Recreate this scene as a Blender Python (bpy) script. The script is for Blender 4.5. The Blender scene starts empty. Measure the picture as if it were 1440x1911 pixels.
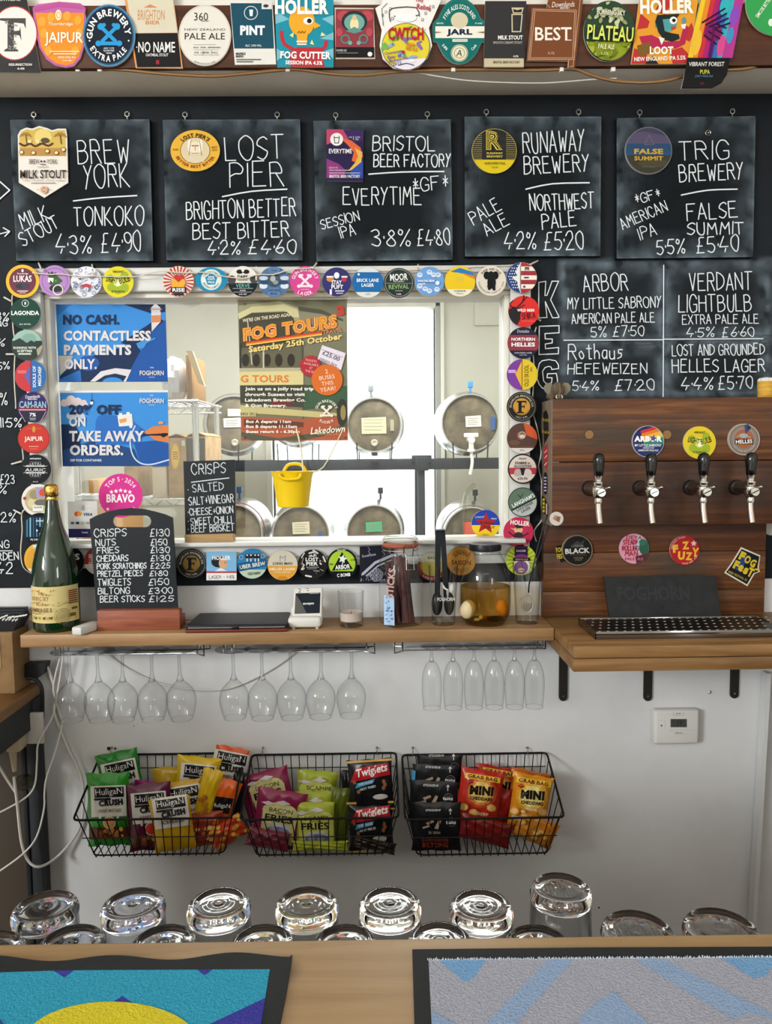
import bpy, bmesh, math, random
from math import sin, cos, tan, pi, atan2, hypot, radians
from mathutils import Vector as V, Matrix
random.seed(7)
scene = bpy.context.scene
COL = scene.collection
# ---------------------------------------------------------------- camera
CAM = V((0.0, -1.96, 1.62)); FOC = 1440.0
PITCH, YAW, ROLL = radians(4.6), radians(0.7), radians(0.6)
FWD = V((sin(YAW)*cos(PITCH), cos(YAW)*cos(PITCH), -sin(PITCH)))
_r0 = V((cos(YAW), -sin(YAW), 0)); _u0 = _r0.cross(FWD)
RGT = _r0*cos(ROLL) - _u0*sin(ROLL); UPV = _u0*cos(ROLL) + _r0*sin(ROLL)
cd = bpy.data.cameras.new('camera'); cam = bpy.data.objects.new('camera', cd); COL.objects.link(cam)
cd.sensor_fit = 'HORIZONTAL'; cd.sensor_width = 36.0; cd.lens = 36.0; cd.clip_start = 0.02
mx = Matrix((RGT, UPV, -FWD)).transposed().to_4x4(); mx.translation = CAM
cam.matrix_world = mx
scene.camera = cam
# ---------------------------------------------------------------- world, lights, exposure
w = bpy.data.worlds.new('overcast_sky'); scene.world = w; w.use_nodes = True
bg = w.node_tree.nodes['Background']; bg.inputs[0].default_value = (0.93, 0.97, 1.0, 1); bg.inputs[1].default_value = 3.2
def area(name, loc, sx, sz, power, col=(1, 1, 1), rot=(pi/2, 0, 0)):
    l = bpy.data.lights.new(name, 'AREA'); l.shape = 'RECTANGLE'; l.size = sx; l.size_y = sz; l.energy = power; l.color = col
    o = bpy.data.objects.new(name, l); COL.objects.link(o); o.location = loc; o.rotation_euler = rot
    return o
area('daylight_from_window', (-6.08, -6.6, 3.1), 1.5, 2.2, 400, (0.93, 0.965, 1.0), (0, -pi/2, 0))
area('daylight_from_window', (2.0, -4.2, 1.75), 1.0, 1.3, 26, (0.93, 0.965, 1.0), (0, pi/2, 0))  # weak fill from the right, through an added window out of view
area('cellar_ceiling_lamp', (-0.25, 1.25, 2.68), 1.6, 0.5, 40, (1.0, 1.0, 0.985), (0, 0, 0))  # unseen light added to brighten the casks and cellar walls
area('bar_ceiling_lamp', (0.1, -3.2, 2.70), 1.6, 0.6, 4, (1.0, 0.96, 0.9), (0, 0, 0))  # unseen light added to lift the ambient level in the bar
scene.view_settings.view_transform = 'Standard'; scene.view_settings.look = 'None'
scene.view_settings.gamma = 1.0; scene.view_settings.use_curve_mapping = False
scene.view_settings.exposure = 0.45
cy = scene.cycles
cy.max_bounces = 10; cy.diffuse_bounces = 4; cy.glossy_bounces = 5; cy.transmission_bounces = 10; cy.transparent_max_bounces = 40
cy.caustics_reflective = False; cy.caustics_refractive = False; cy.use_denoising = True; cy.sample_clamp_indirect = 6.0
# ---------------------------------------------------------------- helpers
def ray(px, py): return FWD + RGT*((px-720)/FOC) + UPV*((955.5-py)/FOC)
def P(px, py, Y):
    d = ray(px, py); return CAM + d*((Y-CAM.y)/d.y)
def PZ(px, py, Z):
    d = ray(px, py); return CAM + d*((Z-CAM.z)/d.z)
def PX(px, py, X):
    d = ray(px, py); return CAM + d*((X-CAM.x)/d.x)
def px_of(p):
    d = V(p)-CAM; z = d.dot(FWD); return 720+FOC*d.dot(RGT)/z, 955.5-FOC*d.dot(UPV)/z
def S(Y): return (Y-CAM.y)/FOC*1.003
def lin(h):
    h = h.lstrip('#')
    if len(h) == 3: h = ''.join(c*2 for c in h)
    o = []
    for i in (0, 2, 4):
        c = int(h[i:i+2], 16)/255
        o.append(c/12.92 if c <= .04045 else ((c+.055)/1.055)**2.4)
    return (*o, 1)
MATS = {}
def newmat(name):
    m = bpy.data.materials.new(name); m.use_nodes = True; nt = m.node_tree
    return m, nt, nt.nodes['Principled BSDF'], nt.nodes['Material Output']
def M(h, rough=.55, metal=0., spec=.3, coat=0., bump=0., bs=60):
    key = (h, rough, metal, spec, coat, bump)
    if key in MATS: return MATS[key]
    m, nt, b, _ = newmat('paint_'+h.lstrip('#'))
    b.inputs['Base Color'].default_value = lin(h); b.inputs['Roughness'].default_value = rough
    b.inputs['Metallic'].default_value = metal; b.inputs['Specular IOR Level'].default_value = spec
    b.inputs['Coat Weight'].default_value = coat
    if bump:
        n = nt.nodes.new('ShaderNodeTexNoise'); n.inputs['Scale'].default_value = bs; n.inputs['Detail'].default_value = 5
        tc = nt.nodes.new('ShaderNodeTexCoord'); nt.links.new(tc.outputs['Object'], n.inputs['Vector'])
        bp = nt.nodes.new('ShaderNodeBump'); bp.inputs['Strength'].default_value = bump; bp.inputs['Distance'].default_value = .004
        nt.links.new(n.outputs[0], bp.inputs['Height']); nt.links.new(bp.outputs[0], b.inputs['Normal'])
    MATS[key] = m; return m
def mottled(name, cols, scale=(4, 4, 4), rough=.6, bump=.15, detail=6, pos=None, dist=0., spec=.4):
    m, nt, b, _ = newmat(name)
    tc = nt.nodes.new('ShaderNodeTexCoord'); mp = nt.nodes.new('ShaderNodeMapping'); mp.inputs['Scale'].default_value = scale
    n = nt.nodes.new('ShaderNodeTexNoise'); n.inputs['Scale'].default_value = 1; n.inputs['Detail'].default_value = detail
    n.inputs['Distortion'].default_value = dist; n.inputs['Roughness'].default_value = .6
    r = nt.nodes.new('ShaderNodeValToRGB'); e = r.color_ramp.elements
    k = len(cols)
    while len(e) < k: e.new(.5)
    for i, c in enumerate(cols):
        e[i].position = pos[i] if pos else .3+.4*i/(k-1); e[i].color = lin(c)
    nt.links.new(tc.outputs['Object'], mp.inputs[0]); nt.links.new(mp.outputs[0], n.inputs['Vector'])
    nt.links.new(n.outputs[0], r.inputs[0]); nt.links.new(r.outputs[0], b.inputs['Base Color'])
    if bump:
        bp = nt.nodes.new('ShaderNodeBump'); bp.inputs['Strength'].default_value = bump; bp.inputs['Distance'].default_value = .003
        nt.links.new(n.outputs[0], bp.inputs['Height']); nt.links.new(bp.outputs[0], b.inputs['Normal'])
    b.inputs['Roughness'].default_value = rough; b.inputs['Specular IOR Level'].default_value = spec
    return m
def wood(name, dark, mid, light, patch=None, grain=(2.2, 60, 60), rough=.5, knot='#2a1a10', pamt=.55, seed=0):
    m, nt, b, _ = newmat(name); N = nt.nodes.new; L = nt.links.new
    tc = N('ShaderNodeTexCoord'); mp = N('ShaderNodeMapping'); mp.inputs['Scale'].default_value = grain; mp.inputs['Location'].default_value = (seed, seed*.7, seed*1.3)
    oi = N('ShaderNodeObjectInfo'); ad = N('ShaderNodeVectorMath'); ad.operation = 'MULTIPLY_ADD'; ad.inputs[1].default_value = (7, 3, 5)
    cmb = N('ShaderNodeCombineXYZ')
    for i in range(3): L(oi.outputs['Random'], cmb.inputs[i])
    L(cmb.outputs[0], ad.inputs[0]); L(tc.outputs['Object'], ad.inputs[2]); L(ad.outputs[0], mp.inputs[0])
    n = N('ShaderNodeTexNoise'); n.inputs['Scale'].default_value = 1; n.inputs['Detail'].default_value = 7; n.inputs['Distortion'].default_value = .6; n.inputs['Roughness'].default_value = .62
    L(mp.outputs[0], n.inputs['Vector'])
    r = N('ShaderNodeValToRGB'); e = r.color_ramp.elements; e.new(.5)
    for i, (p, c) in enumerate(((.28, dark), (.5, mid), (.74, light))): e[i].position = p; e[i].color = lin(c)
    L(n.outputs[0], r.inputs[0]); out = r.outputs[0]
    mp2 = N('ShaderNodeMapping'); mp2.inputs['Scale'].default_value = tuple(4.5 if g < 10 else min(11., g*.25) for g in grain); L(ad.outputs[0], mp2.inputs[0])
    if patch:
        n2 = N('ShaderNodeTexNoise'); n2.inputs['Scale'].default_value = .8; n2.inputs['Detail'].default_value = 5; L(mp2.outputs[0], n2.inputs['Vector'])
        r2 = N('ShaderNodeValToRGB'); r2.color_ramp.elements[0].position = .5; r2.color_ramp.elements[1].position = .68
        r2.color_ramp.elements[0].color = (0, 0, 0, 1); r2.color_ramp.elements[1].color = (pamt, pamt, pamt, 1); L(n2.outputs[0], r2.inputs[0])
        mx_ = N('ShaderNodeMixRGB'); mx_.inputs[2].default_value = lin(patch); L(r2.outputs[0], mx_.inputs[0]); L(out, mx_.inputs[1]); out = mx_.outputs[0]
    vo = N('ShaderNodeTexVoronoi'); vo.inputs['Scale'].default_value = .9; L(mp2.outputs[0], vo.inputs['Vector'])
    r3 = N('ShaderNodeValToRGB'); r3.color_ramp.elements[0].position = .02; r3.color_ramp.elements[1].position = .10
    r3.color_ramp.elements[0].color = (.8, .8, .8, 1); r3.color_ramp.elements[1].color = (0, 0, 0, 1); L(vo.outputs['Distance'], r3.inputs[0])
    mk = N('ShaderNodeMixRGB'); mk.inputs[2].default_value = lin(knot); L(r3.outputs[0], mk.inputs[0]); L(out, mk.inputs[1])
    L(mk.outputs[0], b.inputs['Base Color'])
    bp = N('ShaderNodeBump'); bp.inputs['Strength'].default_value = .2; bp.inputs['Distance'].default_value = .002
    L(n.outputs[0], bp.inputs['Height']); L(bp.outputs[0], b.inputs['Normal']); b.inputs['Roughness'].default_value = rough
    b.inputs['Specular IOR Level'].default_value = .35
    return m
def thin_glass(name, tint=(.97, .98, .98), edge=(.45, .48, .5), power=3., refl=.9):
    m, nt, b, out = newmat(name); N = nt.nodes.new; L = nt.links.new
    lw = N('ShaderNodeLayerWeight'); lw.inputs['Blend'].default_value = .5
    pw = N('ShaderNodeMath'); pw.operation = 'POWER'; pw.inputs[1].default_value = power; L(lw.outputs['Facing'], pw.inputs[0])
    mc = N('ShaderNodeMixRGB'); mc.inputs[1].default_value = (*tint, 1); mc.inputs[2].default_value = (*edge, 1); L(pw.outputs[0], mc.inputs[0])
    t = N('ShaderNodeBsdfTransparent'); L(mc.outputs[0], t.inputs[0])
    g = N('ShaderNodeBsdfGlossy'); g.inputs['Roughness'].default_value = .03; g.inputs[0].default_value = (refl, refl, refl, 1)
    p5 = N('ShaderNodeMath'); p5.operation = 'POWER'; p5.inputs[1].default_value = 5; L(lw.outputs['Facing'], p5.inputs[0])
    ma = N('ShaderNodeMath'); ma.operation = 'MULTIPLY_ADD'; ma.inputs[1].default_value = .55; ma.inputs[2].default_value = .045; L(p5.outputs[0], ma.inputs[0])
    mx_ = N('ShaderNodeMixShader'); L(ma.outputs[0], mx_.inputs[0]); L(t.outputs[0], mx_.inputs[1]); L(g.outputs[0], mx_.inputs[2])
    L(mx_.outputs[0], out.inputs['Surface']); return m
def solid_glass(name, col=(1, 1, 1), ior=1.47):
    m, nt, b, out = newmat(name)
    b.inputs['Base Color'].default_value = (*col, 1); b.inputs['Roughness'].default_value = .01
    b.inputs['Transmission Weight'].default_value = 1; b.inputs['IOR'].default_value = ior
    return m
CHROME = M('#d9d9d6', .12, 1.0); STEEL = M('#b9b6ae', .32, 1.0); BLACKMETAL = M('#17181a', .45, .2); WHITE = M('#e9e7e3', .5)
GLASS = thin_glass('wine_glass_wall'); PANE = thin_glass('window_pane', (.975, .985, .98), (.9, .93, .92), 2.)
JARGLASS = thin_glass('jar_glass', (.985, .99, .988), (.42, .46, .45), 4.)

class MB:
    def __init__(s): s.v = []; s.f = []; s.mi = []; s.mats = []; s.sm = []
    def mat(s, m):
        if m not in s.mats: s.mats.append(m)
        return s.mats.index(m)
    def add(s, vs, fs, m, sm=True):
        o = len(s.v); i = s.mat(m); s.v.extend([tuple(p) for p in vs])
        for f in fs: s.f.append([o+k for k in f]); s.mi.append(i); s.sm.append(sm)
    def box(s, x0, x1, y0, y1, z0, z1, m, bev=0., seg=2):
        if bev:
            bm = bmesh.new(); bmesh.ops.create_cube(bm, size=1)
            for q in bm.verts: q.co = V(((x0+x1)/2+q.co.x*(x1-x0), (y0+y1)/2+q.co.y*(y1-y0), (z0+z1)/2+q.co.z*(z1-z0)))
            bmesh.ops.bevel(bm, geom=bm.edges[:], offset=bev, segments=seg, profile=.5, affect='EDGES')
            bm.verts.index_update(); s.add([q.co for q in bm.verts], [[q.index for q in f.verts] for f in bm.faces], m); bm.free(); return s
        s.add([(x, y, z) for x in (x0, x1) for y in (y0, y1) for z in (z0, z1)],
              [(0, 1, 3, 2), (4, 6, 7, 5), (0, 4, 5, 1), (2, 3, 7, 6), (0, 2, 6, 4), (1, 5, 7, 3)], m); return s
    def hexa(s, q, d, m):   # quad of 4 points extruded by vector d
        q = [V(p) for p in q]; d = V(d); s.add(q+[p+d for p in q], [(0, 1, 2, 3), (7, 6, 5, 4), (0, 4, 5, 1), (1, 5, 6, 2), (2, 6, 7, 3), (3, 7, 4, 0)], m); return s
    def prism(s, poly, d, m, m2=None):
        n = len(poly); q = [V(p) for p in poly]; d = V(d)
        s.add(q, [list(range(n))], m, False)
        s.add(q+[p+d for p in q], [[i, n+i, n+(i+1) % n, (i+1) % n] for i in range(n)]+[list(range(2*n-1, n-1, -1))], m2 or m); return s
    def lathe(s, c, prof, m, seg=32, ax='z', sq=0.):
        c = V(c); vs = []; fs = []; rings = []
        for r, h in prof:
            if r < 1e-6: rings.append([len(vs)]); vs.append((0, 0, h))
            else:
                rings.append(list(range(len(vs), len(vs)+seg)))
                for i in range(seg):
                    a = 2*pi*i/seg; rr = r
                    if sq: rr = r/((abs(cos(a))**sq+abs(sin(a))**sq)**(1/sq))
                    vs.append((rr*cos(a), rr*sin(a), h))
        for a, b in zip(rings, rings[1:]):
            for i in range(seg):
                j = (i+1) % seg
                if len(a) == 1 and len(b) == 1: continue
                if len(a) == 1: fs.append((a[0], b[j], b[i]))
                elif len(b) == 1: fs.append((a[i], a[j], b[0]))
                else: fs.append((a[i], a[j], b[j], b[i]))
        if ax == 'y': vs = [(x, z, y) for x, y, z in vs]; fs = [f[::-1] for f in fs]
        if ax == 'x': vs = [(z, x, y) for x, y, z in vs]
        s.add([c+V(p) for p in vs], fs, m); return s
    def cyl(s, p0, p1, r, m, seg=12, r1=None):
        p0, p1 = V(p0), V(p1); d = (p1-p0).normalized(); a = d.orthogonal().normalized(); b = d.cross(a); r1 = r if r1 is None else r1
        vs = [p0+(a*cos(2*pi*i/seg)+b*sin(2*pi*i/seg))*r for i in range(seg)]+[p1+(a*cos(2*pi*i/seg)+b*sin(2*pi*i/seg))*r1 for i in range(seg)]
        s.add(vs, [(i, (i+1) % seg, seg+(i+1) % seg, seg+i) for i in range(seg)]+[list(range(seg))[::-1], list(range(seg, 2*seg))], m); return s
    def tube(s, pts, r, m, seg=6, sub=0, closed=False):
        pts = [V(p) for p in pts]
        if sub: pts = crv(pts, sub, closed)
        n = len(pts); vs = []; ref = None
        for i, p in enumerate(pts):
            if closed: t = pts[(i+1) % n]-pts[i-1]
            else: t = pts[min(i+1, n-1)]-pts[max(i-1, 0)]
            t = t.normalized() if t.length > 1e-9 else V((0, 0, 1))
            if ref is None: ref = t.orthogonal().normalized()
            ref = (ref-t*ref.dot(t)); ref = ref.normalized() if ref.length > 1e-6 else t.orthogonal().normalized()
            b = t.cross(ref)
            for k in range(seg): vs.append(p+(ref*cos(2*pi*k/seg)+b*sin(2*pi*k/seg))*r)
        fs = []
        for i in range(n if closed else n-1):
            j = (i+1) % n
            for k in range(seg): fs.append((i*seg+k, i*seg+(k+1) % seg, j*seg+(k+1) % seg, j*seg+k))
        if not closed: fs += [list(range(seg))[::-1], list(range((n-1)*seg, n*seg))]
        s.add(vs, fs, m); return s
    def sph(s, c, r, m, seg=16, rot=None):
        r = (r, r, r) if not hasattr(r, '__len__') else r; n = max(6, seg//2); vs = [V((0, 0, -r[2]))]
        for i in range(1, n):
            a = -pi/2+pi*i/n
            for j in range(seg): vs.append(V((r[0]*cos(a)*cos(2*pi*j/seg), r[1]*cos(a)*sin(2*pi*j/seg), r[2]*sin(a))))
        vs.append(V((0, 0, r[2]))); fs = []
        for j in range(seg):
            fs.append((0, 1+(j+1) % seg, 1+j)); t = 1+(n-2)*seg; fs.append((t+j, t+(j+1) % seg, len(vs)-1))
            for i in range(n-2): q = 1+i*seg; fs.append((q+j, q+(j+1) % seg, q+seg+(j+1) % seg, q+seg+j))
        if rot: vs = [rot @ p for p in vs]
        s.add([V(c)+p for p in vs], fs, m); return s
    def obj(s, name, parent=None, origin=None, ang=35, **kw):
        me = bpy.data.meshes.new(name)
        if origin is None:
            if parent is not None: origin = V(parent['_o'])
            else:
                xs, ys, zs = zip(*s.v); origin = V(((min(xs)+max(xs))/2, (min(ys)+max(ys))/2, min(zs)))
        origin = V(origin)
        me.from_pydata([V(p)-origin for p in s.v], [], s.f)
        for m in s.mats: me.materials.append(m)
        me.polygons.foreach_set('material_index', s.mi); me.polygons.foreach_set('use_smooth', s.sm); me.update()
        if ang:
            bm = bmesh.new(); bm.from_mesh(me); bmesh.ops.recalc_face_normals(bm, faces=bm.faces[:]); bm.to_mesh(me); bm.free()
        if ang: me.set_sharp_from_angle(angle=radians(ang))
        o = bpy.data.objects.new(name, me); COL.objects.link(o); o['_o'] = tuple(origin)
        if parent is not None:
            o.parent = parent; o.location = origin-V(parent['_o'])
        else: o.location = origin
        for k, v in kw.items(): o[k] = v
        return o
def crv(pts, sub=3, closed=False):
    n = len(pts); out = []
    if n < 3: return pts
    rng = range(n if closed else n-1)
    for i in rng:
        p0 = pts[(i-1) % n] if closed or i else pts[0]; p1 = pts[i]; p2 = pts[(i+1) % n]; p3 = pts[(i+2) % n] if closed or i+2 < n else pts[-1]
        for k in range(sub):
            t = k/sub; t2 = t*t; t3 = t2*t
            out.append((p1*2+(p2-p0)*t+(p0*2-p1*5+p2*4-p3)*t2+(p1*3-p0-p2*3+p3)*t3)*.5)
    if not closed: out.append(pts[-1])
    return out
def tag(o, label, cat, group=None):
    o['label'] = label; o['category'] = cat
    if group: o['group'] = group
    return o
def thing(name, label, cat, loc, group=None):
    o = bpy.data.objects.new(name, None); COL.objects.link(o); o.location = V(loc); o['_o'] = tuple(V(loc)); o.empty_display_size = .05
    return tag(o, label, cat, group)
def dup(o, loc, label=None, rotz=None):
    c = o.copy(); COL.objects.link(c); c.location = loc; c['_o'] = tuple(loc)
    if label: c['label'] = label
    if rotz is not None: c.rotation_euler = (0, 0, rotz)
    def rec(a, b):
        for ch in list(a.children):
            if ch == b: continue
            d = ch.copy(); COL.objects.link(d); d.parent = b; rec(ch, d)
    rec(o, c); return c
# ---------------------------------------------------------------- printed type and chalk strokes
_TX = {}
def glyphs(t, b=0.):
    k = (t, b)
    if k not in _TX:
        c = bpy.data.curves.new('type', 'FONT'); c.body = t; c.offset = b; c.resolution_u = 2; c.space_character = 1+2.2*max(0., b-.02)
        o = bpy.data.objects.new('type', c); me = bpy.data.meshes.new_from_object(o)
        vs = [(v.co.x, v.co.y) for v in me.vertices]; fs = [tuple(p.vertices) for p in me.polygons]
        bpy.data.objects.remove(o); bpy.data.curves.remove(c); bpy.data.meshes.remove(me)
        bb = (min(v[0] for v in vs), max(v[0] for v in vs), min(v[1] for v in vs), max(v[1] for v in vs)) if vs else (0, .3, 0, .7)
        _TX[k] = (vs, fs, bb)
    return _TX[k]
HF = {'A': '00 39 70;13 63', 'B': '00 09;~09 49 67 45 05;~05 55 73 61 30 00', 'C': '~77 59 29 06 03 30 50 72', 'D': '00 09;~09 48 76 73 41 00',
 'E': '69 09 00 70;05 55', 'F': '79 09 00;05 55', 'G': '~77 59 29 06 03 20 50 71 74;74 44', 'H': '00 09;70 79;05 75', 'I': '09 00', 'J': '~79 73 50 20 02',
 'K': '00 09;69 04;14 70', 'L': '09 00 60', 'M': '00 19 44 79 80', 'N': '00 09 70 79', 'O': '~39 07 03 30 60 83 87 59 39', 'P': '00 09;~09 49 77 65 35 04',
 'Q': '~39 07 03 30 60 83 87 59 39;52 80', 'R': '00 09;~09 49 67 65 35 05;35 70', 'S': '~68 49 18 06 25 44 63 51 30 01', 'T': '09 79;39 30', 'U': '~09 03 20 50 63 69',
 'V': '09 30 69', 'W': '09 20 46 60 89', 'X': '09 70;79 00', 'Y': '09 35;69 35 10', 'Z': '09 79 00 70', '0': '~39 07 03 30 50 63 67 49 39', '1': '09 00',
 '2': '~07 29 59 66 44 00;00 70', '3': '~08 39 58 56 25;~25 54 62 40 01', '4': '49 03 73;52 40', '5': '69 19 05;~05 45 63 51 30 01', '6': '~59 25 02 30 51 63 44 13',
 '7': '09 69 20', '8': '~35 17 39 57 35 02 20 50 62 35', '9': '~66 44 15 08 39 67 62 30', '%': '~19 07 26 38 19;89 10;~63 51 70 82 63', '£': '~79 69 49 38 36 24 10;00 60;14 54',
 '.': '00 01', '·': '04 05', '+': '34 34;32 37;14 54', '-': '14 54', '*': '14 57;17 54;32 39', "'": '09 07', '/': '00 59', 'o': '~25 03 20 42 25', 't': '28 20 40;06 46',
 'h': '09 00;~03 25 43 40', 'a': '~45 15 02 20 42;45 40', 'u': '~05 01 20 41;45 40', 's': '~45 15 13 33 31 00', 'e': '69 09 00 70;05 55', '<': '69 05 60', '>': '09 65 00'}
class Art:
    """draws flat print or chalk on a surface; fn(px,py,k) gives the surface point of layer k"""
    def __init__(s, fn, cx=0, cy=0, rot=0, sc=1., down=False, rough=.5):
        s.fn = fn; s.cx = cx; s.cy = cy; s.ca = cos(radians(rot))*sc; s.sa = sin(radians(rot))*sc; s.down = down; s.m = MB(); s.k = 1; s.cl = None; s.rc = None; s.rough = rough; s.spec = .12
    def w(s, x, y): return s.fn(s.cx+x*s.ca-y*s.sa, s.cy-(x*s.sa+y*s.ca), s.k)
    def y(s, y): return -y if s.down else y
    def emit(s, vs, fs, col): s.m.add([s.w(*p) for p in vs], fs, col if not isinstance(col, str) else M(col, s.rough, 0., s.spec), False)
    def clipped(s, poly):
        if s.rc:
            ring = [(x, s.y(y)) for x, y in s.rc]
            if sum(a[0]*b[1]-b[0]*a[1] for a, b in zip(ring, ring[1:]+ring[:1])) < 0: ring.reverse()
            n = len(ring)
        elif not s.cl: return poly
        else:
            cx, cy_, r = s.cl[:3]; ry = s.cl[3] if len(s.cl) > 3 else r; n = 44
            ring = [(cx+r*cos(2*pi*i/n), cy_+ry*sin(2*pi*i/n)) for i in range(n)]
        for i in range(n):
            a, b = ring[i], ring[(i+1) % n]; out = []
            ins = lambda p: (b[0]-a[0])*(p[1]-a[1])-(b[1]-a[1])*(p[0]-a[0]) >= -1e-9
            for j in range(len(poly)):
                p, q = poly[j-1], poly[j]; ip, iq = ins(p), ins(q)
                if ip != iq:
                    d1 = (b[0]-a[0])*(p[1]-a[1])-(b[1]-a[1])*(p[0]-a[0]); d2 = (b[0]-a[0])*(q[1]-a[1])-(b[1]-a[1])*(q[0]-a[0]); t = d1/(d1-d2)
                    out.append((p[0]+(q[0]-p[0])*t, p[1]+(q[1]-p[1])*t))
                if iq: out.append(q)
            poly = out
            if len(poly) < 3: return []
        return poly
    def p(s, pts, col):
        q = s.clipped([(x, s.y(y)) for x, y in pts])
        if len(q) > 2: s.emit(q, [list(range(len(q)))], col)
        s.k += 1
    def c(s, x, y, r, col, ry=None, rot=0, n=32):
        ry = ry or r; a = radians(rot); s.p([(x+r*cos(2*pi*i/n)*cos(a)-ry*sin(2*pi*i/n)*sin(a), y+r*cos(2*pi*i/n)*sin(a)+ry*sin(2*pi*i/n)*cos(a)) for i in range(n)], col)
    def b(s, x0, y0, x1, y1, col): s.p([(x0, y0), (x1, y0), (x1, y1), (x0, y1)], col)
    def g(s, x, y, r, wd, col, ry=None, n=40):
        y = s.y(y); ry = ry or r; vs = []
        for q in (0, wd):
            vs += [(x+(r-q)*cos(2*pi*i/n), y+(ry-q)*sin(2*pi*i/n)) for i in range(n)]
        s.emit(vs, [(i, (i+1) % n, n+(i+1) % n, n+i) for i in range(n)], col); s.k += 1
    def star(s, x, y, r, col, rot=0, q=.42):
        s.p([(x+(r if i % 2 == 0 else r*q)*sin(pi*i/5+rot), y+(-1 if s.down else 1)*(r if i % 2 == 0 else r*q)*cos(pi*i/5+rot)) for i in range(10)], col)
    def _ln(s, pts, wd, col, closed=False):
        q = [pts[0]]
        for p in pts[1:]:
            if hypot(p[0]-q[-1][0], p[1]-q[-1][1]) > 1e-5: q.append(p)
        if closed: q.append(q[0])
        if len(q) < 2: q = [q[0], (q[0][0]+.01, q[0][1])]
        runs = [[q[0], q[1]]]
        for p in q[2:]:
            a, b = runs[-1][-2], runs[-1][-1]; d1 = (b[0]-a[0], b[1]-a[1]); d2 = (p[0]-b[0], p[1]-b[1])
            if (d1[0]*d2[0]+d1[1]*d2[1])/(hypot(*d1)*hypot(*d2)) < .35: runs.append([b, p])
            else: runs[-1].append(p)
        h = wd/2
        for r in runs:
            n = len(r); vs = []; nr = []
            for i in range(n):
                a, b = r[max(i-1, 0)], r[min(i+1, n-1)]; d = hypot(b[0]-a[0], b[1]-a[1]) or 1; nr.append((-(b[1]-a[1])/d*h, (b[0]-a[0])/d*h))
            for p, m in zip(r, nr): vs += [(p[0]+m[0], p[1]+m[1]), (p[0]-m[0], p[1]-m[1])]
            fs = [(2*i, 2*i+1, 2*i+3, 2*i+2) for i in range(n-1)]
            for e, sg in ((0, 1), (n-1, -1)):
                o = len(vs); m = nr[e]; an = atan2(m[1], m[0])
                vs += [(r[e][0]+h*cos(an+sg*pi*k/5), r[e][1]+h*sin(an+sg*pi*k/5)) for k in range(1, 5)]; fs.append((2*e, o, o+1, o+2, o+3, 2*e+1))
            k0 = s.k; s.kc = (getattr(s, 'kc', 0)+1) % 6; s.k = k0+.14*s.kc; s.emit(vs, fs, col); s.k = k0
    def l(s, pts, wd, col, sm=0, closed=False):
        q = [V((x, s.y(y))) for x, y in pts]
        if sm: q = crv(q, sm, closed)
        s._ln([tuple(p) for p in q], wd, col, closed); s.k += 1
    def t(s, t, x, y, wd, h, col, b=.012, rot=0, sk=0):
        if wd and h and b > 0:
            bb = glyphs(t, 0.)[2]; b = round(b*min(1., (wd/(bb[1]-bb[0]))/(h/(bb[3]-bb[2]))), 3)
        vs, fs, bb = glyphs(t, b); sx = wd/(bb[1]-bb[0]) if wd else None; sy = h/(bb[3]-bb[2]) if h else sx; sx = sx or sy
        c, n = cos(radians(rot)), sin(radians(rot)); y = s.y(y); mx_, my = (bb[0]+bb[1])/2, (bb[2]+bb[3])/2; q = []
        for u, v in vs:
            u = (u-mx_)*sx; v = (v-my)*sy; u += v*sk; q.append((x+u*c-v*n, y+u*n+v*c))
        s.emit(q, fs, col); s.k += 1
    def a(s, t, r, mid, span, h, col, b=.012, x=0, y=0, flip=False, ry=None):
        ad = [(.32 if ch == ' ' else glyphs(ch, b)[2][1]-glyphs(ch, b)[2][0]+.12) for ch in t]; tot = sum(ad); pos = 0; y = s.y(y); k = (ry or r)/r
        sc = radians(span)*r/tot; sy = h/.72
        for ch, wd in zip(t, ad):
            f = (pos+wd/2)/tot-.5; pos += wd
            if ch == ' ': continue
            an = radians(mid)+(-1 if not flip else 1)*f*radians(span); vs, fs, bb = glyphs(ch, b); mx_ = (bb[0]+bb[1])/2; q = []
            for u, v in vs:
                u = (u-mx_)*sc; v = (v-.36)*sy
                if flip: rr = r-v; q.append((x+rr*cos(an)-u*sin(an), y+(rr*sin(an)+u*cos(an))*k))
                else: rr = r+v; q.append((x+rr*cos(an)+u*sin(an), y+(rr*sin(an)-u*cos(an))*k))
            s.emit(q, fs, col)
        s.k += 1
    def h(s, t, x0, y0, x1, y1, ht, col='#dfe4e6', wd=2.4, jit=.05):
        """hand lettering along the baseline (x0,y0)-(x1,y1), cap height ht"""
        y0, y1 = s.y(y0), s.y(y1); adv = []; wd *= .86
        for ch in t:
            if ch == ' ': adv.append(5.); continue
            adv.append(max(int(q[0]) for st in HF[ch].split(';') for q in st.strip('~').split())+ (2.6 if ch not in '.·' else 1.6))
        L = hypot(x1-x0, y1-y0); sx = L/(sum(adv)-2.4); sy = ht/9.; ux, uy = (x1-x0)/L, (y1-y0)/L; pos = 0
        for ch, ad in zip(t, adv):
            if ch != ' ':
                j = [random.uniform(-jit, jit) for _ in range(3)]
                for st in HF[ch].split(';'):
                    sm = st[0] == '~'; q = []
                    for d in st.strip('~').split():
                        gx, gy = float(d[0]), float(d[1]); gx += gy*j[0]*1.5; gy *= 1+j[1]; gy += j[2]*5
                        a_, b_ = (pos+gx)*sx, gy*sy; q.append(V((x0+ux*a_-uy*b_, y0+uy*a_+ux*b_)))
                    if sm: q = crv(q, 4)
                    s._ln([tuple(p) for p in q], wd, col)
            pos += ad
        s.k += 1
    def obj(s, name, parent, **kw): return s.m.obj(name, parent, ang=0, **kw)
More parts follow.
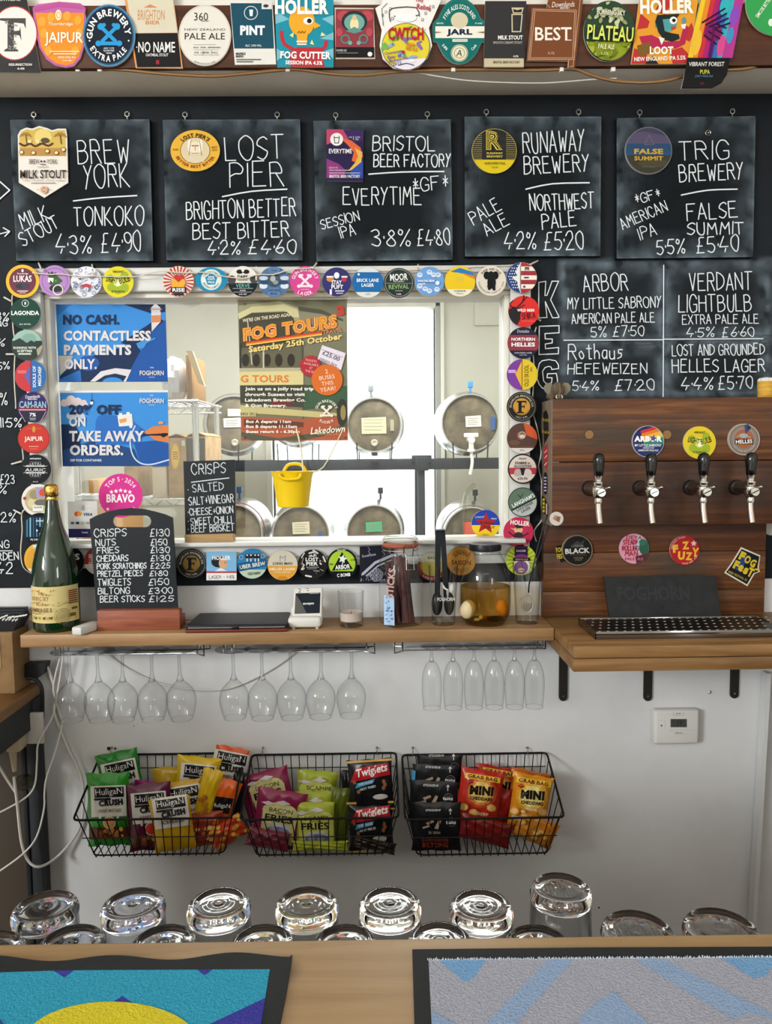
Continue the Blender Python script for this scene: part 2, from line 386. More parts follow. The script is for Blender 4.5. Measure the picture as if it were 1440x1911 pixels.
def onY(Y): return lambda px, py, k: P(px, py, Y-k*1.0e-4)
def onZ(Z): return lambda px, py, k: PZ(px, py, Z+k*1.0e-4)
# ================================================================ the room
WALLW = mottled('white_wall_paint', ['#d6d5d4', '#dcdbda', '#e0dfde'], (5, 5, 5), .6, .05, 4)
CREAM = mottled('cream_paint', ['#d3d2c2', '#dbdacd'], (3, 3, 3), .6, .03, 3)
CASEW = mottled('white_gloss_paint', ['#cbcac6', '#d0cfcb', '#d4d3d0'], (9, 9, 9), .35, .04, 4)
CHALKB = mottled('chalkboard_paint', ['#12161b', '#161c22', '#232b33'], (7, 7, 9), .65, .05, 7, (.3, .55, .85), spec=.2)
XL, XR, YB, ZC = -6.2, 2.1, -8.3, 4.3
wx0 = (P(104, 561, 0).x+P(118, 1007, 0).x)/2-.017; wx1 = (P(936, 556, 0).x+P(934, 1004, 0).x)/2+.013
wz1 = (P(104, 561, 0).z+P(936, 556, 0).z)/2; wz1 += .011; wz0 = (P(118, 1007, 0).z+P(934, 1004, 0).z)/2-.008
cx0 = P(52, 760, -.018).x; cx1 = P(989, 700, -.018).x; cz1 = P(520, 498, -.018).z; cz0 = P(520, 1056, -.018).z
ZSOF = P(720, 179, 0).z; YBM = PZ(720, 128, ZSOF).y
ZBLK = (P(150, 1094, 0).z+P(1000, 1086, 0).z)/2
def around(m, x0, x1, z0, z1, hx0, hx1, hz0, hz1, y0, y1, mt, bev=0):
    m.box(x0, x1, y0, y1, hz1, z1, mt, bev); m.box(x0, x1, y0, y1, z0, hz0, mt, bev); m.box(x0, hx0, y0, y1, hz0, hz1, mt, bev); m.box(hx1, x1, y0, y1, hz0, hz1, mt, bev)
def struct(o): o['kind'] = 'structure'; return o
m = MB(); around(m, XL, XR, 0, ZC, wx0, wx1, wz0, wz1, 0, .12, WALLW); wall = struct(m.obj('wall_back'))
m = MB(); around(m, XL, XR, ZBLK, ZSOF-.0005, cx0+.004, cx1-.004, cz0+.004, cz1-.004, -.003, -.0002, CHALKB); m.obj('chalkboard_paint', wall)
struct(MB().box(XL, XR, YB, 2.9, -.1, 0, wood('floor_boards', '#b8a890', '#cbbca5', '#d6c9b4', grain=(1.5, 14, 14))).obj('floor'))
struct(MB().box(-1.13, XR, -1.7, -.001, 0, .006, mottled('dark_vinyl', ['#3a2a1e', '#48362a', '#54402f'], (6, 6, 6), .6, .05)).obj('floor'))
struct(MB().box(XL, XR, YB, 2.9, ZC, ZC+.1, M('#ebe9e4', .8)).obj('ceiling'))
struct(MB().box(XL-.1, XL, YB, 0, 0, ZC, M('#e2e2e0', .8)).obj('wall_left'))
struct(MB().box(XR, XR+.1, YB, 0, 0, ZC, M('#d8d5cc', .8)).obj('wall_right'))
struct(MB().box(XL, XR, YB-.1, YB, 0, ZC, M('#e2e2e0', .8)).obj('wall_front'))
FRM = M('#d8d6d0')
m = MB(); m.box(XR-.09, XR, -4.95, -4.85, 1.15, 2.35, FRM); m.box(XR-.09, XR, -3.55, -3.45, 1.15, 2.35, FRM); m.box(XR-.09, XR, -4.95, -3.45, 1.15, 1.25, FRM); m.box(XR-.09, XR, -4.95, -3.45, 2.25, 2.35, FRM); m.box(XR-.085, XR-.07, -4.22, -4.18, 1.25, 2.25, FRM); struct(m.obj('fill_window'))  # frame of the added fill window, out of view
m = MB(); m.box(XL, XL+.12, -7.9, -7.7, 2.2, 4.0, FRM); m.box(XL, XL+.12, -5.5, -5.4, 2.2, 4.0, FRM); m.box(XL, XL+.12, -7.9, -5.4, 2.2, 2.35, FRM); m.box(XL, XL+.12, -7.9, -5.4, 3.85, 4.0, FRM)
for yy in (-6.97, -6.23): m.box(XL+.09, XL+.11, yy-.02, yy+.02, 2.35, 3.85, FRM)
struct(m.obj('window_5'))
struct(MB().box(-1.22, -1.14, -2.45, -.70, 0, 1.26, M('#d6d4d0', .7), .004).obj('wall_left'))  # low partition added out of view to shade the lower left wall
# --- ceiling beam with dark plank
BEAMW = mottled('beam_plaster', ['#dedad3', '#e6e2dc', '#eae7e2'], (6, 6, 6), .7, .1, 5)
struct(MB().box(XL, XR, YBM, 0, ZSOF, ZC, BEAMW, .004).obj('trim_1'))
PLANKD = wood('dark_stained_plank', '#3a1e12', '#4d2a18', '#5e3620', grain=(2, 40, 40), rough=.38)
zt = P(720, 8, YBM-.015).z; zb = P(720, 125, YBM-.015).z
MB().box(XL, XR, YBM-.015, YBM, zb, zt, PLANKD, .002).obj('plank', bpy.data.objects['trim_1'], None)
# --- window casing, beads and pane
m = MB(); around(m, cx0, cx1, cz0, cz1, wx0-.006, wx1+.006, wz0-.006, wz1+.006, -.018, .0, CASEW, .003)
win = struct(m.obj('window_1'))
m = MB(); around(m, wx0-.006-.042, wx1+.006+.042, wz0-.006-.030, wz1+.006+.030, wx0-.006, wx1+.006, wz0-.006, wz1+.006, -.024, -.017, CASEW, .003); m.obj('inner_moulding', win)
m = MB(); around(m, cx0, cx1, cz0, cz1, cx0+.022, cx1-.022, cz0+.022, cz1-.018, -.023, -.017, CASEW, .003); m.obj('outer_moulding', win)
BEAD = M('#e9e6da', .4)
m = MB(); around(m, wx0-.006, wx1+.006, wz0-.006, wz1+.006, wx0+.007, wx1-.007, wz0+.007, wz1-.006, -.004, .034, BEAD, .002); m.obj('glazing_bead', win)
MB().box(wx0+.005, wx1-.005, .030, .033, wz0+.004, wz1-.004, PANE).obj('pane', win)
# --- cellar
CX0, CX1, CYF = -1.75, 1.25, 2.7
struct(MB().box(CX0, CX1, .12, CYF, 2.74, 2.84, M('#e4e2d8', .8)).obj('ceiling'))
struct(MB().box(CX0-.1, CX0, .12, CYF, 0, ZC, M('#cbc8bb', .8)).obj('wall_left'))
struct(MB().box(CX1, CX1+.1, .12, CYF, 0, ZC, M('#dcdbd0', .8)).obj('wall_right'))
ox0 = P(507, 780, CYF).x; ox1 = P(812, 780, CYF).x
m = MB(); around(m, CX0, CX1, 0, ZC, ox0, ox1, .25, 2.5, CYF, CYF+.15, CREAM); fw = struct(m.obj('wall_far'))
m = MB(); m.box(P(885, 600, CYF-.02).x, CX1, CYF-.02, CYF, P(900, 608, CYF).z, 2.5, CREAM, .003); m.obj('raised_panel', fw)
m = MB(); m.box(ox0-.035, ox0, CYF-.04, CYF+.1, .25, 2.5, M('#e6e4da', .5), .004); m.box(ox1, ox1+.03, CYF-.03, CYF+.1, .25, 2.5, M('#a9aca6', .5), .003)
m.box(ox1+.03, ox1+.052, CYF-.05, CYF, .25, 2.5, M('#e9e7dc', .5), .003); m.box(ox0-.03, ox1+.03, CYF-.03, CYF+.1, 2.46, 2.52, M('#e6e4da', .5), .004)
struct(m.obj('window_4'))
MB().box(ox0, ox1, CYF+.1, CYF+.104, .25, 2.5, PANE).obj('pane', bpy.data.objects['window_4'])
YC = 1.9; sC = S(YC)
ALU = M('#c9c8c3', .25, .85); HEAD = mottled('cask_head', ['#453f32', '#685f4c', '#857b64'], (12, 12, 12), .5, .15, 9, spec=.3)
CASKG = 'steel beer casks on the cellar rack'
def cask(cx, cy_, r, label, card=None, ccol='#d8d2b4', peg=None, band=None, yaw=0, bung=True, tape=None, tap=False):
    c = P(cx, cy_, YC); k = r*sC/.134
    t = thing('beer_cask', label, 'cask', (c.x, YC+.2, c.z-.166*k), CASKG)
    B = MB(); R = [(.137, .012), (.137, -.002), (.144, -.002), (.146, .03), (.150, .05), (.149, .065), (.161, .11), (.165, .14), (.165, .26), (.161, .30), (.149, .345), (.150, .36), (.144, .39), (.138, .40), (0, .395)]
    B.lathe((c.x, YC, c.z), [(a*k, b) for a, b in R], ALU, 40, 'y'); B.obj('body', t, ang=50)
    H = MB(); H.lathe((c.x, YC, c.z), [(0, .006), (.06*k, .007), (.12*k, .010), (.1375*k, .013)], HEAD, 36, 'y'); H.obj('head', t)
    if band:
        H = MB(); H.lathe((c.x, YC, c.z), [(.1505*k, .045), (.1515*k, .052), (.1505*k, .062)], M(band, .5), 40, 'y'); H.obj('painted_band', t)
    if bung:
        H = MB(); z = c.z-.095*k; H.lathe((c.x, YC, z), [(0, .0), (.008, -.004), (.012, -.006), (.016, -.004), (.019, .006)], M('#b8b19b', .4), 20, 'y'); H.obj('bung', t)
    if card:
        a = Art(onY(YC+.002)); a.down = True; x0, y0, x1, y1 = card; a.p([(x0, y0+1), (x1, y0-1), (x1+1, y1-1), (x0+1, y1)], ccol)
        for i in range(4): a.b(x0+4, y0+4+i*(y1-y0-6)/4, x1-5-3*(i % 2), y0+5+i*(y1-y0-6)/4, '#8d8673')
        a.obj('label_card', t)
    if tape:
        a = Art(onY(YC+.002)); a.down = True; a.b(*tape[:4], tape[4]); a.obj('tape', t)
    if peg:
        B = MB(); p0 = P(peg[0], cy_-r*1.22, YC+.2); h = .028
        B.cyl((p0.x, YC+.2, c.z+.16*k), (p0.x, YC+.2, c.z+.16*k+h), .006, M(peg[1], .5), 10); B.box(p0.x-.014, p0.x+.014, YC+.19, YC+.21, c.z+.16*k+h, c.z+.16*k+h+.032, M(peg[1], .5), .003); B.obj('shive_peg', t)
    if tap:
        B = MB(); z = c.z-.085*k; W = M('#efece2', .4)
        B.cyl((c.x, YC+.01, z), (c.x, YC-.06, z), .017, W, 14); B.box(c.x-.036, c.x+.036, YC-.05, YC-.03, z+.012, z+.034, W, .006); B.cyl((c.x, YC-.045, z+.02), (c.x, YC-.045, z-.06), .013, W, 12)
        B.cyl((c.x, YC-.045, z-.045), (c.x, YC-.045, z-.058), .02, W, 14); B.tube([(c.x, YC-.045, z-.06), (c.x+.004, YC-.05, z-.11), (c.x-.006, YC-.05, z-.17)], .008, W, 8, 3); B.obj('tap', t)
    if yaw: t.rotation_euler = (0, 0, radians(yaw))
    return t
cask(425, 791, 49, 'steel cask left of the bus tour poster, upper rack, two paper labels', (405, 780, 437, 798), '#d6d3c6', yaw=9, tape=(413, 763, 438, 777, '#c9c7bc'))
cask(550, 776, 48, 'steel cask mostly hidden behind the bus tour poster, upper rack')
cask(698, 793, 47, 'steel cask with a cream card, upper rack, in front of bright window', (674, 779, 720, 810), '#cfc3a0', (692, '#8b9499'), tape=(728, 783, 735, 804, '#a39d86'))
cask(877, 789, 50, 'steel cask fitted with a white plastic tap, upper rack', (868, 776, 897, 797), '#d9d8d0', (877, '#4a9bd8'), bung=False, tape=(915, 777, 924, 802, '#3e5f92'), tap=True)
cask(436, 994, 50, 'steel cask with red band behind the small crisps chalkboard, lower rack', peg=(447, '#3f6fae'), band='#c4573c')
cask(561, 997, 50, 'steel cask with a cream card and blue tape, lower rack, below yellow bucket', (545, 974, 577, 997), '#d5ceb0', tape=(593, 992, 602, 1004, '#44608c'))
cask(698, 993, 48, 'steel cask with a green card, lower rack, behind clip lid jar', (682, 974, 712, 993), '#4fae7c', (710, '#3c474d'))
cask(880, 998, 49, 'steel cask with an orange red card, lower rack, behind the star badge', (864, 974, 897, 1003), '#e8593f', (886, '#23282b'), band='#c7a58f', tape=(837, 977, 844, 998, '#4a4a44'))
# --- cask rack: steel beams, posts and wire cradles
RK = M('#262d35', .55, .2)
zr = P(700, 858, YC).z; rk = thing('cask_rack', 'dark steel cask rack with two tiers of wire cradles', 'rack', (.1, YC+.15, 0))
for q, (yy, h) in enumerate(((YC+.02, .052), (YC+.34, .052))):
    B = MB(); B.box(P(345, 868, YC).x, CX1-.02, yy, yy+.035, zr-h, zr, RK, .003); B.obj('beam', rk)
    B = MB(); z2 = P(700, 1056, YC).z; B.box(P(345, 868, YC).x, CX1-.02, yy, yy+.035, z2-.05, z2, RK, .003); B.obj('beam', rk)
    for px in (787, 352, 966):
        B = MB(); x = P(px, 930, YC).x; B.box(x-.018, x+.018, yy+.002, yy+.033, 0, zr-.03, RK, .003); B.obj('post', rk)
B = MB(); x = P(787, 868, YC).x; B.box(x-.035, x+.035, YC+.005, YC+.055, zr-.058, zr+.012, RK, .006); B.box(x-.05, x+.05, YC+.012, YC+.02, zr-.02, zr+.02, RK, .004); B.obj('bracket', rk)
for row, cs in ((zr, (412, 550, 698, 877)), (P(700, 1056, YC).z, (436, 561, 698, 880))):
    for c in cs:
        B = MB(); x = P(c, 800, YC).x
        for sx in (-1, 1):
            for yy in (YC-.010, YC+.412): B.tube([(x+sx*.085, yy, row-.03), (x+sx*.085, yy, row+.02), (x+sx*.088, yy, row+.085)], .0035, RK, 6)
        B.box(x-.02, x+.02, YC-.012, YC+.414, row-.012, row-.004, RK, .002); B.obj('cradle', rk)
B = MB(); x = P(877, 800, YC).x; B.tube([P(884, 905, YC+.05), P(874, 915, YC+.02), P(868, 930, YC), P(864, 970, YC-.02), P(862, 1015, YC-.02)], .012, thin_glass('beer_hose', (.9, .9, .85), (.75, .75, .7)), 8, 4)
tag(B.obj('beer_hose'), 'clear beer hose looping down in front of lower right cask', 'hose')
# --- wire shelving with boxes and bags on the left of the cellar
YS = .95; sS = S(YS); CR = M('#cfd0cc', .25, .9)
sh = thing('wire_shelving', 'chrome wire shelving unit in the cellar behind the payment posters', 'shelving', (P(250, 800, YS).x, YS+.2, 0))
xs1 = P(371, 752, YS).x; zs1 = P(340, 748, YS).z
for (x, yy) in ((xs1-.02, YS+.02), (xs1-.02, YS+.42), (xs1-.62, YS+.02), (xs1-.62, YS+.42)):
    MB().cyl((x, yy, 0), (x, yy, zs1+.01), .012, CR, 12).obj('post', sh)
zs2 = P(300, 932, YS).z
for zz in (zs1, zs2):
    for yy in (YS, YS+.42):
        B = MB(); B.tube([(xs1-.64, yy, zz), (xs1, yy, zz)], .004, CR); B.tube([(xs1-.64, yy, zz-.026), (xs1, yy, zz-.026)], .004, CR)
        n = 18; B.tube([(xs1-.64+.64*i/n, yy, zz-(.026 if i % 2 else 0)) for i in range(n+1)], .003, CR); B.obj('shelf_edge', sh)
    B = MB()
    for i in range(22): x = xs1-.63+.63*i/21; B.tube([(x, YS, zz), (x, YS+.42, zz)], .0028, CR, 5)
    o = B.obj('shelf_wires', sh); o['kind'] = 'stuff'
KR = mottled('kraft_card', ['#a98a5e', '#bb9c70', '#c4a77c'], (20, 20, 20), .75, .05)
def carton(px0, px1, pyt, zb, y0, dy, mt, label, name='cardboard_box'):
    zb += .0045
    x0, x1 = P(px0, pyt, y0).x, P(px1, pyt, y0).x; zt_ = P(px0, pyt, y0).z
    t = thing(name, label, 'box', ((x0+x1)/2, y0+dy/2, zb))
    MB().box(x0, x1, y0, y0+dy, zb, zt_, mt, .003).obj('carton', t)
    for sx in (-1, 1):
        q = MB(); q.hexa([((x0+x1)/2+sx*(x1-x0)/2, y0, zt_), ((x0+x1)/2+sx*.004, y0, zt_+.012), ((x0+x1)/2+sx*.004, y0+dy, zt_+.012), ((x0+x1)/2+sx*(x1-x0)/2, y0+dy, zt_)], (0, 0, .003), mt); q.obj('flap', t)
    return t
t = carton(311, 346.5, 817, zs2, YS+.05, .3, KR, 'kraft drinks carton with a yellow oval, on lower wire shelf')
a = Art(onY(YS+.049)); a.down = True; a.c(327, 851, 8, '#e9bc48', 24); a.c(327, 851, 6, '#efcb62', 20)
for i in range(4): a.b(322, 843+i*4, 332, 845+i*4, '#c98a3a')
a.b(339, 822, 345, 832, '#e8e4d8'); a.obj('printed_panel', t)
t = carton(349, 383, 814, zs2, YS+.055, .3, KR, 'kraft drinks carton with a grey panel, right end of lower wire shelf')
a = Art(onY(YS+.054)); a.down = True; a.b(350, 818, 382, 860, '#6b6a66')
for i in range(5): a.b(361, 826+i*5, 373, 829+i*5, '#bfa36a')
a.obj('printed_panel', t)
for px, pt, lb in ((298, 872, 'white taped carton on lower wire shelf beside the pink award sticker'), (246, 870, 'plain brown carton behind the pink award sticker')):
    carton(px-15, px+11, pt, zs2, YS+.04, .2, M('#d9cbb0', .7) if px > 270 else KR, lb)
t = MB(); t.box(P(120, 900, 1.5).x, P(215, 900, 1.5).x, 1.5, 1.9, 0, P(150, 925, 1.5).z, M('#b48a58', .7), .01); t.box(P(156, 900, 1.5).x, P(178, 900, 1.5).x, 1.55, 1.75, P(150, 925, 1.5).z, P(150, 895, 1.5).z, M('#c09a68', .7), .01)
tag(t.obj('cardboard_stack'), 'large brown carton low in the cellar left corner', 'box')
# upper shelf: brown paper sleeves, crumpled clear bag, tilted board
t = MB(); t.box(P(336, 690, YS).x, P(343.5, 690, YS).x, YS+.08, YS+.3, zs1+.0035, P(336, 655, YS).z, M('#b98f57', .75), .008)
tag(t.obj('paper_sleeve'), 'brown paper sleeve standing on top wire shelf, beside clear bag', 'sleeve', 'paper sleeves')
t = MB(); t.box(P(344, 690, YS).x, P(351, 690, YS).x, YS+.06, YS+.3, zs1+.0035, P(344, 657, YS).z, M('#a67d48', .75), .008)
tag(t.obj('paper_sleeve'), 'darker brown paper sleeve on top wire shelf, next to tilted board', 'sleeve', 'paper sleeves')
q = [P(347, 654, YS), P(359, 655, YS), P(375, 718, YS), P(363, 712, YS)]
q[2].y += .06; q[3].y += .06
t = MB(); t.hexa(q, (0, .02, 0), M('#dfc99c', .6)); tag(t.obj('wooden_board'), 'pale wooden board leaning out over the top wire shelf', 'board')
BAG = thin_glass('clear_plastic_bag', (.93, .94, .95), (.6, .62, .65))
def crumple(c, r, mt, seed, name):
    rnd = random.Random(seed); B = MB(); B.sph(c, r, mt, 20)
    B.v = [tuple(V(c)+(V(p)-V(c))*rnd.uniform(.84, 1.1)) for p in B.v]; return B
c = P(327, 700, YS+.15); c.z = zs1+.094
tag(crumple(c, (.05, .08, .088), M('#e3e6ea', .25, 0, .5), 3, 'x').obj('plastic_bag', ang=20), 'crumpled white plastic bag on top wire shelf beside the no cash poster', 'bag')
# ================================================================ hanging slates with hand lettering
SLATE = mottled('slate_board', ['#0f1317', '#151a1f', '#242c34'], (6, 9, 9), .7, .06, 8, (.35, .6, .9), .3, .12)
CH = M('#dfe5e8', .9); DUST = None
def dust_mat():
    m, nt, b, out = newmat('chalk_dust'); N = nt.nodes.new; L = nt.links.new
    at = N('ShaderNodeAttribute'); at.attribute_name = 'dust'; n = N('ShaderNodeTexNoise'); n.inputs['Scale'].default_value = 28; n.inputs['Detail'].default_value = 6
    tc = N('ShaderNodeTexCoord'); L(tc.outputs['Object'], n.inputs['Vector']); mr = N('ShaderNodeMapRange'); mr.inputs[1].default_value = .3; mr.inputs[2].default_value = .7; L(n.outputs[0], mr.inputs[0])
    mu = N('ShaderNodeMath'); mu.operation = 'MULTIPLY'; L(at.outputs['Fac'], mu.inputs[0]); L(mr.outputs[0], mu.inputs[1])
    t = N('ShaderNodeBsdfTransparent'); d = N('ShaderNodeBsdfDiffuse'); d.inputs[0].default_value = lin('#9fb3c1'); mx_ = N('ShaderNodeMixShader')
    L(mu.outputs[0], mx_.inputs[0]); L(t.outputs[0], mx_.inputs[1]); L(d.outputs[0], mx_.inputs[2]); L(mx_.outputs[0], out.inputs['Surface']); return m
DUST = dust_mat()
def dust_ring(parent, Y, quad, bands, n=10):
    """soft smear following a quad outline; bands = [(inset px, amount)]"""
    q = [V((x, y)) for x, y in quad]; c = sum(q, V((0, 0)))/4; B = MB(); al = []; fs = []
    per = []
    for i in range(4):
        for k in range(n): per.append(q[i].lerp(q[(i+1) % 4], k/n))
    N = len(per)
    for ins, a in bands:
        for i, p in enumerate(per):
            dx = c.x-p.x; dy = c.y-p.y; hw = abs(q[1].x-q[0].x)/2; hh = abs(q[3].y-q[0].y)/2
            p2 = P(c.x-dx*(hw-ins)/hw, c.y-dy*(hh-ins)/hh, Y-1.5e-4); B.v.append(tuple(p2)); al.append(a)
    for b in range(len(bands)-1):
        for i in range(N): B.f.append([b*N+i, b*N+(i+1) % N, (b+1)*N+(i+1) % N, (b+1)*N+i]); B.mi.append(0); B.sm.append(True)
    B.mat(DUST); o = B.obj('chalk_dust', parent, ang=0); at = o.data.attributes.new('dust', 'FLOAT', 'POINT'); at.data.foreach_set('value', al); return o
def eye(px, py, parent, Y0):
    B = MB(); c = P(px, py, Y0-.008); r = .0055
    B.tube([(c.x+r*cos(a*pi/8), c.y, c.z+r*sin(a*pi/8)) for a in range(16)], .0014, STEEL, 6, closed=True); B.cyl((c.x, c.y, c.z-r), (c.x, c.y, c.z-.017), .0013, STEEL, 6)
    B.cyl((c.x+.002, c.y-.004, c.z+.004), (c.x+.002, -.003, c.z+.004), .0016, STEEL, 6); B.obj('screw_eye', parent)
YSB = -.020
def slate(q, label, lines, hooks):
    w = [P(x, y, YSB) for x, y in q]; c = sum(w, V((0, 0, 0)))/4; z = min(p.z for p in w)
    t = thing('hanging_chalkboard', label, 'chalkboard', (c.x, -.01, z), 'chalkboards hanging in a row')
    B = MB(); B.hexa(w, (0, .0165, 0), SLATE); B.obj('board', t)
    for h in hooks: eye(*h, t, -.003)
    dust_ring(t, YSB, q, ((.5, .5), (4, .3), (16, .16), (45, .04), (60, 0)))
    a = Art(onY(YSB-.0003)); a.down = True
    for ln in lines:
        if ln[0] == '_': a.l(ln[1], 2.6, CH, 3)
        else: a.h(ln[0], *ln[1:6], CH, ln[6] if len(ln) > 6 else 2.5)
    a.obj('chalk_lettering', t); return t
slate([(18, 223), (279, 222), (286, 487), (30, 487)], 'hanging chalkboard reading BREW YORK TONKOKO, leftmost of the row',
 [('BREW', 146, 306, 242, 302, 44), ('YORK', 158, 352, 242, 348, 42), ('_', [(137, 375), (190, 369), (255, 365)]), ('TONKOKO', 139, 421, 268, 419, 35), ('MILK', 43, 428, 94, 408, 28, 2.3),
  ('STOUT', 44, 460, 112, 423, 25, 2.3), ('4·3%', 104, 473, 171, 473, 34), ('£4·90', 189, 471, 263, 468, 36)], ((63, 214), (237, 213)))
slate([(303, 223), (560, 222), (565, 486), (310, 486)], 'hanging chalkboard reading LOST PIER BRIGHTON BETTER, second in the row',
 [('LOST', 421, 299, 530, 296, 44), ('PIER', 429, 350, 530, 346, 45), ('_', [(415, 367), (470, 357), (535, 353)]), ('BRIGHTON BETTER', 348, 409, 552, 402, 33), ('BEST BITTER', 360, 447, 540, 441, 29),
  ('4·2%', 388, 475, 448, 474, 24), ('£4·60', 463, 474, 552, 473, 26)], ((345, 214), (517, 214)))
slate([(584, 225), (841, 222), (845, 485), (590, 488)], 'hanging chalkboard reading BRISTOL BEER FACTORY EVERYTIME, middle of the row',
 [('BRISTOL', 695, 281, 811, 281, 27), ('BEER FACTORY', 697, 311, 840, 311, 23), ('_', [(688, 325), (750, 321), (828, 320)]), ('*GF*', 770, 358, 836, 352, 24, 2.2), ('EVERYTIME', 640, 382, 786, 382, 31),
  ('SESSION', 601, 428, 671, 410, 18, 2), ('IPA', 637, 445, 664, 437, 21, 2), ('3·8%', 694, 459, 766, 459, 30), ('£4·80', 779, 459, 840, 455, 29)], ((626, 215), (797, 213)))
slate([(866, 217), (1122, 217), (1120, 478), (867, 479)], 'hanging chalkboard reading RUNAWAY BREWERY NORTHWEST PALE, fourth in the row',
 [('RUNAWAY', 976, 285, 1090, 281, 38), ('BREWERY', 978, 325, 1099, 319, 32), ('_', [(981, 353), (1030, 343), (1099, 341)]), ('NORTHWEST', 989, 393, 1108, 388, 29), ('PALE', 1012, 428, 1075, 421, 28),
  ('PALE', 884, 420, 936, 390, 25, 2.2), ('ALE', 909, 440, 951, 418, 24, 2.2), ('4·2%', 941, 465, 1000, 464, 32), ('£5·20', 1015, 467, 1089, 464, 33)], ((907, 209), (1079, 209)))
slate([(1150, 220), (1410, 216), (1405, 480), (1150, 483)], 'hanging chalkboard reading TRIG BREWERY FALSE SUMMIT, rightmost of the row',
 [('TRIG', 1268, 298, 1360, 296, 34), ('BREWERY', 1268, 339, 1387, 334, 30), ('_', [(1271, 364), (1320, 355), (1375, 353)]), ('*GF*', 1186, 381, 1233, 368, 17, 2), ('AMERICAN', 1162, 428, 1246, 392, 20, 2),
  ('IPA', 1195, 448, 1226, 438, 22, 2), ('FALSE', 1282, 411, 1376, 405, 30), ('SUMMIT', 1282, 438, 1388, 436, 22), ('5·5%', 1226, 475, 1278, 472, 27), ('£5·40', 1300, 473, 1378, 468, 29)], ((1193, 210), (1366, 208)))
B = MB(); c = P(1321, 248, YSB-.003); B.tube([(c.x+.006*cos(a*pi/8), c.y, c.z+.006*sin(a*pi/8)) for a in range(16)], .0013, STEEL, 5, closed=True); B.cyl((c.x, c.y-.001, c.z), (c.x, c.y+.006, c.z), .0018, STEEL, 8)
tag(B.obj('nail_ring'), 'small metal ring on a nail above the word TRIG', 'ring')
# ---- chalk lettering straight on the black wall
a = Art(onY(-.0033)); a.down = True
for ln in (('ARBOR', 1089, 545, 1172, 541, 31), ('MY LITTLE SABRONY', 1059, 577, 1233, 573, 20, 2.1), ('AMERICAN PALE ALE', 1067, 604, 1221, 601, 18, 2), ('5% £7·50', 1103, 629, 1201, 626, 19, 2), ('Rothaus', 1060, 671, 1161, 669, 28),
           ('HEFEWEIZEN', 1059, 698, 1207, 697, 19, 2.2), ('5·4%', 1068, 729, 1117, 728, 17, 2.2), ('£7·20', 1147, 729, 1221, 727, 19, 2.2), ('VERDANT', 1287, 543, 1403, 540, 32), ('LIGHTBULB', 1266, 582, 1402, 580, 31),
           ('EXTRA PALE ALE', 1273, 605, 1415, 603, 17, 2), ('4·5%', 1281, 629, 1332, 628, 17, 2), ('£6·60', 1347, 629, 1407, 627, 17, 2), ('LOST AND GROUNDED', 1254, 664, 1426, 661, 20, 2.1), ('HELLES LAGER', 1254, 695, 1427, 693, 23),
           ('4·4%', 1271, 727, 1330, 727, 22), ('£5·70', 1340, 727, 1404, 724, 23),
           ('3%', -6, 597, 16, 598, 14, 2), ('NG', -6, 609, 14, 608, 10, 2), ('%', -7, 645, 8, 646, 15, 2), ('5%', -4, 690, 18, 688, 14, 2), ('%', 2, 756, 14, 755, 22, 2.3), ('011·5%', -12, 797, 40, 797, 17, 2.3),
           ('£23', 0, 903, 27, 902, 16, 2), ('%', -2, 920, 12, 921, 15, 2), ('12%', -2, 974, 29, 974, 17, 2.2), ('NG', -4, 1023, 17, 1022, 13, 2), ('RDEN', -4, 1046, 35, 1044, 14, 2.2), ('·42', -8, 1070, 24, 1070, 20, 2.4)):
    a.h(*ln[:6], CH, ln[6] if len(ln) > 6 else 2.4)
a.l([(1238, 495), (1237, 740)], 2, CH); a.l([(1052, 635), (1236, 634)], 2, CH); a.l([(1238, 633), (1423, 632)], 2, CH); a.l([(-4, 1028), (23, 1028)], 1.8, CH)
a.l([(-8, 332), (18, 355), (-8, 378)], 2.6, CH); a.l([(-6, 438), (17, 432)], 2.2, CH); a.l([(6, 425), (18, 432), (9, 441)], 2.2, CH)
for pts in ([(1004.9, 527), (1018, 525), (1016.5, 551.5), (1020.3, 551.3), (1029.7, 524.7), (1041.9, 524.7), (1027, 559.4), (1042.4, 590.6), (1042.4, 592.4), (1030.6, 593.3), (1017.1, 563), (1020.3, 592.4), (1004.9, 593.3)],
            [(1005.8, 609), (1042.8, 607.7), (1042.8, 621), (1016.6, 622.6), (1017, 632.5), (1030.2, 632.7), (1030, 640), (1017, 642), (1017.5, 650.8), (1042, 648.5), (1041.5, 660.2), (1005.4, 661.6)],
            [(1042, 687.8), (1041.5, 680.5), (1036.5, 673.3), (1024, 671), (1011, 673.3), (1005.8, 678.7), (1002.7, 693), (1001.8, 706.7), (1005.8, 717.5), (1011.2, 723.9), (1020, 727.5), (1034, 725), (1040, 718), (1039.7, 708), (1037.8, 696.8), (1021.2, 697.7), (1020.3, 704.9), (1029.7, 705), (1029, 714), (1020, 717), (1014, 711), (1012, 693), (1016.6, 686), (1023, 683.7), (1028, 685), (1029.3, 689.6)]):
    a.l(pts, 1.9, CH, closed=True)
a.obj('chalk_lettering', wall)
for q in ([(1046, 488), (1236, 486), (1237, 634), (1048, 636)], [(1240, 486), (1436, 485), (1436, 631), (1240, 634)], [(1048, 640), (1236, 638), (1236, 738), (1048, 738)], [(1240, 637), (1436, 635), (1436, 738), (1240, 738)]):
    dust_ring(wall, -.003, q, ((-10, 0), (-3, .22), (4, .42), (14, .22), (30, .03), (40, 0)))
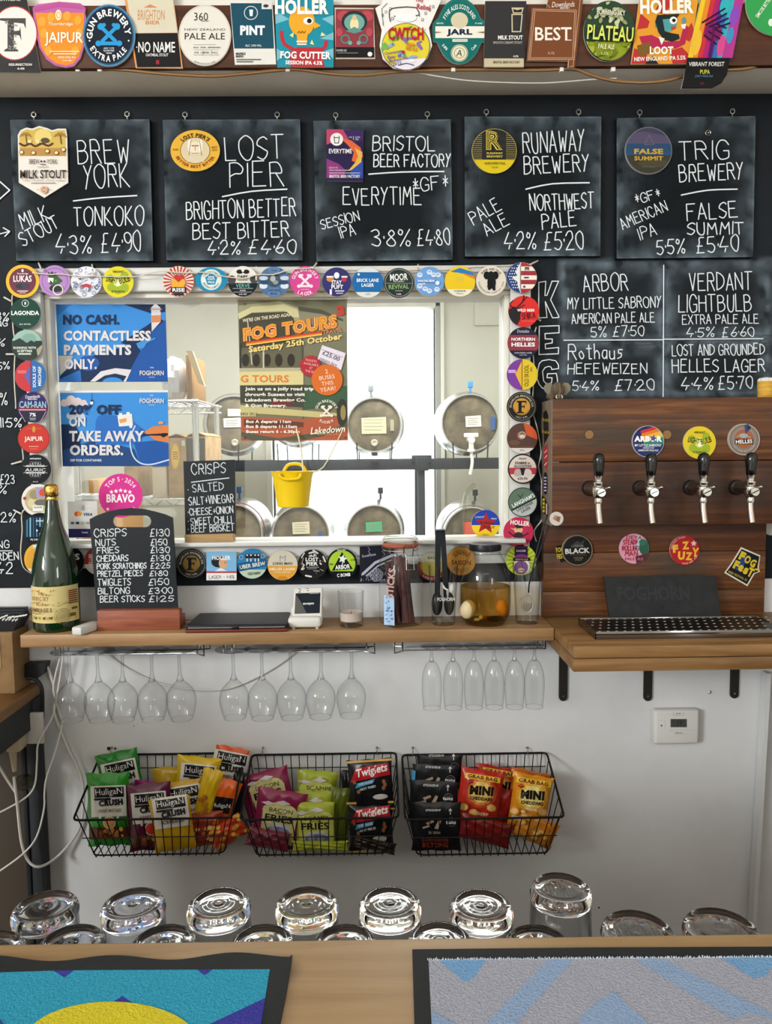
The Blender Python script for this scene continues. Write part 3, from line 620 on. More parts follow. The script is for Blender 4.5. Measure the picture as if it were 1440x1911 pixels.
# ================================================================ round beer badges
YBD = -.036
def disc(name, cx, cy, r, col, label, art=None, ry=None, Y=YBD, th=.004, rim=None, group='round beer badges', cat='badge', poly=None, rot=0, rough=.35, px=False):
    if poly is None:
        ry = ry or r; n = 48; poly = [(cx+r*cos(2*pi*i/n), cy-ry*sin(2*pi*i/n)) for i in range(n)]
    w = [P(x, y, Y) for x, y in poly]; B = MB(); B.prism(w[::-1], (0, th, 0), M(col, .45, 0., .12), M(rim or '#d8d4cc', .5)); o = tag(B.obj(name, origin=P(cx, cy, Y)), label, cat, group)
    if art:
        a = Art(onY(Y-.0002), cx if not px else 0, cy if not px else 0, rot, rough=rough); a.down = px; a.cl = None if px else (0, 0, r-.2, (ry or r)-.2); art(a); a.obj('printed_face', o)
    return o
RB = 'round_badge'
def A_(f): return f
def lukas(a):
    a.c(0, 0, 25, '#6b2d40'); a.t('LUKAS', 0, 5, 34, 12, '#fff', .03); a.t('Thornbridge', 0, 14, 21, 3.5, '#efe'); a.c(0, 20, 2, '#fff', 3); a.c(-1, -9, 12, '#2b2c3b', 5); a.c(4, -8, 6, '#3c3d50', 6); a.b(-10, -19, 10, -17.5, '#eee'); a.b(-6, -22, 6, -21, '#eee')
disc(RB, 42, 525, 31, '#e9b730', 'yellow rimmed maroon round badge at the top left corner of the window', lukas)
def frog(a):
    a.g(0, 0, 24, .8, '#7a5a90'); a.p([(-12, 6), (-11, 12), (0, 13), (15, 0), (8, -6), (-9, -8)], '#3c6134'); a.p([(-12, 6), (-13, -2), (-3, -4), (-2, 5)], '#f1f1e8'); a.p([(-9, 2), (-8, -4), (-2, -5)], '#1f2220'); a.p([(-12, 11), (-13, 17), (-8, 14), (-5, 18), (-2, 14), (3, 16), (2, 12)], '#343a38'); a.c(3, -14, 13, '#26312b', 7); a.g(6, -17, 10, 2, '#e8e2d0'); a.c(2, 0, 2, '#6d8a58')
disc(RB, 102, 524, 29, '#b287c4', 'lilac round badge with a dark green crowned head, above the window', frog)
def pattern(a):
    rnd = random.Random(5)
    for i in range(70):
        x, y = rnd.uniform(-26, 26), rnd.uniform(-26, 26)
        if x*x+y*y < 650: (a.g(x, y, rnd.uniform(2, 4), .9, '#5a6a94') if i % 2 else a.l([(x, y), (x+rnd.uniform(-5, 5), y+rnd.uniform(-5, 5))], 1, '#404c78'))
    a.p([(-20, 12), (14, 14), (14, 10), (-20, 7)], '#f3efe8'); a.p([(-19, 10.5), (13, 12.5), (13, 11), (-19, 8.5)], '#b8453c'); a.b(13, 12, 16, 28, '#efeade'); a.p([(-9, -6), (0, -3), (9, -6), (8, -11), (0, -8), (-8, -11)], '#c43a44'); a.c(0, -14, 4, '#e9e8f0'); a.t('X', 0, -15, 4, 5, '#263058', .03)
disc(RB, 161, 526, 29, '#e3e6f0', 'white round badge covered in blue doodles, above the no cash poster', pattern)
def lightbulb(a):
    for x, y, r in ((-12, -10, 8), (11, -11, 9), (-14, 8, 6), (12, 12, 7), (0, -16, 7)): a.c(x, y, r, '#9db22c')
    a.c(0, 0, 9, '#d9dd7a'); a.c(0, -4, 4, '#f2f0cc'); a.t('VERDANT', 0, 19, 21, 4.2, '#3a3a1c', .02); a.t('LIGHT', -11, 4, 21, 11, '#26260f', .02, -14); a.t('BULB', 12, 4, 20, 11, '#26260f', .02, 16); a.t('EXTRA PALE ALE', 0, -18, 24, 4, '#3a3a1c', .02)
disc(RB, 220, 526, 29, '#dbd02a', 'yellow green light bulb round badge, fourth from the left along window top', lightbulb)
def rise(a):
    for i in range(24): t = 2*pi*i/24; a.p([(0, 0), (30*cos(t), 30*sin(t)), (30*cos(t+.13), 30*sin(t+.13))], '#b8413c')
    a.p([(-13, -11), (-13, 2), (-3, 8), (10, 4), (13, -2), (9, -13)], '#e7a93a'); a.p([(-11, 8), (-3, 13), (0, 9), (5, 13), (11, 8), (0, -2)], '#c2322c'); a.b(-14, -21, 14, -11, '#17181c'); a.t('RISE', 0, -16, 23, 7, '#fff', .03); a.b(-9, -26, 9, -22, '#24252c')
disc(RB, 333, 525, 28.5, '#efe4d8', 'red rayed round badge with clasped yellow hands, above the window', rise)
def fivep(a):
    a.c(0, 0, 19.5, '#d9dfd6'); a.c(0, 0, 18.5, '#bcd3d6'); a.c(0, 0, 18, '#e1e6de')
    a.p([(12*sin(2*pi*i/5), 12*cos(2*pi*i/5)+.5) for i in range(5)], '#1f87ae'); a.t('FIVE', 0, 5, 11, 3.4, '#fff'); a.t('POINTS', 0, 1, 14, 3.2, '#fff'); a.t('PALE', 0, -4.5, 12, 4, '#fff'); a.a('THE FIVE POINTS', 15, 90, 140, 3.6, '#2a7f9c'); a.a('BREWING COMPANY', 15, -90, 140, 3.6, '#2a7f9c', flip=True)
disc(RB, 394, 522, 30, '#1c86b0', 'oval teal badge with a blue pentagon, above the window', fivep, ry=23)
def verve(a):
    a.b(-30, -30, 30, -3, '#16202a'); a.c(-21, 3, 8, '#4c4b4b'); a.c(21, 4, 8, '#4c4b4b'); a.c(-6, 18, 6, '#17191c', 4); a.c(6, 18, 6, '#17191c', 4); a.c(0, 20, 2.5, '#eee'); a.t('DARK', 0, 8.5, 20, 6.5, '#17191c', .03); a.t('REVOLUTION', 0, 2, 17, 2.5, '#333'); a.t('VERVE', 0, -8, 26, 7, '#7fc9b4', .0); a.b(-19, -13.6, 19, -13, '#d8d8d0'); a.t('PILSNER', 0, -17, 11, 2.4, '#eee'); a.b(-17, -20.4, 17, -19.8, '#d8d8d0'); a.t('4.3% ABV', 0, -24, 15, 2.6, '#eee')
disc(RB, 453, 525, 28.5, '#e2ded6', 'black and white round badge with green lettering, above the window', verve)
def north(a):
    for x in (-20, 20): a.c(x, 7, 9, '#c5d2de', 4); a.c(x, -8, 8, '#d5dfe8', 5); a.c(x*.9, -1, 8, '#2f4a70', 4)
    a.c(0, 3, 12, '#46545e'); a.g(0, 3, 12, 1, '#2c3a48'); a.c(-2, 6, 5, '#aeb6ba', 6); a.c(3, -1, 5, '#8f9aa2', 4); a.p([(-14, -28), (-9, -11), (9, -11), (14, -28)], '#5d7da6'); a.t('NORTHERN', 0, -16, 20, 4.5, '#22324a', .02); a.t('MOON', 0, -22, 12, 4, '#22324a', .02); a.p([(-13, 28), (-9, 16), (9, 16), (13, 28)], '#5d7da6'); a.t('TURNING', 0, 21, 12, 3, '#22324a')
disc(RB, 511, 526, 28.5, '#4e6f9c', 'slate blue round badge with white wave scrolls, above tour poster', north)
def wrench(a, col, k=1.):
    for s in (-1, 1):
        a.l([(-s*8*k, -7*k), (s*8*k, 9*k)], 4.6*k, col); a.c(s*10*k, 11*k, 4.2*k, col); a.c(s*6*k, 13*k, 2.4*k, col)
    a.l([(-11*k, -10*k), (11*k, -10*k)], 4.6*k, col); a.c(-13*k, -10*k, 3.6*k, col); a.c(13*k, -10*k, 3.6*k, col)
def gunl(a):
    a.a('GUN BREWERY', 22.5, 90, 160, 6.5, '#f6dbe9', .02); wrench(a, '#f6dbe9', .9); a.a('LAGER', 23, -90, 70, 7, '#f6dbe9', .03, flip=True); a.t('HAND MADE', 0, -15, 16, 2.2, '#f6dbe9')
disc(RB, 569, 525, 28.5, '#d0478f', 'bright pink lager round badge with crossed tools, above tour poster', gunl)
def puft(a):
    a.c(0, 12, 5, '#eceaf0', 6); a.c(-12, 5, 7, '#c98a45', 5); a.b(-19, 8, -6, 11, '#f4efe6'); a.c(14, 5, 5, '#b23a52', 5); a.b(9, 8, 20, 11, '#f4efe6'); a.t('STAY', 0, -1, 19, 8, '#f2f0f5', .04); a.t('PUFT', 1, -9.5, 22, 8, '#f2f0f5', .04); a.b(-13, -24, -9, -14, '#eee'); a.b(-3, -18, 14, -16, '#eee'); a.b(-1, -22, 12, -20.5, '#ddd')
disc(RB, 628, 526, 27, '#34336e', 'deep purple round badge with two frothy glasses, above tour poster', puft)
def brick(a): a.b(-30, -30, 30, -18, '#d9dcd8'); a.b(-30, 19, 30, 30, '#d4dadc'); a.t('BRICK LANE', 0, 4, 41, 6.5, '#fff', .02); a.t('LAGER', 0, -5, 23, 6.5, '#fff', .02); a.t('4.7%', 0, -22, 8, 2.6, '#335'); a.c(-17, 15, 2.2, '#e8efef')
disc(RB, 686, 527, 29, '#1e68a8', 'blue round badge reading BRICK LANE LAGER, above the window', brick)
def moor(a):
    a.g(0, 0, 26, .9, '#9fa6a2'); a.t('MOOR', 0, 11, 33, 13, '#f2f2ee', .04, 3); a.t('BEER COMPANY', 0, 3, 20, 2.6, '#ddd'); a.b(-26, -1, 26, -.3, '#9fb28c'); a.t('REVIVAL', 0, -7, 38, 8.5, '#8fb574', .02, 2); a.b(-7, -15, 7, -14, '#bbb'); a.t('3.8%', 0, -21, 9, 3, '#ddd')
disc(RB, 744, 528, 28, '#2c3533', 'dark grey round badge with white and green lettering, above window', moor)
def bear(a):
    rnd = random.Random(8)
    for x, y in ((-18, 12), (0, 17), (16, 12), (-18, -9), (0, -18), (14, -15), (-8, -14), (8, 12)): a.c(x, y, 5.2, '#d4e2f2', 4.5); a.c(x-1.5, y+1, 1, '#3c6bb0'); a.c(x+1.5, y+1, 1, '#3c6bb0')
    a.b(-24, -2, 12, 3.5, '#5a8ccb'); a.t('DANCING BEAR', -6, 1, 32, 4, '#fff', .02); a.t('LAGER', -14, -4.5, 14, 3, '#fff'); a.c(15, -3, 4, '#dfeaf5')
disc(RB, 801, 525, 27.5, '#6f9fd6', 'pale blue round badge covered in white doodles, above the window', bear)
def cloudw(a):
    a.b(-30, -30, 30, -15, '#e6e1cc'); a.p([(-18, 18), (0, 25), (28, 16), (28, 8), (-2, 16)], '#2b79b8'); a.p([(2, 16), (28, 10), (29, 3), (16, 9)], '#e07a33'); a.c(-1, 5, 6.5, '#e3c94e'); a.c(-1, 5, 5.5, '#d9bf3e'); a.t('CLOUDWATER', 0, -18, 22, 3, '#3a3724', .02); a.t('PILS', 0, -22.5, 12, 2, '#3a3724')
disc(RB, 858, 525, 28.5, '#e7c325', 'yellow round badge with blue and orange stripes, above the window', cloudw)
def eleph(a):
    D = '#17181a'; a.a('WIPER AND TRUE', 22, 90, 110, 4.2, '#2b2a28', .02); a.a('KALEIDOSCOPE · PALE ALE · CAN', 22.5, -90, 170, 3, '#4a4845', flip=True); a.c(0, 10, 6, D, 8); a.c(-8, 10, 6, D, 7.5); a.c(8, 10, 6, D, 7.5); a.c(1, -3, 8, D, 12); a.b(-6, -17, -1, -3, D); a.b(3, -18, 8, -3, D); a.l([(-2, 6), (-4, -4), (-6, -11)], 3, D)
disc(RB, 916, 524, 28, '#dcd3c5', 'cream round badge with a black elephant, above window right end', eleph)
def flag(a):
    a.b(-30, -30, -3, 30, '#29437e')
    for i in range(7):
        for j in range(10):
            x = -26+i*4.2+(j % 2)*2.1; y = -24+j*5.2
            if x < -5 and x*x+y*y < 640: a.c(x, y, 1.2, '#f0f0f0', n=8)
    for i, c in enumerate(('#b23139', '#efe6da', '#9c3440', '#efe6da', '#9c3440', '#efe6da', '#b23139')): a.b(-1, 29-i*8.3, 30, 29-(i+1)*8.3, c)
    a.p([(-3, 27), (-12, 10), (-8, 4), (-18, 1), (-14, -4), (-7, -8), (-8, -12), (-3, -27)], '#e7e4e0'); a.t('E', 10, 16.5, 6, 8, '#22262e', .04, -90); a.t('I', 9, 0, 9, 2.4, '#22262e', .04); a.t('8', 5, -17, 5, 4, '#22262e', .04)
disc(RB, 973, 518, 28.5, '#e6e3e0', 'stars and stripes round badge at the top right corner of the window', flag)
# left column
def lag(a): a.g(0, 19, 6.5, .9, '#e8efe8'); a.c(0, 19, 1.6, '#e8efe8', 3); a.t('LAGONDA', 0, 1, 52, 8.2, '#f4f7f4', .035); a.t('ALC. 5% VOL.', 0, -20, 22, 2.6, '#e8efe8', .02)
disc(RB, 47, 585, 29, '#123f33', 'dark green round badge with white lettering, second down window left side', lag)
def scep(a):
    a.b(-30, 8, 30, 30, '#94b8ab'); a.c(4, 12, 13, '#7ea597', 10); a.p([(-30, -2), (-22, 9), (-13, 13), (0, 4), (8, 9), (30, -4), (30, -30), (-30, -30)], '#22332c'); a.p([(18, -8), (30, 2), (30, -14), (20, -20)], '#a79f86'); a.t('RUNNING WITH', -4, -5, 42, 4.5, '#e5ebe2', .02); a.t('SCEPTRES', -4, -11, 28, 4.5, '#e5ebe2', .02); a.b(-16, -18, 8, -15, '#c9d0c4')
disc(RB, 50, 644, 29, '#243a31', 'green mountain scene round badge, third down window left side', scep)
def souls(a):
    a.b(-30, -30, 0, 30, '#c2323a'); a.p([(0, 18), (-5, 14), (-8, 4), (-14, 1), (-8, -4), (-4, -14), (0, -18)], '#5560a8'); a.b(-.6, -30, .6, 30, '#8a2a3a'); a.b(-24, 5, -8, 11, '#d8676a'); a.t('SOULS OF', 7, -1, 40, 6, '#e9eef4', .02, 90); a.t('MISCHIEF', 17, 0, 36, 6, '#e9eef4', .02, 90)
disc(RB, 57, 702, 29.5, '#2c68ac', 'red and blue halved round badge, fourth down window left side', souls)
def cam_(a):
    a.t('Downlands', 0, 20, 27, 6, '#eceaf4', .01, 4); a.t('BREWERY', 0, 15, 18, 2.6, '#eceaf4', .02); a.p([(-27, 2), (27, 3), (24, -7), (-25, -7)], '#7c1f2e'); a.t('CAM-RAN', 0, 5, 50, 13, '#8fc6de', .03); a.b(-26, -5.5, 25, -4.2, '#e6d8d8'); a.p([(-24, -9), (24, -9), (12, -30), (-12, -30)], '#1c1a38'); a.t('7%', 0, -14, 12, 7, '#f0f0f0', .03); a.b(-6, -21, 6, -20, '#ccc'); a.b(-5, -24, 5, -23, '#ccc'); a.l([(-25, -8), (-14, -27)], .8, '#d8c0c8'); a.l([(25, -8), (14, -27)], .8, '#d8c0c8')
disc(RB, 61, 760, 28.5, '#33205e', 'purple round badge with ice blue lettering, fifth down window left side', cam_)
def jai(a): a.c(0, 0, 28.6, '#c33127', 26.8); a.c(0, 17, 3, '#c29238', 6); a.l([(-14, 18), (14, 18)], .5, '#c29238'); a.t('JAIPUR', 0, -2, 35, 11, '#f6ece0', .015); a.b(-9, -15.6, 9, -14.8, '#f0d8c8'); a.b(-7, -20, 7, -19.4, '#d99c80')
disc(RB, 63, 818, 30, '#8e231c', 'plain red round badge with white lettering, sixth down window left side', jai, ry=28)
def auric(a):
    a.t('salopian', 0, 20, 21, 4, '#e8e8e8', .03); a.t('AURIC', 0, -1, 38, 6, '#f4f4f4', .0)
    for s in (1, -1):
        for i in range(9): x = -20+i*5; a.l([(x*.6, s*5), (x, s*(9+4*cos(x*.12))), (x*1.1, s*7)], .8, '#cfcfcf', 2); a.c(x*.8, s*6.2, 2.4, '#dcdcdc', 1)
        for i in range(5): a.g(-8+i*4, s*12, 2.4, .6, '#8f8f8f')
    a.t('ALE', 0, -23, 10, 1.8, '#ddd')
disc(RB, 66, 876, 29.5, '#14161a', 'black round badge with white filigree lettering, seventh down window left side', auric, ry=28)
def squawk(a): a.c(0, 0, 24, '#bcae88'); a.c(-10, -6, 9, '#d8cba2'); a.c(-6, 10, 9, '#9c9068'); a.p([(-4, 24), (22, 24), (22, 3), (-2, 4)], '#a99cc8'); a.c(10, 14, 7, '#d6553a'); a.c(8, -5, 14, '#6f6a62', 6); a.c(-24, 3, 3, '#b03a34'); a.b(-9, -21, 11, -10, '#efeee9'); a.t('SQUAWK', 1, -14, 16, 4, '#3c3c3c', .03)
disc(RB, 70, 933, 30, '#e3e0da', 'white rimmed beige round badge left of the bottle neck', squawk)
def cat(a):
    for i in range(9): a.b(-26+i*6, -14, -23+i*6, 22, ('#3c7ea8', '#7fb4cc', '#2a5a80')[i % 3])
    a.p([(-8, 8), (-7, 1), (-4, -9), (4, -12), (10, -8), (12, 1), (13, 9), (8, 5), (-2, 5)], '#10151c'); a.c(-6, -2, 1.8, '#d9e6ea'); a.c(7, -2, 1.8, '#d9e6ea'); a.c(0, -8, 1.5, '#d9e6ea'); a.b(-30, -30, 30, -15, '#11161d'); a.t('FLYING', -8, -19, 20, 3.4, '#eee', .02); a.t('BEERS', 2, 16, 20, 3, '#dfe8ec', .02)
disc(RB, 75, 988, 31, '#12202c', 'blue striped round badge with a black cat head, left of the bottle', cat)
def oran(a): a.c(-4, -2, 24, '#e2a63a'); a.c(-2, 6, 12, '#d28a38'); a.p([(-10, 12), (2, 30), (24, 30), (20, 10), (2, 18)], '#b8383a'); a.b(-30, -30, 30, -18, '#eae2d0')
disc(RB, 76, 1043, 31, '#e6b23c', 'orange and yellow round badge low on the left behind the bottle', oran)
# bottom row
disc(RB, 130, 1047, 27, '#16181b', 'black round badge half hidden right of the bottle', lambda a: a.t('S', 14, 8, 9, 12, '#ddd', .03))
def hrow(a): a.b(-30, -30, 30, -6, '#d9d2c4'); a.b(-30, -6, 30, 30, '#9c2f2a'); a.t('HELLES', -14, 0, 26, 7, '#f1e6d8', .03, 90)
disc(RB, 183, 1047, 26, '#9c2f2a', 'red topped round badge half hidden behind the price chalkboard', hrow)
def ff(a, dim=False):
    G = '#c9973f' if not dim else '#8b7038'; a.g(0, 0, 25.5, .7, '#9a9183'); a.c(0, 0, 16, G); a.b(-9, 8, 9, 11, '#1b1a1a'); a.b(-6, -11, 0, 11, '#1b1a1a'); a.b(-9, -12, 4, -9.6, '#1b1a1a'); a.b(0, -1, 5, 1.4, '#1b1a1a'); a.b(7.5, 5, 9, 11, '#1b1a1a'); a.b(4, -3, 5.5, 3.4, '#1b1a1a')
    for i in range(14): t = pi*1.1+i*.07*pi/1.2; a.l([(13*cos(t), 13*sin(t)), (17*cos(t), 17*sin(t))], .6, '#1b1a1a')
    a.a('FRANKLINS BREWING CO.', 20.5, 90, 190, 4, '#cfc8b8', .01); a.a('LOLY 4.9%', 20.5, -90, 60, 3.4, '#cfc8b8', .01, flip=True)
disc(RB, 357, 1052, 28, '#23211f', 'black and dull gold letter F badge, under window beside price board', lambda a: ff(a, True))
def holl(a):
    a.b(385, 1030, 441, 1066, '#7fb6dc'); a.c(407, 1048, 13, '#22262e', 11); a.c(416, 1051, 8, '#d9a67c', 10); a.p([(400, 1066), (412, 1060), (424, 1066)], '#dfe9f2'); a.t('HOLLER', 413, 1041, 34, 8, '#f2f4f4', .04); a.c(420, 1050, 1, '#222'); a.b(385, 1066, 441, 1069.5, '#b04a52'); a.b(385, 1069.5, 441, 1083, '#eceae6'); a.h('LAGER - 4·8%', 390, 1080, 437, 1079, 5.5, '#2a2a30', .9)
disc('square_badge', 413, 1056, 28, '#7fb6dc', 'square pale blue badge with handwritten strip, under the window', holl, poly=[(385, 1030), (441, 1030), (441, 1083), (385, 1083)], px=True)
def uber(a):
    a.b(-30, -30, 30, -11, '#b9ccb4'); a.p([(-30, -16), (30, -4), (30, 12), (-30, 0)], '#205a86')
    for x in (-9, -2, 6, 12): a.c(x, 14, 4, '#26221f', 5); a.b(x-1, 4, x+1, 10, '#efe9df'); a.c(x, 16, 1.6, '#e9e2d4')
    a.t('UBER BREW', 1, -3, 48, 7.5, '#e9efe9', .02, 9); a.t('OLD DAIRY', 4, -18, 24, 5, '#26302a', .03, 4); a.g(-20, 12, 4, 1, '#9fc4dc'); a.g(20, 14, 4, 1, '#9fc4dc')
disc(RB, 470, 1052, 28, '#2f7fb4', 'teal blue round badge with small figures, under the window middle', uber)
def longm(a):
    a.b(-30, -30, 30, -1, '#dca03c'); a.c(0, -26, 10, '#c98424', 6); a.t('M', 0, 13, 11, 11, '#9aa0a0', .0); a.t('LONG MAN', 0, 3.5, 36, 5, '#3c3f42', .02); a.t('HELLES LAGER', 0, -7, 48, 5, '#f3ead2', .02); a.t('SUSSEX BREWED', 0, -13, 30, 2.4, '#f3ead2')
disc(RB, 527, 1055, 28, '#cfc7b4', 'half cream half amber round badge, under the window below bucket', longm)
def lostp(a):
    rnd = random.Random(4)
    for i in range(26):
        t = rnd.uniform(0, 6.28); r = rnd.uniform(10, 25); x, y = r*cos(t), r*sin(t); u = rnd.uniform(0, 3.1); a.l([(x-5*cos(u), y-5*sin(u)), (x+5*cos(u), y+5*sin(u))], rnd.choice((2, 3)), rnd.choice(('#e6e2dc', '#6d4a3c', '#d9d4cc', '#8c8782')))
    a.b(-15, -11, 13, 14, '#191a1c'); a.t('LOST', -1, 9, 24, 7, '#efefea', .03); a.t('PIER', -1, 1, 22, 7, '#efefea', .03); a.b(-12, -6, 12, -5, '#bbb'); a.b(-10, -9, 8, -8, '#999')
disc(RB, 583, 1053, 27.5, '#1e1d1e', 'black round badge with white brush strokes, under the window', lostp)
def arborb(a):
    a.c(0, 0, 25, '#a8cc3a'); a.b(-30, -30, 30, -14, '#15171a'); a.p([(0, 22), (-19, -13), (20, -10)], '#15171a'); a.star(1, 9, 8.5, '#e9efe9', .2, .5); a.b(.2, -2, 1.6, 5, '#e9efe9'); a.t('ARBOR', 1, -6, 28, 8.5, '#f6f6f2', .05, 5); a.t('C BOMB', 3, -21, 25, 6.5, '#f6f6f2', .04, 5); a.t('4.7%', 20, 7, 8, 3, '#22301a'); a.t('EDGY PALE', -1, 26, 16, 2.4, '#eee', .02, 4); a.t('ABV', -20, -1, 8, 3, '#22301a')
disc(RB, 638, 1052, 28.5, '#15171a', 'lime green round badge with a black triangle, under window by candle', arborb)
def seaf(a):
    W = '#b9b8c8'; rnd = random.Random(3); a.t('Southsea', 688, 1036, 26, 5, W, .01, 10)
    a.l([(677, 1071), (700, 1050), (733, 1036)], 5, W); a.l([(684, 1074), (705, 1056), (733, 1044)], 2.5, W)
    for r in (6, 9, 12): a.g(702, 1073, r, 1.1, W)
    for i in range(8): t = i*pi/4; a.l([(702, 1073), (702+11*cos(t), 1073+11*sin(t))], .7, W)
    for i in range(60): x = rnd.uniform(672, 733); y = rnd.uniform(1070, 1086); a.l([(x, y), (x+rnd.uniform(-2, 2), y-rnd.uniform(0, 4))], .8, W)
    for x in (686, 712, 724): a.l([(x, 1020), (x+4, 1026), (x+1, 1029), (x+6, 1035)], .6, W)
disc('square_badge', 703, 1053, 32, '#1d1f2b', 'square navy badge with white line drawing, left of clip lid jar', seaf, poly=[(671, 1020), (735, 1018), (735, 1086), (671, 1087)], px=True)
def olive(a): a.c(0, 2, 22, '#b5a84e', 20); a.b(-30, 8, 30, 30, '#b9b8a2'); a.t('BAD', 0, 16, 16, 5, '#5a5a48', .02); a.a('LAGER BEER', 23, -90, 90, 4.4, '#e6c8b8', .03, flip=True)
disc(RB, 806, 1057, 27, '#8e2f33', 'olive and red round badge seen behind the tongs glass', olive)
def sais(a):
    a.c(0, 0, 26, '#b98438'); a.a('SUNSHINE', 17, 90, 110, 9, '#6b4219', .03); a.t('SAISON', 0, -3, 36, 9, '#6b3019', .04); a.a('BREWERY', 18, -90, 90, 7, '#8a5a24', .03, flip=True)
disc(RB, 860, 1047, 27, '#a8722c', 'orange brown round badge seen behind the pickled egg jar', sais)
# right column
def shika(a):
    a.p([(-29, 2), (-20, 9), (-13, 8), (-4, 1), (-7, -8), (-6, -14), (-14, -29), (-29, -14)], '#2b2428'); a.l([(-12, 8), (-2, 18), (0, 29)], 2.6, '#3a1c22', 2); a.l([(-2, 18), (6, 27)], 1.8, '#3a1c22'); a.l([(-22, 8), (-26, 14), (-20, 20)], 2, '#3a1c22', 2); a.l([(-10, 6), (2, 12)], 1.6, '#3a1c22'); a.t('WILD BEER', 4, 2, 33, 5, '#fff', .03); a.h('SHIKA', -3, -15, 22, -12, 11, '#5b1a22', 1.5); a.b(-4, -18.5, 20, -18, '#f0a098')
disc(RB, 977, 581, 29, '#d8332f', 'bright red stag round badge, top of window right side column', shika)
def nhel(a): a.b(-30, -14, 30, 15, '#8e3a46'); a.t('Donzoko', 0, 22, 22, 6, '#ddd', 0); a.t('NORTHERN', 0, 7, 44, 6, '#fff', .02); a.t('HELLES', 0, -3, 44, 7.5, '#fff', .03); a.t('UNFILTERED LAGER', 0, -18.5, 33, 2.6, '#ccd'); a.t('4.2% VOL', 0, -22.5, 14, 2.2, '#ccd')
disc(RB, 976, 640, 29.5, '#22263a', 'navy round badge with maroon band, window right side column', nhel)
def skool(a): a.b(-30, -30, 0, 30, '#7c3f9e'); a.p([(0, 27), (-9, 8), (-13, 2), (-10, -5), (0, -26)], '#e0b23a'); a.b(-1, -30, .4, 30, '#8a4a2c'); a.b(-26, 3, -12, 9, '#c9a6d8'); a.t('OLD SKOOL', 8, -2, 40, 8, '#5a3a12', .01, 90); a.t('IPA', 17, 10, 8, 4, '#6b4a1a', .01, 90)
disc(RB, 974, 699, 29, '#dcc032', 'purple and yellow halved round badge, window right side column', skool)
disc(RB, 973, 759, 28, '#26231f', 'black and bright gold letter F badge, window right side column', lambda a: ff(a))
def sunset(a): a.p([(-30, 30), (4, 30), (6, 10), (30, -2), (30, -14), (-30, -14)], '#5a4038'); a.p([(2, 30), (30, 30), (30, -3), (8, 6)], '#cf5a33'); a.c(-2, 5, 8, '#8a6248'); a.b(-30, -30, 30, -18, '#d8d4cd'); a.g(0, 6, 6.5, 1, '#d8cfc4'); a.c(0, 4, 5, '#d8cfc4', 3); a.c(-14, -8, 10, '#6b5442', 5); a.t('IPA', 0, -22, 8, 2.6, '#444')
disc(RB, 974, 818, 28.5, '#64493c', 'brown and orange landscape round badge, window right side column', sunset)
def exam(a):
    a.c(0, 0, 25.5, '#d9cdc2'); a.cl = (0, 0, 25.5); a.b(-30, -10, 30, 2, '#b23a4a'); a.c(-9, -8, 7, '#b4aaa2', 8); a.c(9, -8, 8, '#cfc6bc', 8); a.p([(-5, 2), (5, 2), (2, -12), (-2, -12)], '#22242c'); a.p([(-26, -26), (26, -26), (16, -14), (-16, -14)], '#d9cdc2'); a.t('VERDANT', 0, 19, 15, 3.4, '#333'); a.t('EXAMINE or', 0, 11, 28, 5, '#2a2526', .03); a.t('ALLOCATIONS', 0, 5, 33, 5, '#2a2526', .03); a.t('6.5% IPA', 0, -18, 19, 5, '#2a2526', .03)
disc(RB, 975, 875, 28, '#221f22', 'cream and red round badge with two fists, window right side column', exam)
def lang(a): a.c(0, 0, 26, '#5f7565'); a.cl = (0, 0, 26); a.p([(-30, -19), (30, 12), (30, -30), (-30, -30)], '#b9bfba'); a.p([(-30, -19), (30, 12), (30, 9), (-30, -22)], '#1f2622'); a.l([(-9, 14), (-4, 9), (0, 15)], 1.4, '#2c3a33', 2); a.l([(-4, 9), (-3, 3)], 1.4, '#2c3a33'); a.t("LANGHAM'S", 1, 3, 46, 8, '#eef2ee', .03, 27); a.t('LODSTEINER', 4, -8, 34, 5, '#22282a', .02, 27); a.t('LAGER', 6, -14, 19, 5, '#22282a', .02, 27)
disc(RB, 975, 937, 27.5, '#2e3a37', 'grey green round badge with a diagonal stripe, window right side column', lang)
def bunko(a):
    a.c(0, 4, 8, '#e0b288', 7); a.p([(-7, 6), (-16, 8), (-7, 3)], '#e0b288'); a.c(1, 11, 8, '#3a2630', 4); a.c(-3, 6, 1, '#222'); a.c(0, -7, 9, '#3a2630', 7); a.l([(-8, -8), (-18, 0)], 2.4, '#3a2630'); a.l([(8, -8), (18, -2)], 2.4, '#3a2630'); a.t('HOLLER', 3, 17, 36, 9, '#f6efe6', .05, -6); a.t('BUNKO', 0, -14, 26, 7, '#f6efe6', .04, -3); a.t('STEAM BEER 4.2%', 0, -21, 32, 3.4, '#f0a0a8', .02, -2)
disc(RB, 967, 993, 28, '#c02f52', 'crimson round badge with a pointed nose face, right of the star badge', bunko)
def dagg(a):
    for i in range(20): t = 2*pi*i/20; a.l([(15*cos(t), 15*sin(t)), (27*cos(t), 27*sin(t))], .8, '#3a4418')
    a.c(1, -12, 15, '#efe8ea', 15); a.c(0, -14, 13, '#7a3586', 13); a.b(-12, -2, 12, 26, '#2b1a33'); a.c(0, 6, 12, '#7a3586', 5); a.b(-15, -2, 17, 4, '#1d1522'); a.t('DAGGER', 0, 17, 18, 4, '#c9b8cc', .03); a.t('WEIRD BIG HAZE', 1, 1, 24, 3, '#c9b04a', .01); a.c(0, -19, 6, '#d9c088', 4); a.b(-5, -20, 5, -18.6, '#3a1c40')
disc(RB, 972, 1045, 28.5, '#b9c93c', 'lime and purple top hat round badge, behind the strainer glass', dagg)
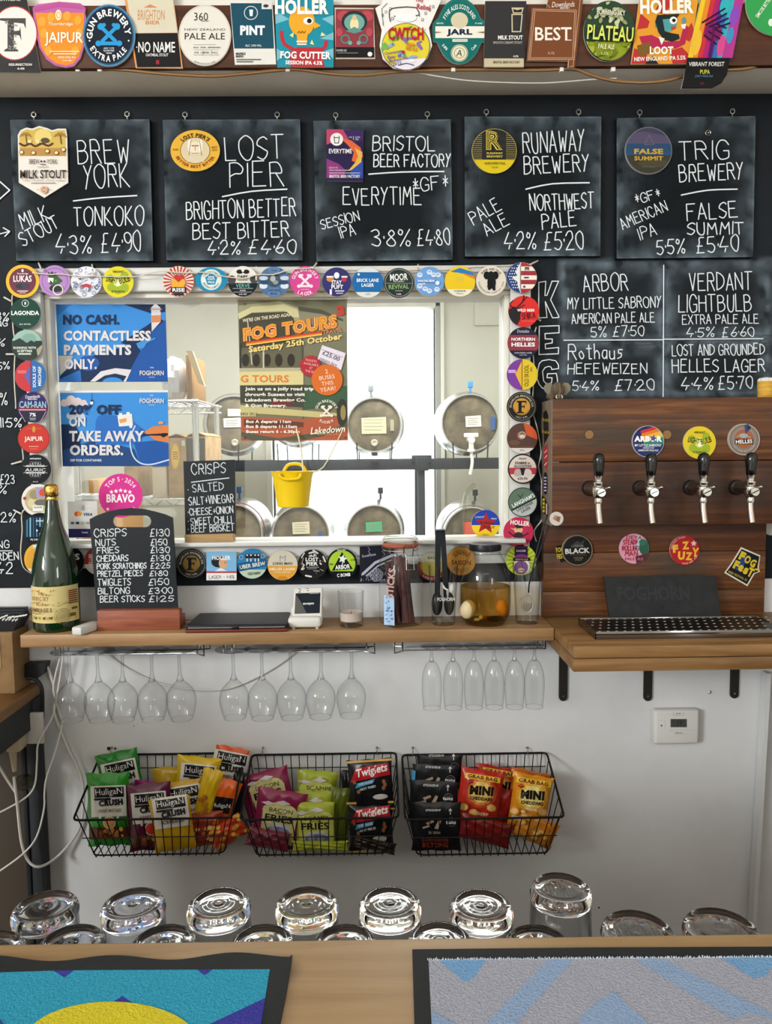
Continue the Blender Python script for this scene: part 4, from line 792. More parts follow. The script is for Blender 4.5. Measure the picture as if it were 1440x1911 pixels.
# on the glass
def star(a): a.b(-30, -30, 30, -2, '#e3c22c'); a.star(0, 1, 21, '#a3272c', .05, .45); a.t('RUSSIAN', 2, 2, 25, 4.5, '#3a1a2c', .02, -3); a.t('STOUT', 6, -6, 22, 4.5, '#3a1a2c', .02, -3); a.t('STARDUST', -11, 13, 17, 3.4, '#dfe4f0', .0, 3); a.t('VEGAN', 15, 10, 11, 2.6, '#dfe4f0'); a.t('5.4% VOL', 0, -20, 11, 2.4, '#333')
disc(RB, 906, 978, 26.5, '#2740a0', 'blue and yellow round badge with a red star, stuck inside window glass', star, Y=.028, th=.0018, group='stickers on the window glass')
def bravo(a):
    a.a('TOP 5 · 2024', 31, 90, 120, 8.5, '#f9dcea', .02)
    for i in range(5): a.star((i-2)*8.6, 10-abs(i-2)*1.6, 4.4, '#fdf0f6')
    a.t('BRAVO', 0, -5, 53, 16, '#fdeef5', .05); a.star(-24, -25, 4, '#fdf0f6'); a.star(24, -24, 4, '#fdf0f6')
disc('award_sticker', 225, 925, 41, '#d6378f', 'large bright pink award sticker above the price chalkboard', bravo, Y=.0294, th=.0006, cat='sticker', group='stickers on the window glass')
def card(a):
    a.b(128, 987, 182, 1003, '#2c2a5e'); a.c(143, 959, 4.4, '#e2522c'); a.c(148, 959, 4.4, '#eba03c'); a.t('VISA', 164, 960, 18, 5.4, '#2b3a78', .03, 0, .2); a.t('Curtis', 158, 993.5, 11, 3, '#fff', .02)
    for i in range(3): a.l([(152+i*1.8, 945-i), (153+i*2.2, 948), (152+i*1.8, 951+i)], .7, '#7a7f8c', 2)
    for i, c in enumerate(('#3c5aa0', '#2a2a2c', '#b8c0b0', '#9aa0a8')): a.b(132+i*9.5, 974, 138+i*9.5, 978, c)
disc('card_sticker', 154, 969, 27, '#dcdad6', 'white and navy card payment sticker low in window left corner', card, poly=[(126, 936), (181, 935), (183, 1003), (128, 1004)], px=True, Y=.0296, th=.0004, cat='sticker', group='stickers on the window glass')
# ================================================================ twine, pegs
TW = M('#d6cfc0', .8); PEG = M('#e4ddd0', .6)
def twine(pts, label, r=.0011, Y=YBD-.006, pegs=()):
    t = thing('twine', label, 'string', P(*pts[0], Y), 'twine round the window')
    B = MB(); B.tube([P(x, y, Y) for x, y in pts], r, TW, 5, 3); B.tube([P(x+.8, y+.6, Y-.0008) for x, y in pts], r*.8, TW, 5, 3); B.obj('strand', t)
    for (x0, y0, x1, y1) in pegs:
        B = MB(); B.cyl(P(x0, y0, -.003), P(x1, y1, Y-.006), .0022, PEG, 8); B.obj('peg', t)
    return t
twine([(60, 509), (95, 512), (110, 511), (145, 515), (180, 515), (250, 516), (285, 508), (315, 505)], 'twine strung over the four left badges above the window', pegs=((72, 490, 77, 503), (172, 494, 174, 512)))
twine([(305, 506), (345, 509), (380, 508), (420, 516), (455, 519), (480, 512), (510, 512), (540, 503), (580, 500), (600, 500)], 'twine strung across the middle badges above the window', pegs=((478, 498, 478, 522), (592, 489, 584, 500)))
twine([(640, 503), (690, 504), (730, 505), (780, 503), (830, 503), (880, 498), (950, 495), (985, 492)], 'twine strung behind the right hand badges above the window', Y=YBD+.009, pegs=((780, 494, 778, 502), (1003, 487, 988, 494)))
twine([(23, 550), (22, 562), (24, 612), (28, 645), (26, 700), (29, 755), (28, 762)], 'twine hanging down the upper left badges beside the window', Y=YBD+.009, pegs=((8, 555, 21, 562), (12, 661, 26, 661)))
twine([(38, 800), (41, 835), (43, 858), (38, 875)], 'short twine by the black filigree badge left of the window', Y=YBD+.009, pegs=((22, 866, 40, 861),))
twine([(50, 948), (40, 958), (41, 990), (38, 1030), (43, 1058), (58, 1070)], 'twine looping beside the lower left badges and bottle', Y=YBD+.009, pegs=((26, 952, 40, 959),))
twine([(1000, 610), (993, 640), (996, 690), (993, 760), (1002, 800), (1009, 845), (1004, 870), (1010, 900), (1009, 940), (1011, 968), (996, 990), (1000, 1010)], 'twine hanging down beside the right side badges', Y=-.012, pegs=((1001, 595, 1008, 598),))
# ================================================================ posters on the glass
YP = .0292
def poster(q, label, art, base, name='poster', group='posters on the window glass'):
    w = [P(x, y, YP) for x, y in q]; c = sum(w, V((0, 0, 0)))/4
    B = MB(); B.hexa(w, (0, .0005, 0), M(base, .45)); o = tag(B.obj(name, origin=c), label, 'poster', group)
    a = Art(onY(YP-.0002)); a.down = True; art(a); a.obj('printed_face', o); return o
NV, B1, B2, B3, LW = '#1d3156', '#3f8fdb', '#2f6ec0', '#2558a5', '#dcd9dc'
def foghorn(a, x, y):
    a.t('THE', x, y-10, 7, 2.6, LW, .02); a.t('FOGHORN', x, y, 45, 9, LW, .04); a.b(x-22, y-4.5, x-17, y+6.5, LW) if 0 else None; a.t('· HOVE ·', x, y+8, 14, 2.2, LW, .01)
def cash(a):
    a.rc = [(104, 568), (308.5, 568), (313, 712.5), (110, 713)]
    a.p([(104, 568), (308, 568), (313, 712), (110, 713)], B1); a.p([(104, 568), (135, 568), (125, 575), (106, 590)], '#3776c0')
    a.p([(230, 568), (308, 568), (308.5, 582), (285, 586)], NV)
    a.p([(279, 604), (292, 592), (309, 600), (309, 612), (262, 650), (225, 640)], NV); a.p([(309, 596), (311, 655), (313, 712), (230, 712), (265, 650), (283, 619)], B3)
    a.p([(109, 664), (136, 664), (128, 685), (112, 700)], '#c9c4bd'); a.p([(112, 702), (135, 680), (170, 665), (255, 640), (262, 655), (240, 695), (230, 712), (111, 713)], NV); a.c(165, 678, 20, B3, 14); a.p([(110, 708), (150, 690), (152, 712), (110, 713)], B2)
    a.p([(168, 712), (188, 693), (215, 687), (245, 690), (235, 712)], LW); a.p([(178, 712), (195, 701), (215, 697), (236, 702), (230, 712)], NV); a.c(210, 715, 20, B1, 11)
    a.p([(283, 619), (282, 583), (300, 582), (300, 600)], LW); a.p([(282.5, 589), (300, 588), (300, 601), (283, 602)], '#d98a5f'); a.b(282, 573, 299, 583, '#c9cfdb'); a.p([(283, 573), (290, 566), (298, 573)], '#dfe3ea'); a.b(280, 576, 302, 578, '#d98a5f')
    a.p([(254, 641), (262, 637), (290, 630), (289, 633), (274, 640), (268, 650), (258, 650)], '#4a90d6')
    a.t('NO CASH.', 170, 596.5, 105, 19, NV, .05); a.t('CONTACTLESS', 200, 626.5, 163, 19.5, LW, .05); a.t('PAYMENTS', 182, 653, 126, 19.5, LW, .05); a.t('ONLY.', 150.5, 679.5, 60, 19.5, LW, .05); foghorn(a, 283, 696)
poster([(104, 568), (308.5, 568), (313, 712.5), (110, 713)], 'upper blue poster reading NO CASH CONTACTLESS PAYMENTS ONLY', cash, '#3f8fdb')
def away(a):
    a.rc = [(111, 729), (313.5, 728), (315, 870), (117, 870.5)]
    a.p([(112, 733), (313, 732), (315, 870), (117, 870)], B1)
    for x, y, r in ((120, 752, 7), (132, 747, 9), (145, 750, 8), (156, 752, 6)): a.c(x, y, r, '#d9c9cb')
    a.b(113, 752, 164, 757, '#d9c9cb')
    for x, y, r in ((130, 776, 6), (140, 772, 8), (152, 776, 6)): a.c(x, y, r, '#c6d0e4')
    a.p([(114, 792), (140, 792), (150, 812), (150, 870), (117, 870)], NV); a.p([(118, 840), (180, 820), (250, 838), (262, 870), (117, 870)], '#24497f')
    a.p([(178, 788), (182, 778), (190, 773), (240, 778), (262, 798), (256, 830), (178, 830)], B2); a.p([(262, 798), (280, 810), (256, 820)], B3)
    a.p([(219, 775), (246, 772), (248, 794), (222, 796)], '#e8e2dc'); a.p([(222, 783), (236, 780), (236, 787), (224, 790)], '#d9a06a'); a.b(222, 771, 228, 777, '#f0ece6'); a.b(236, 769, 242, 775, '#f0ece6'); a.c(244, 796, 3, '#dfe6f2')
    a.p([(268, 806), (285, 796), (314, 793), (315, 826), (290, 822)], '#d6824c'); a.p([(265, 811), (300, 809), (313, 808), (313, 813), (300, 813), (265, 813)], '#1d1f2c'); a.c(305, 812, 5, '#1d1f2c', 4); a.c(300, 789, 5, '#d99a72', 3)
    a.p([(250, 826), (290, 822), (315, 828), (315, 870), (262, 870)], B3); a.l([(252, 795), (243, 818), (246, 845), (258, 862), (280, 867), (315, 858)], 2.6, '#c9d6ee', 4)
    a.l([(171, 733), (171, 748)], .7, '#24324c'); a.c(171, 752, 3.2, '#dfe3ea'); a.c(171, 747.5, 2, NV)
    a.t('20% OFF', 177, 764.5, 97, 19, NV, .05); a.t('ON', 144, 787, 31, 18.5, LW, .05); a.t('TAKE AWAY', 199, 814, 140, 20, LW, .05); a.t('ORDERS.', 180, 840, 100, 20, LW, .05); a.t('50P FOR CONTAINER', 160.5, 859, 59, 4.6, LW, .03); foghorn(a, 283, 748)
poster([(111, 729), (313.5, 728), (315, 870), (117, 870.5)], 'lower blue poster reading 20% OFF ON TAKE AWAY ORDERS', away, '#e2e2e2')
def tours(a):
    a.rc = [(443.5, 560), (647, 558.5), (649, 822), (450, 822.5)]
    OR, CRM = '#e8a03a', '#f0e6c8'
    a.p([(444, 560), (647, 558), (649, 822), (450, 823)], '#7d7c66'); a.p([(445, 570), (520, 562), (560, 575), (572, 590), (572, 600), (445, 592)], '#a6a283')
    a.p([(444, 585), (470, 572), (530, 568), (556, 578), (558, 592), (546, 592), (530, 580), (470, 583), (446, 596)], '#d6cf9e'); a.p([(446, 596), (470, 584), (535, 582), (548, 594), (552, 640), (447, 650)], '#4e4c40')
    a.p([(555, 575), (646, 590), (646, 620), (560, 600)], '#8f8c74'); a.p([(556, 572), (600, 578), (640, 596), (640, 600), (600, 586), (558, 580)], '#57584a')
    a.p([(447, 650), (566, 640), (566, 690), (447, 690)], '#6a6752')
    for x in (458, 478, 498, 520, 543): a.c(x, 672, 7, '#3a382f', 12)
    a.b(447, 640, 450, 688, '#3f3e36'); a.b(490, 645, 493, 688, '#c9c7b2'); a.l([(462, 600), (470, 680)], 2, '#c9c7b2'); a.l([(563, 600), (566, 810)], 2.4, '#57584a')
    a.p([(447, 687), (566, 686), (566, 693), (447, 694)], '#b9b294'); a.p([(447, 694), (566, 692), (566, 718), (447, 719)], '#dccf96'); a.t('G TOURS', 494, 707, 90, 14, '#d8823a', .03)
    a.p([(447, 720), (566, 718), (648, 722), (648, 748), (566, 760), (448, 752)], '#4b4c41'); a.p([(566, 722), (648, 720), (648, 752), (566, 765)], '#46604a'); a.p([(447, 756), (640, 772), (640, 782), (448, 770)], '#c9bd84')
    a.p([(448, 778), (566, 782), (640, 775), (649, 800), (649, 822), (450, 823)], '#b35f45'); a.p([(449, 806), (520, 818), (600, 806), (648, 790), (648, 797), (600, 815), (560, 822), (470, 822), (449, 816)], '#5d5b4c'); a.c(638, 770, 10, '#3f3e37', 26); a.c(640, 770, 5, '#9a8a5c', 14)
    a.b(448, 768, 478, 777, '#cfc38a'); a.t('B450 SRU', 463, 772.5, 29, 6, '#3b3a32', .01); a.b(505, 745, 545, 758, '#7a3a34'); a.p([(455, 782), (566, 788), (566, 797), (455, 795)], '#6d4438')
    a.t("WE'RE ON THE ROAD AGAIN...", 501, 592, 98, 7, CRM, .03, 7.5, .15)
    for c, o in (('#c8402f', .11), ('#f3dc98', .085), ('#d9652f', .05), (OR, .012)): a.t('FOG TOURS', 541, 612, 178, 26, c, o, 8.5, .1)
    for i, c in enumerate(('#c8402f', '#e07a30', '#f0c060')): a.l([(460, 639+i*2.6), (600, 619+i*2.6)], 2.6, c)
    a.t('3', 635, 580, 15, 19, '#d2463a', .06, 6); a.t('TRAVEL', 620, 617.5, 38, 7.5, '#efd9a0', .02, 8); a.t('TRAVEL', 620, 617, 38, 7.5, '#c8402f', .0, 8)
    a.t('Saturday 25th October', 551, 641.5, 176, 15, '#f0d489', .035, 8.3, .12)
    a.p([(601+ (645-601)*0, 644), (645, 659), (636, 691), (592, 670)], '#e6ddea'); a.l([(600, 652), (640, 667)], .8, '#8a6a9a'); a.l([(595, 670), (633, 688)], .8, '#8a6a9a'); a.t('£25.00', 618, 664, 34, 8.5, '#463a52', .01, -23); a.t('return fare', 613, 675, 34, 5.5, '#463a52', .0, -23)
    n = 26; a.p([(579+(21 if i % 2 else 18)*cos(2*pi*i/(2*n)), 683+(21 if i % 2 else 18)*sin(2*pi*i/(2*n))) for i in range(2*n)], '#b5343c')
    for i, s in enumerate(('TICKETS', 'AVAILABLE', 'AT', 'THE BAR')): a.t(s, 580, 673+i*6.8, (22, 28, 6, 22)[i], 4.2, '#e9b9b0', .01, -10)
    a.c(610, 709, 29, '#d8702f')
    for i, s in enumerate(('2', 'BUSES', 'THIS', 'YEAR!')): a.t(s, 609+i*.8, 693+i*11, (5, 29, 22, 29)[i], 7.6, '#f3e4cf', .0, 8)
    for i, (s, wd) in enumerate((('Join us on a jolly road trip', 128), ('through Sussex to visit', 112), ('Lakedown Brewing Co.', 113), ('& Gun Brewery.', 78))): a.t(s, 457+wd/2, 726.5+i*10.4, wd, 8.4, '#f4f1e6', .035)
    for i, (s, wd) in enumerate((('Bus A departs 11am', 84), ('Bus B departs 11.15am', 95), ('Buses return 6 - 6.30pm', 100))): a.t(s, 459+wd/2, 787.5+i*9.3, wd, 7.4, '#f4f1e6', .035)
    b = Art(a.fn, 609, 768); b.k = a.k; b.m = a.m; wrench(b, '#efe8d8', .75); b.a('GUN BREWERY', 20, 90, 150, 5, '#efe8d8', .02); b.a('SUSSEX', 20, -90, 80, 5, '#efe8d8', .02, flip=True); a.k = b.k
    a.t('Lakedown', 612, 802, 64, 13, '#f2ead6', .02, 4, .25); a.t('BREWING CO.', 612, 810, 40, 3, '#d9b088', .01)
    for x, y in ((451, 566), (453, 817), (641, 816)): a.c(x, y, 2.6, '#8a6a52')
poster([(443.5, 560), (647, 558.5), (649, 822), (450, 822.5)], 'retro bus poster reading FOG TOURS Saturday 25th October', tours, '#7d7c66')
# ================================================================ beam pump clips
YK = YBM-.015
def clip(q, base, label, art, dz=.006, name='pump_clip', rim='#c9c4ba', th=.004, rough=.4, convex=False):
    Y = YK-dz; w = [P(x, y, Y) for x, y in q]; B = MB(); B.prism(w[::-1], (0, th, 0), M(base, rough), M(rim, .5)); c = sum(w, V((0, 0, 0)))/len(w)
    o = tag(B.obj(name, origin=c), label, 'pump clip', 'pump clips along the ceiling beam'); a = Art(onY(Y-.0002), rough=rough); a.down = True; a.rc = q if convex else None; art(a); a.obj('printed_face', o); return o
def ell(cx, cy, rx, ry, n=40, rot=0):
    r = radians(rot); return [(cx+rx*cos(2*pi*i/n)*cos(r)-ry*sin(2*pi*i/n)*sin(r), cy+rx*cos(2*pi*i/n)*sin(r)+ry*sin(2*pi*i/n)*cos(r)) for i in range(n)]
def sub(a, x, y, rot=0):
    b = Art(a.fn, x, y, rot, rough=a.rough); b.m = a.m; b.k = a.k; return b
def c1(a):
    a.t('EXTREME', 18, -1, 40, 5, '#e9e4e0'); a.c(27, 62, 43, '#b23c40', 51); a.c(27, 62, 41, '#e4e0da', 49)
    G = '#4a4a4a'; a.p([(0, 34), (48, 34), (48, 54), (44, 44), (26, 42), (26, 58), (36, 57), (38, 50), (40, 76), (36, 66), (26, 65), (26, 90), (34, 93), (34, 96), (8, 96), (8, 93), (14, 90), (14, 40), (0, 38)], G)
    rnd = random.Random(2)
    for i in range(26): x, y = rnd.uniform(10, 30), rnd.uniform(38, 92); a.c(x, y, 1.6, '#8c8a88', n=8)
    a.t('RESURRECTION', 38, 120.5, 43, 4.6, '#f0ece8', .02); a.t('4.4%', 39, 128, 14, 4, '#f0ece8', .02)
clip([(-30, -12), (48, -12), (76, 136), (8, 135), (-30, 135)], '#1c1b1e', 'black pump clip with a white oval and ornate F, left end of beam', c1)
def c2(a):
    a.p([(66, 24), (157, 24), (155, 80), (148, 104), (136, 119), (122, 122), (105, 118), (88, 106), (76, 86)], '#e58e2c'); a.p([(63, 14), (110, 4), (157, 10), (157, 17), (110, 12), (64, 22)], '#b55497')
    for x, y in ((78, 40), (95, 32), (125, 30), (145, 38), (82, 62), (147, 62), (90, 95), (140, 95)): a.c(x, y, 7, '#eda23e', 9)
    a.c(109, 28, 6, '#f4e3b8', 10); a.g(109, 28, 4, 1, '#d08a2a', 6); a.t('Thornbridge', 113, 45.5, 46, 8, '#f9ecd0', .01); a.t('JAIPUR', 119, 73, 71, 26, '#fbf2e2', .015); a.b(92, 95, 148, 97, '#f6dfae'); a.b(100, 99.5, 142, 101.5, '#f6dfae'); a.t('INDIA PALE ALE', 125, 107, 32, 4, '#fbf2e2', .01); a.t('5.9% ABV', 126, 113, 18, 3, '#fbf2e2')
clip([(61, 14), (70, 8), (110, 3), (150, 6), (159, 14), (158, 24), (160, 30), (158, 82), (150, 108), (138, 123), (122, 126), (103, 122), (86, 110), (73, 88), (65, 50), (62, 28)], '#bb5a9d', 'orange shield pump clip with pink edge reading JAIPUR', c2)
def c3(a):
    a.c(203, 66, 46, '#19222f', 55); b = sub(a, 203, 66, 0); b.a('GUN BREWERY', 36, 95, 190, 11, '#f0f2f2', .03, ry=43); b.a('EXTRA PALE', 36, -92, 118, 9.5, '#f0f2f2', .03, flip=True, ry=43); b.g(0, 0, 45, .8, '#3d6f94', 54); wrench(b, '#2f96d2', 1.5); b.t('ABV 3.9%', 0, -24, 20, 3.4, '#d0dde4'); b.t('GLUTEN FREE', 0, -28.5, 20, 3, '#f0f2f2', .02); b.t('VEGAN', 0, -33, 11, 3, '#f0f2f2', .02); b.c(-36, -10, 1.6, '#f0f2f2'); b.c(37, -10, 1.6, '#f0f2f2'); a.k = b.k
clip(ell(203, 66, 49, 58), '#3a83b4', 'blue rimmed navy oval pump clip with crossed tools', c3, .010)
def c4(a):
    a.p([(236, -10), (321, -10), (331, 61), (246, 62)], '#d2cbb6'); a.p([(246, 62.5), (331, 61.5), (338, 125), (256, 125.5)], '#1d1c1e'); a.t('BRIGHTON', 282, 28, 50, 19, '#c88a58', .0); a.t('BIER', 285, 42, 27, 7, '#c88a58', .02); a.p([(268, 14), (280, 8), (294, 14)], '#c88a58'); a.t('NO NAME', 292, 88, 68, 20, '#f4f2ee', .02); a.t('OATMEAL STOUT', 293, 102.5, 42, 5.4, '#f4f2ee', .01); a.b(291, 112, 297, 120, '#9a2f34'); a.c(255, 88, 1.2, '#eee'); a.c(326, 88, 1.2, '#eee')
clip([(231, -12), (322, -12), (341, 127.5), (253, 126.5)], '#d9965a', 'half cream half black rectangular pump clip reading NO NAME', c4, .004, convex=True)
def c5(a): D = '#22231f'; a.g(382, 66, 48, .8, '#b9b4a8', 56); a.t('360', 375, 31, 26, 15, D, .0); a.t('NEW ZEALAND', 382, 55, 76, 4, '#4a4a48', 0); a.t('PALE ALE', 382, 67.5, 75, 12, D, .0); a.b(361, 83, 403, 83.6, '#888'); a.t('PALE   CRISP   REFRESHING', 386, 88.5, 50, 2.6, D, .01); a.b(361, 92.5, 408, 93, '#888'); a.t('4.5%   LIMITED   VOL.2', 384, 98, 44, 3, D, .01); a.b(361, 102, 408, 102.6, '#888'); a.b(378, 93, 378.6, 102, '#888'); a.b(394, 93, 394.6, 102, '#888'); a.t('BREWERY', 383, 39, 14, 2, D); b = sub(a, 382, 66); b.a('BREWED IN THE SOUTH · SUSSEX', 46, -90, 50, 2.6, D, 0, flip=True, ry=53); a.k = b.k
clip(ell(382, 66, 49, 57), '#dedad2', 'plain cream oval pump clip reading PALE ALE', c5, .007)
def c6(a): a.p([(430, 6), (507, 6), (511, 90.5), (437, 90.5)], '#1c4b5e'); a.b(488, 5, 507, 17, '#d6d8d6'); a.c(496, 11, 5, '#333', 3); a.g(468, 24, 13, 1.4, '#d8e0e0'); a.p([(465, 18), (472, 18), (471, 30), (466, 30)], '#e8eeee'); a.t('PINT', 471, 56.5, 46, 18, '#f2f4f4', .06); a.t('ALC. 3.9% VOL.', 473, 85, 31, 4, '#e8eeee', .02); a.t('MARBLE', 449, 100, 18, 4.4, '#2b2b2b', .03); a.t('BEERS', 447, 105, 14, 4, '#2b2b2b', .03); a.b(441, 110, 487, 112, '#6a6a6a'); a.b(441, 114, 472, 116, '#6a6a6a')
clip([(429, 4), (508, 4), (515, 120), (438, 121)], '#dcdbd6', 'dark teal pump clip with white foot reading PINT', c6, .005, convex=True)
def c7(a):
    T = '#1f8ca2'; a.b(513, -6, 622, 125, T)
    for p in ([(513, 20), (540, 36), (513, 45)], [(600, 35), (622, 28), (622, 48)], [(596, 72), (622, 60), (622, 75)], [(513, 88), (530, 100), (513, 118)], [(606, 95), (622, 90), (622, 110)]): a.p(p, '#79b7c8')
    R = '#b5333c'; a.l([(525, 60), (530, 82), (556, 96)], 7, R, 2); a.l([(596, 94), (606, 88), (608, 78)], 7, R, 2); a.p([(540, 98), (556, 88), (598, 88), (606, 125), (542, 125)], R)
    a.c(563, 40, 24, '#e6a52e', 28); a.p([(553, 62), (574, 62), (572, 80), (555, 80)], '#e6a52e'); a.p([(585, 40), (599, 48), (586, 54)], '#e6a52e'); a.b(553, 76, 573, 79, '#e9e4d6'); a.b(554, 81, 572, 84, '#e9e4d6'); a.c(575, 39, 9, '#f4f2ee', 7); a.c(577, 39, 4.4, '#1d1c20'); a.l([(555, 62), (558, 58), (561, 62), (564, 58), (567, 62), (570, 58)], 1, '#5c3a12')
    for p in ([(540, 66), (548, 60), (547, 70)], [(582, 74), (586, 84), (578, 82)], [(600, 60), (608, 66), (598, 68)]): a.p(p, '#f0d892')
    a.t('HOLLER', 563, 13, 100, 28, '#f5f1ea', .07); a.t('FOG CUTTER', 570, 103, 94, 14, '#f6f4f0', .05, -1); a.t('SESSION IPA 4.5%', 567, 117, 69, 7.5, '#f6f4f0', .04, -1)
clip([(512, -8), (622, -8), (622, 125), (517, 125)], '#1f8ca2', 'teal pump clip with a yellow bulb figure and red arms', c7, .005, convex=True)
def c8(a):
    a.p([(626, 17), (697, 17), (697, 88), (626, 88)], '#8c3a44'); a.c(641, 30, 12, '#b34a54', 10); a.c(684, 30, 12, '#b34a54', 10); a.c(661, 40, 24, '#2a3436', 20); a.c(661, 42, 19, '#6fa39c', 16); a.c(661, 46, 8, '#e6d8a8', 13); a.c(661, 33, 4, '#d8b888', 5); a.p([(645, 58), (661, 50), (677, 58), (661, 63)], '#5d8f8a')
    for s in (-1, 1): a.g(661+s*17, 73, 9, 3, '#4f827e'); a.c(661+s*28, 60, 6, '#b34a54', 8); a.c(661+s*8, 80, 4, '#6fa39c')
    a.b(626, 88, 698, 107, '#1c1b1d'); a.t('DINNER ALE', 637, 94, 19, 4, '#ddd', .0); a.b(629, 98, 668, 99.6, '#777'); a.c(690, 101, 4.4, '#e8e8e8')
clip([(624, 14), (697, 15), (700, 110), (626, 110)], '#c9bfae', 'small dark pump clip with a red and teal shrine scene', c8, .004, convex=True)
def c9(a):
    K = '#17171a'; a.p([(703, 17), (714, 12), (718, -4), (740, -12), (800, -12), (818, 4), (797, 48), (793, 56), (716, 50)], '#e9e8e6')
    for x, y in ((718, 20), (726, 14), (712, 26), (800, 16), (806, 10), (792, 22), (730, 32), (786, 34)): a.b(x, y, x+4, y+5, K); a.b(x+.8, y+.8, x+3.2, y+4.2, '#e9e8e6')
    a.l([(715, 48), (712, 16), (722, 6)], 1, K); a.l([(728, 40), (726, 20), (740, 14), (776, 14), (782, 30)], 1.6, K, 2); a.l([(735, 30), (757, 34), (780, 28)], 1.4, K, 2); a.c(757, 33, 20, '#f1f0ee', 8); a.t('Rebel', 790, 13, 25, 10, '#b52f3c', .02, -6); a.t('Tiny', 782, 1, 16, 8, '#b52f3c', .02, -4)
    a.c(757, 87, 45, K, 44); a.c(757, 87, 44, '#d9c93a', 43); a.cl = (757, -87, 44, 43)
    rnd = random.Random(6)
    for i in range(24): t = rnd.uniform(0, 6.28); r = rnd.uniform(15, 40); x, y = 757+r*cos(t), 87+r*sin(t); a.l([(x, y), (x+rnd.uniform(-8, 8), y+rnd.uniform(-8, 8)), (x+rnd.uniform(-12, 12), y+rnd.uniform(-10, 10))], rnd.choice((4, 6)), rnd.choice(('#8c6aa8', '#6fae4a', '#a9c94a', '#8a9fc9')), 3)
    a.p([(740, 112), (800, 108), (795, 140), (720, 140)], '#dfd9e6'); a.cl = None
    a.t('CWTCH', 757, 63, 66, 24, '#b8202c', .06); a.t('Welsh', 766, 83, 18, 7, '#c8702c', .03, -8); a.t('RED ALE', 768, 91, 22, 7, '#c8702c', .03, -8)
    for i, s in enumerate(('Champion', 'Beer of', 'Britain', '2015')): a.t(s, 733+i*2.5, 98+i*7, (32, 26, 24, 17)[i], 6.4, '#4b3a8a', .01, 10)
    a.l([(744, 122), (758, 118), (772, 122)], 1.4, K, 2); a.c(768, 113, 5, '#e9e9ec', 3); a.c(752, 97, 3, '#b8202c')
clip([(700, 15), (712, 8), (716, -14), (812, -14), (822, 2), (800, 52), (806, 85), (798, 108), (782, 125), (757, 132), (733, 127), (714, 110), (708, 85), (712, 56)], '#e9e8e6', 'cut-out pump clip with a yellow swirl ball reading CWTCH', c9, .010)
def c10(a):
    T = '#146b66'; a.c(857, 58, 40, T, 58); a.b(809, 44, 907, 76, T); a.b(812, 49, 904, 71, '#e9e4d8'); a.c(857, 38, 16, '#cfc6a8', 15); a.t('JARL', 857, 61, 48, 14, '#1c2c48', .05); a.b(844, 73, 872, 78, '#e9e4d8'); a.t('A HOPPY BLOND SESSION ALE', 858, 75.5, 26, 2, '#222'); b = sub(a, 857, 58); b.a('FYNE ALES SCOTLAND', 33, 90, 120, 6.4, '#e8efe8', .02, ry=46); b.t('3.8%', -27, -30, 13, 5, '#e8efe8', .02, -50); b.t('Cask', 27, -30, 13, 5, '#e8efe8', .02, 50); a.k = b.k
    a.c(857, 99, 16, '#e0d9bc'); a.g(857, 99, 15, 1, '#2f5a50'); a.g(857, 99, 10, .8, '#2f5a50'); a.t('A', 857, 99, 11, 12, '#2a3a34', .0, 0, .2); a.t('BREWED', 821, 43.5, 13, 3, '#e8efe8'); a.t('BY HAND', 893, 43.5, 13, 3, '#e8efe8')
    for s in (-1, 1): a.p([(857+s*32, 60), (857+s*46, 58.5), (857+s*46, 61.5)], '#8a6a4a')
clip([(857+43*sin(t), 58-62*cos(t)) for t in [radians(x) for x in range(-66, 67, 11)]]+[(908, 43), (907, 78), (899, 79)]+[(857+43*sin(t), 58-62*cos(t)) for t in [radians(x) for x in range(116, 245, 11)]]+[(815, 79), (807, 78), (807, 43)], '#146b66', 'teal pump clip with a white band reading JARL', c10, .006)
def c11(a):
    C = '#cdbf9f'; a.b(903, 109, 977, 125, '#c3b79a'); a.p([(954, 14), (977, 14), (974, 25), (957, 25)], C); a.p([(957, 16.5), (965, 19), (974, 16.5), (972.5, 23), (958.5, 23)], '#2a2a2c'); a.l([(955, 27), (955.5, 59), (971, 59), (974, 27)], 2.2, C, closed=True); a.t('MILK STOUT', 952, 70, 46, 8, '#f2f0ea', .04); a.t('SMOOTH CREAMY STOUT', 947, 79.5, 54, 4.6, '#cfcabc', .0); a.t('4.5%', 962, 105, 10, 3.4, '#eee', .02); a.t('BRISTOL BEER FACTORY', 945, 116, 50, 4.6, '#3a362c', .01)
clip([(905, 2), (982, 2), (977, 125.5), (902, 125)], '#29292b', 'charcoal pump clip with a beige strip and milk glass outline', c11, .007, convex=True)
def c12(a):
    C = '#d9b394'
    for q in ([(995, 17), (1075, 19), (1071, 111), (986, 111)], [(998, 20), (1072, 22), (1068, 108), (989, 108)]): a.l(q, .9, C, closed=True)
    a.t('BEST', 1032, 63, 68, 25, '#f1e7dc', .015); a.b(998, 74, 1010, 75.6, '#f1e7dc'); a.b(1054, 74, 1066, 75.6, '#f1e7dc'); a.t('Downlands', 1051, 8, 42, 10, '#f1e7dc', .0, 2, .2); a.t('BREWERY', 1054, 15, 18, 3, '#f1e7dc', .01); a.t('4.1%', 1028, 99, 12, 5, C, .01); a.l([(1025, -8), (1020, 8), (1026, 14)], .9, C); a.l([(1063, 124), (1069, 124), (1083, -8)], .9, C); a.l([(1061, 112), (1060, 126)], .9, C)
clip([(993, 14), (1020, 15), (1022, -12), (1089, -12), (1072, 127), (1058, 127), (1060, 114), (983, 113)], '#73401f', 'brown pump clip with double line border reading BEST', c12, .009)
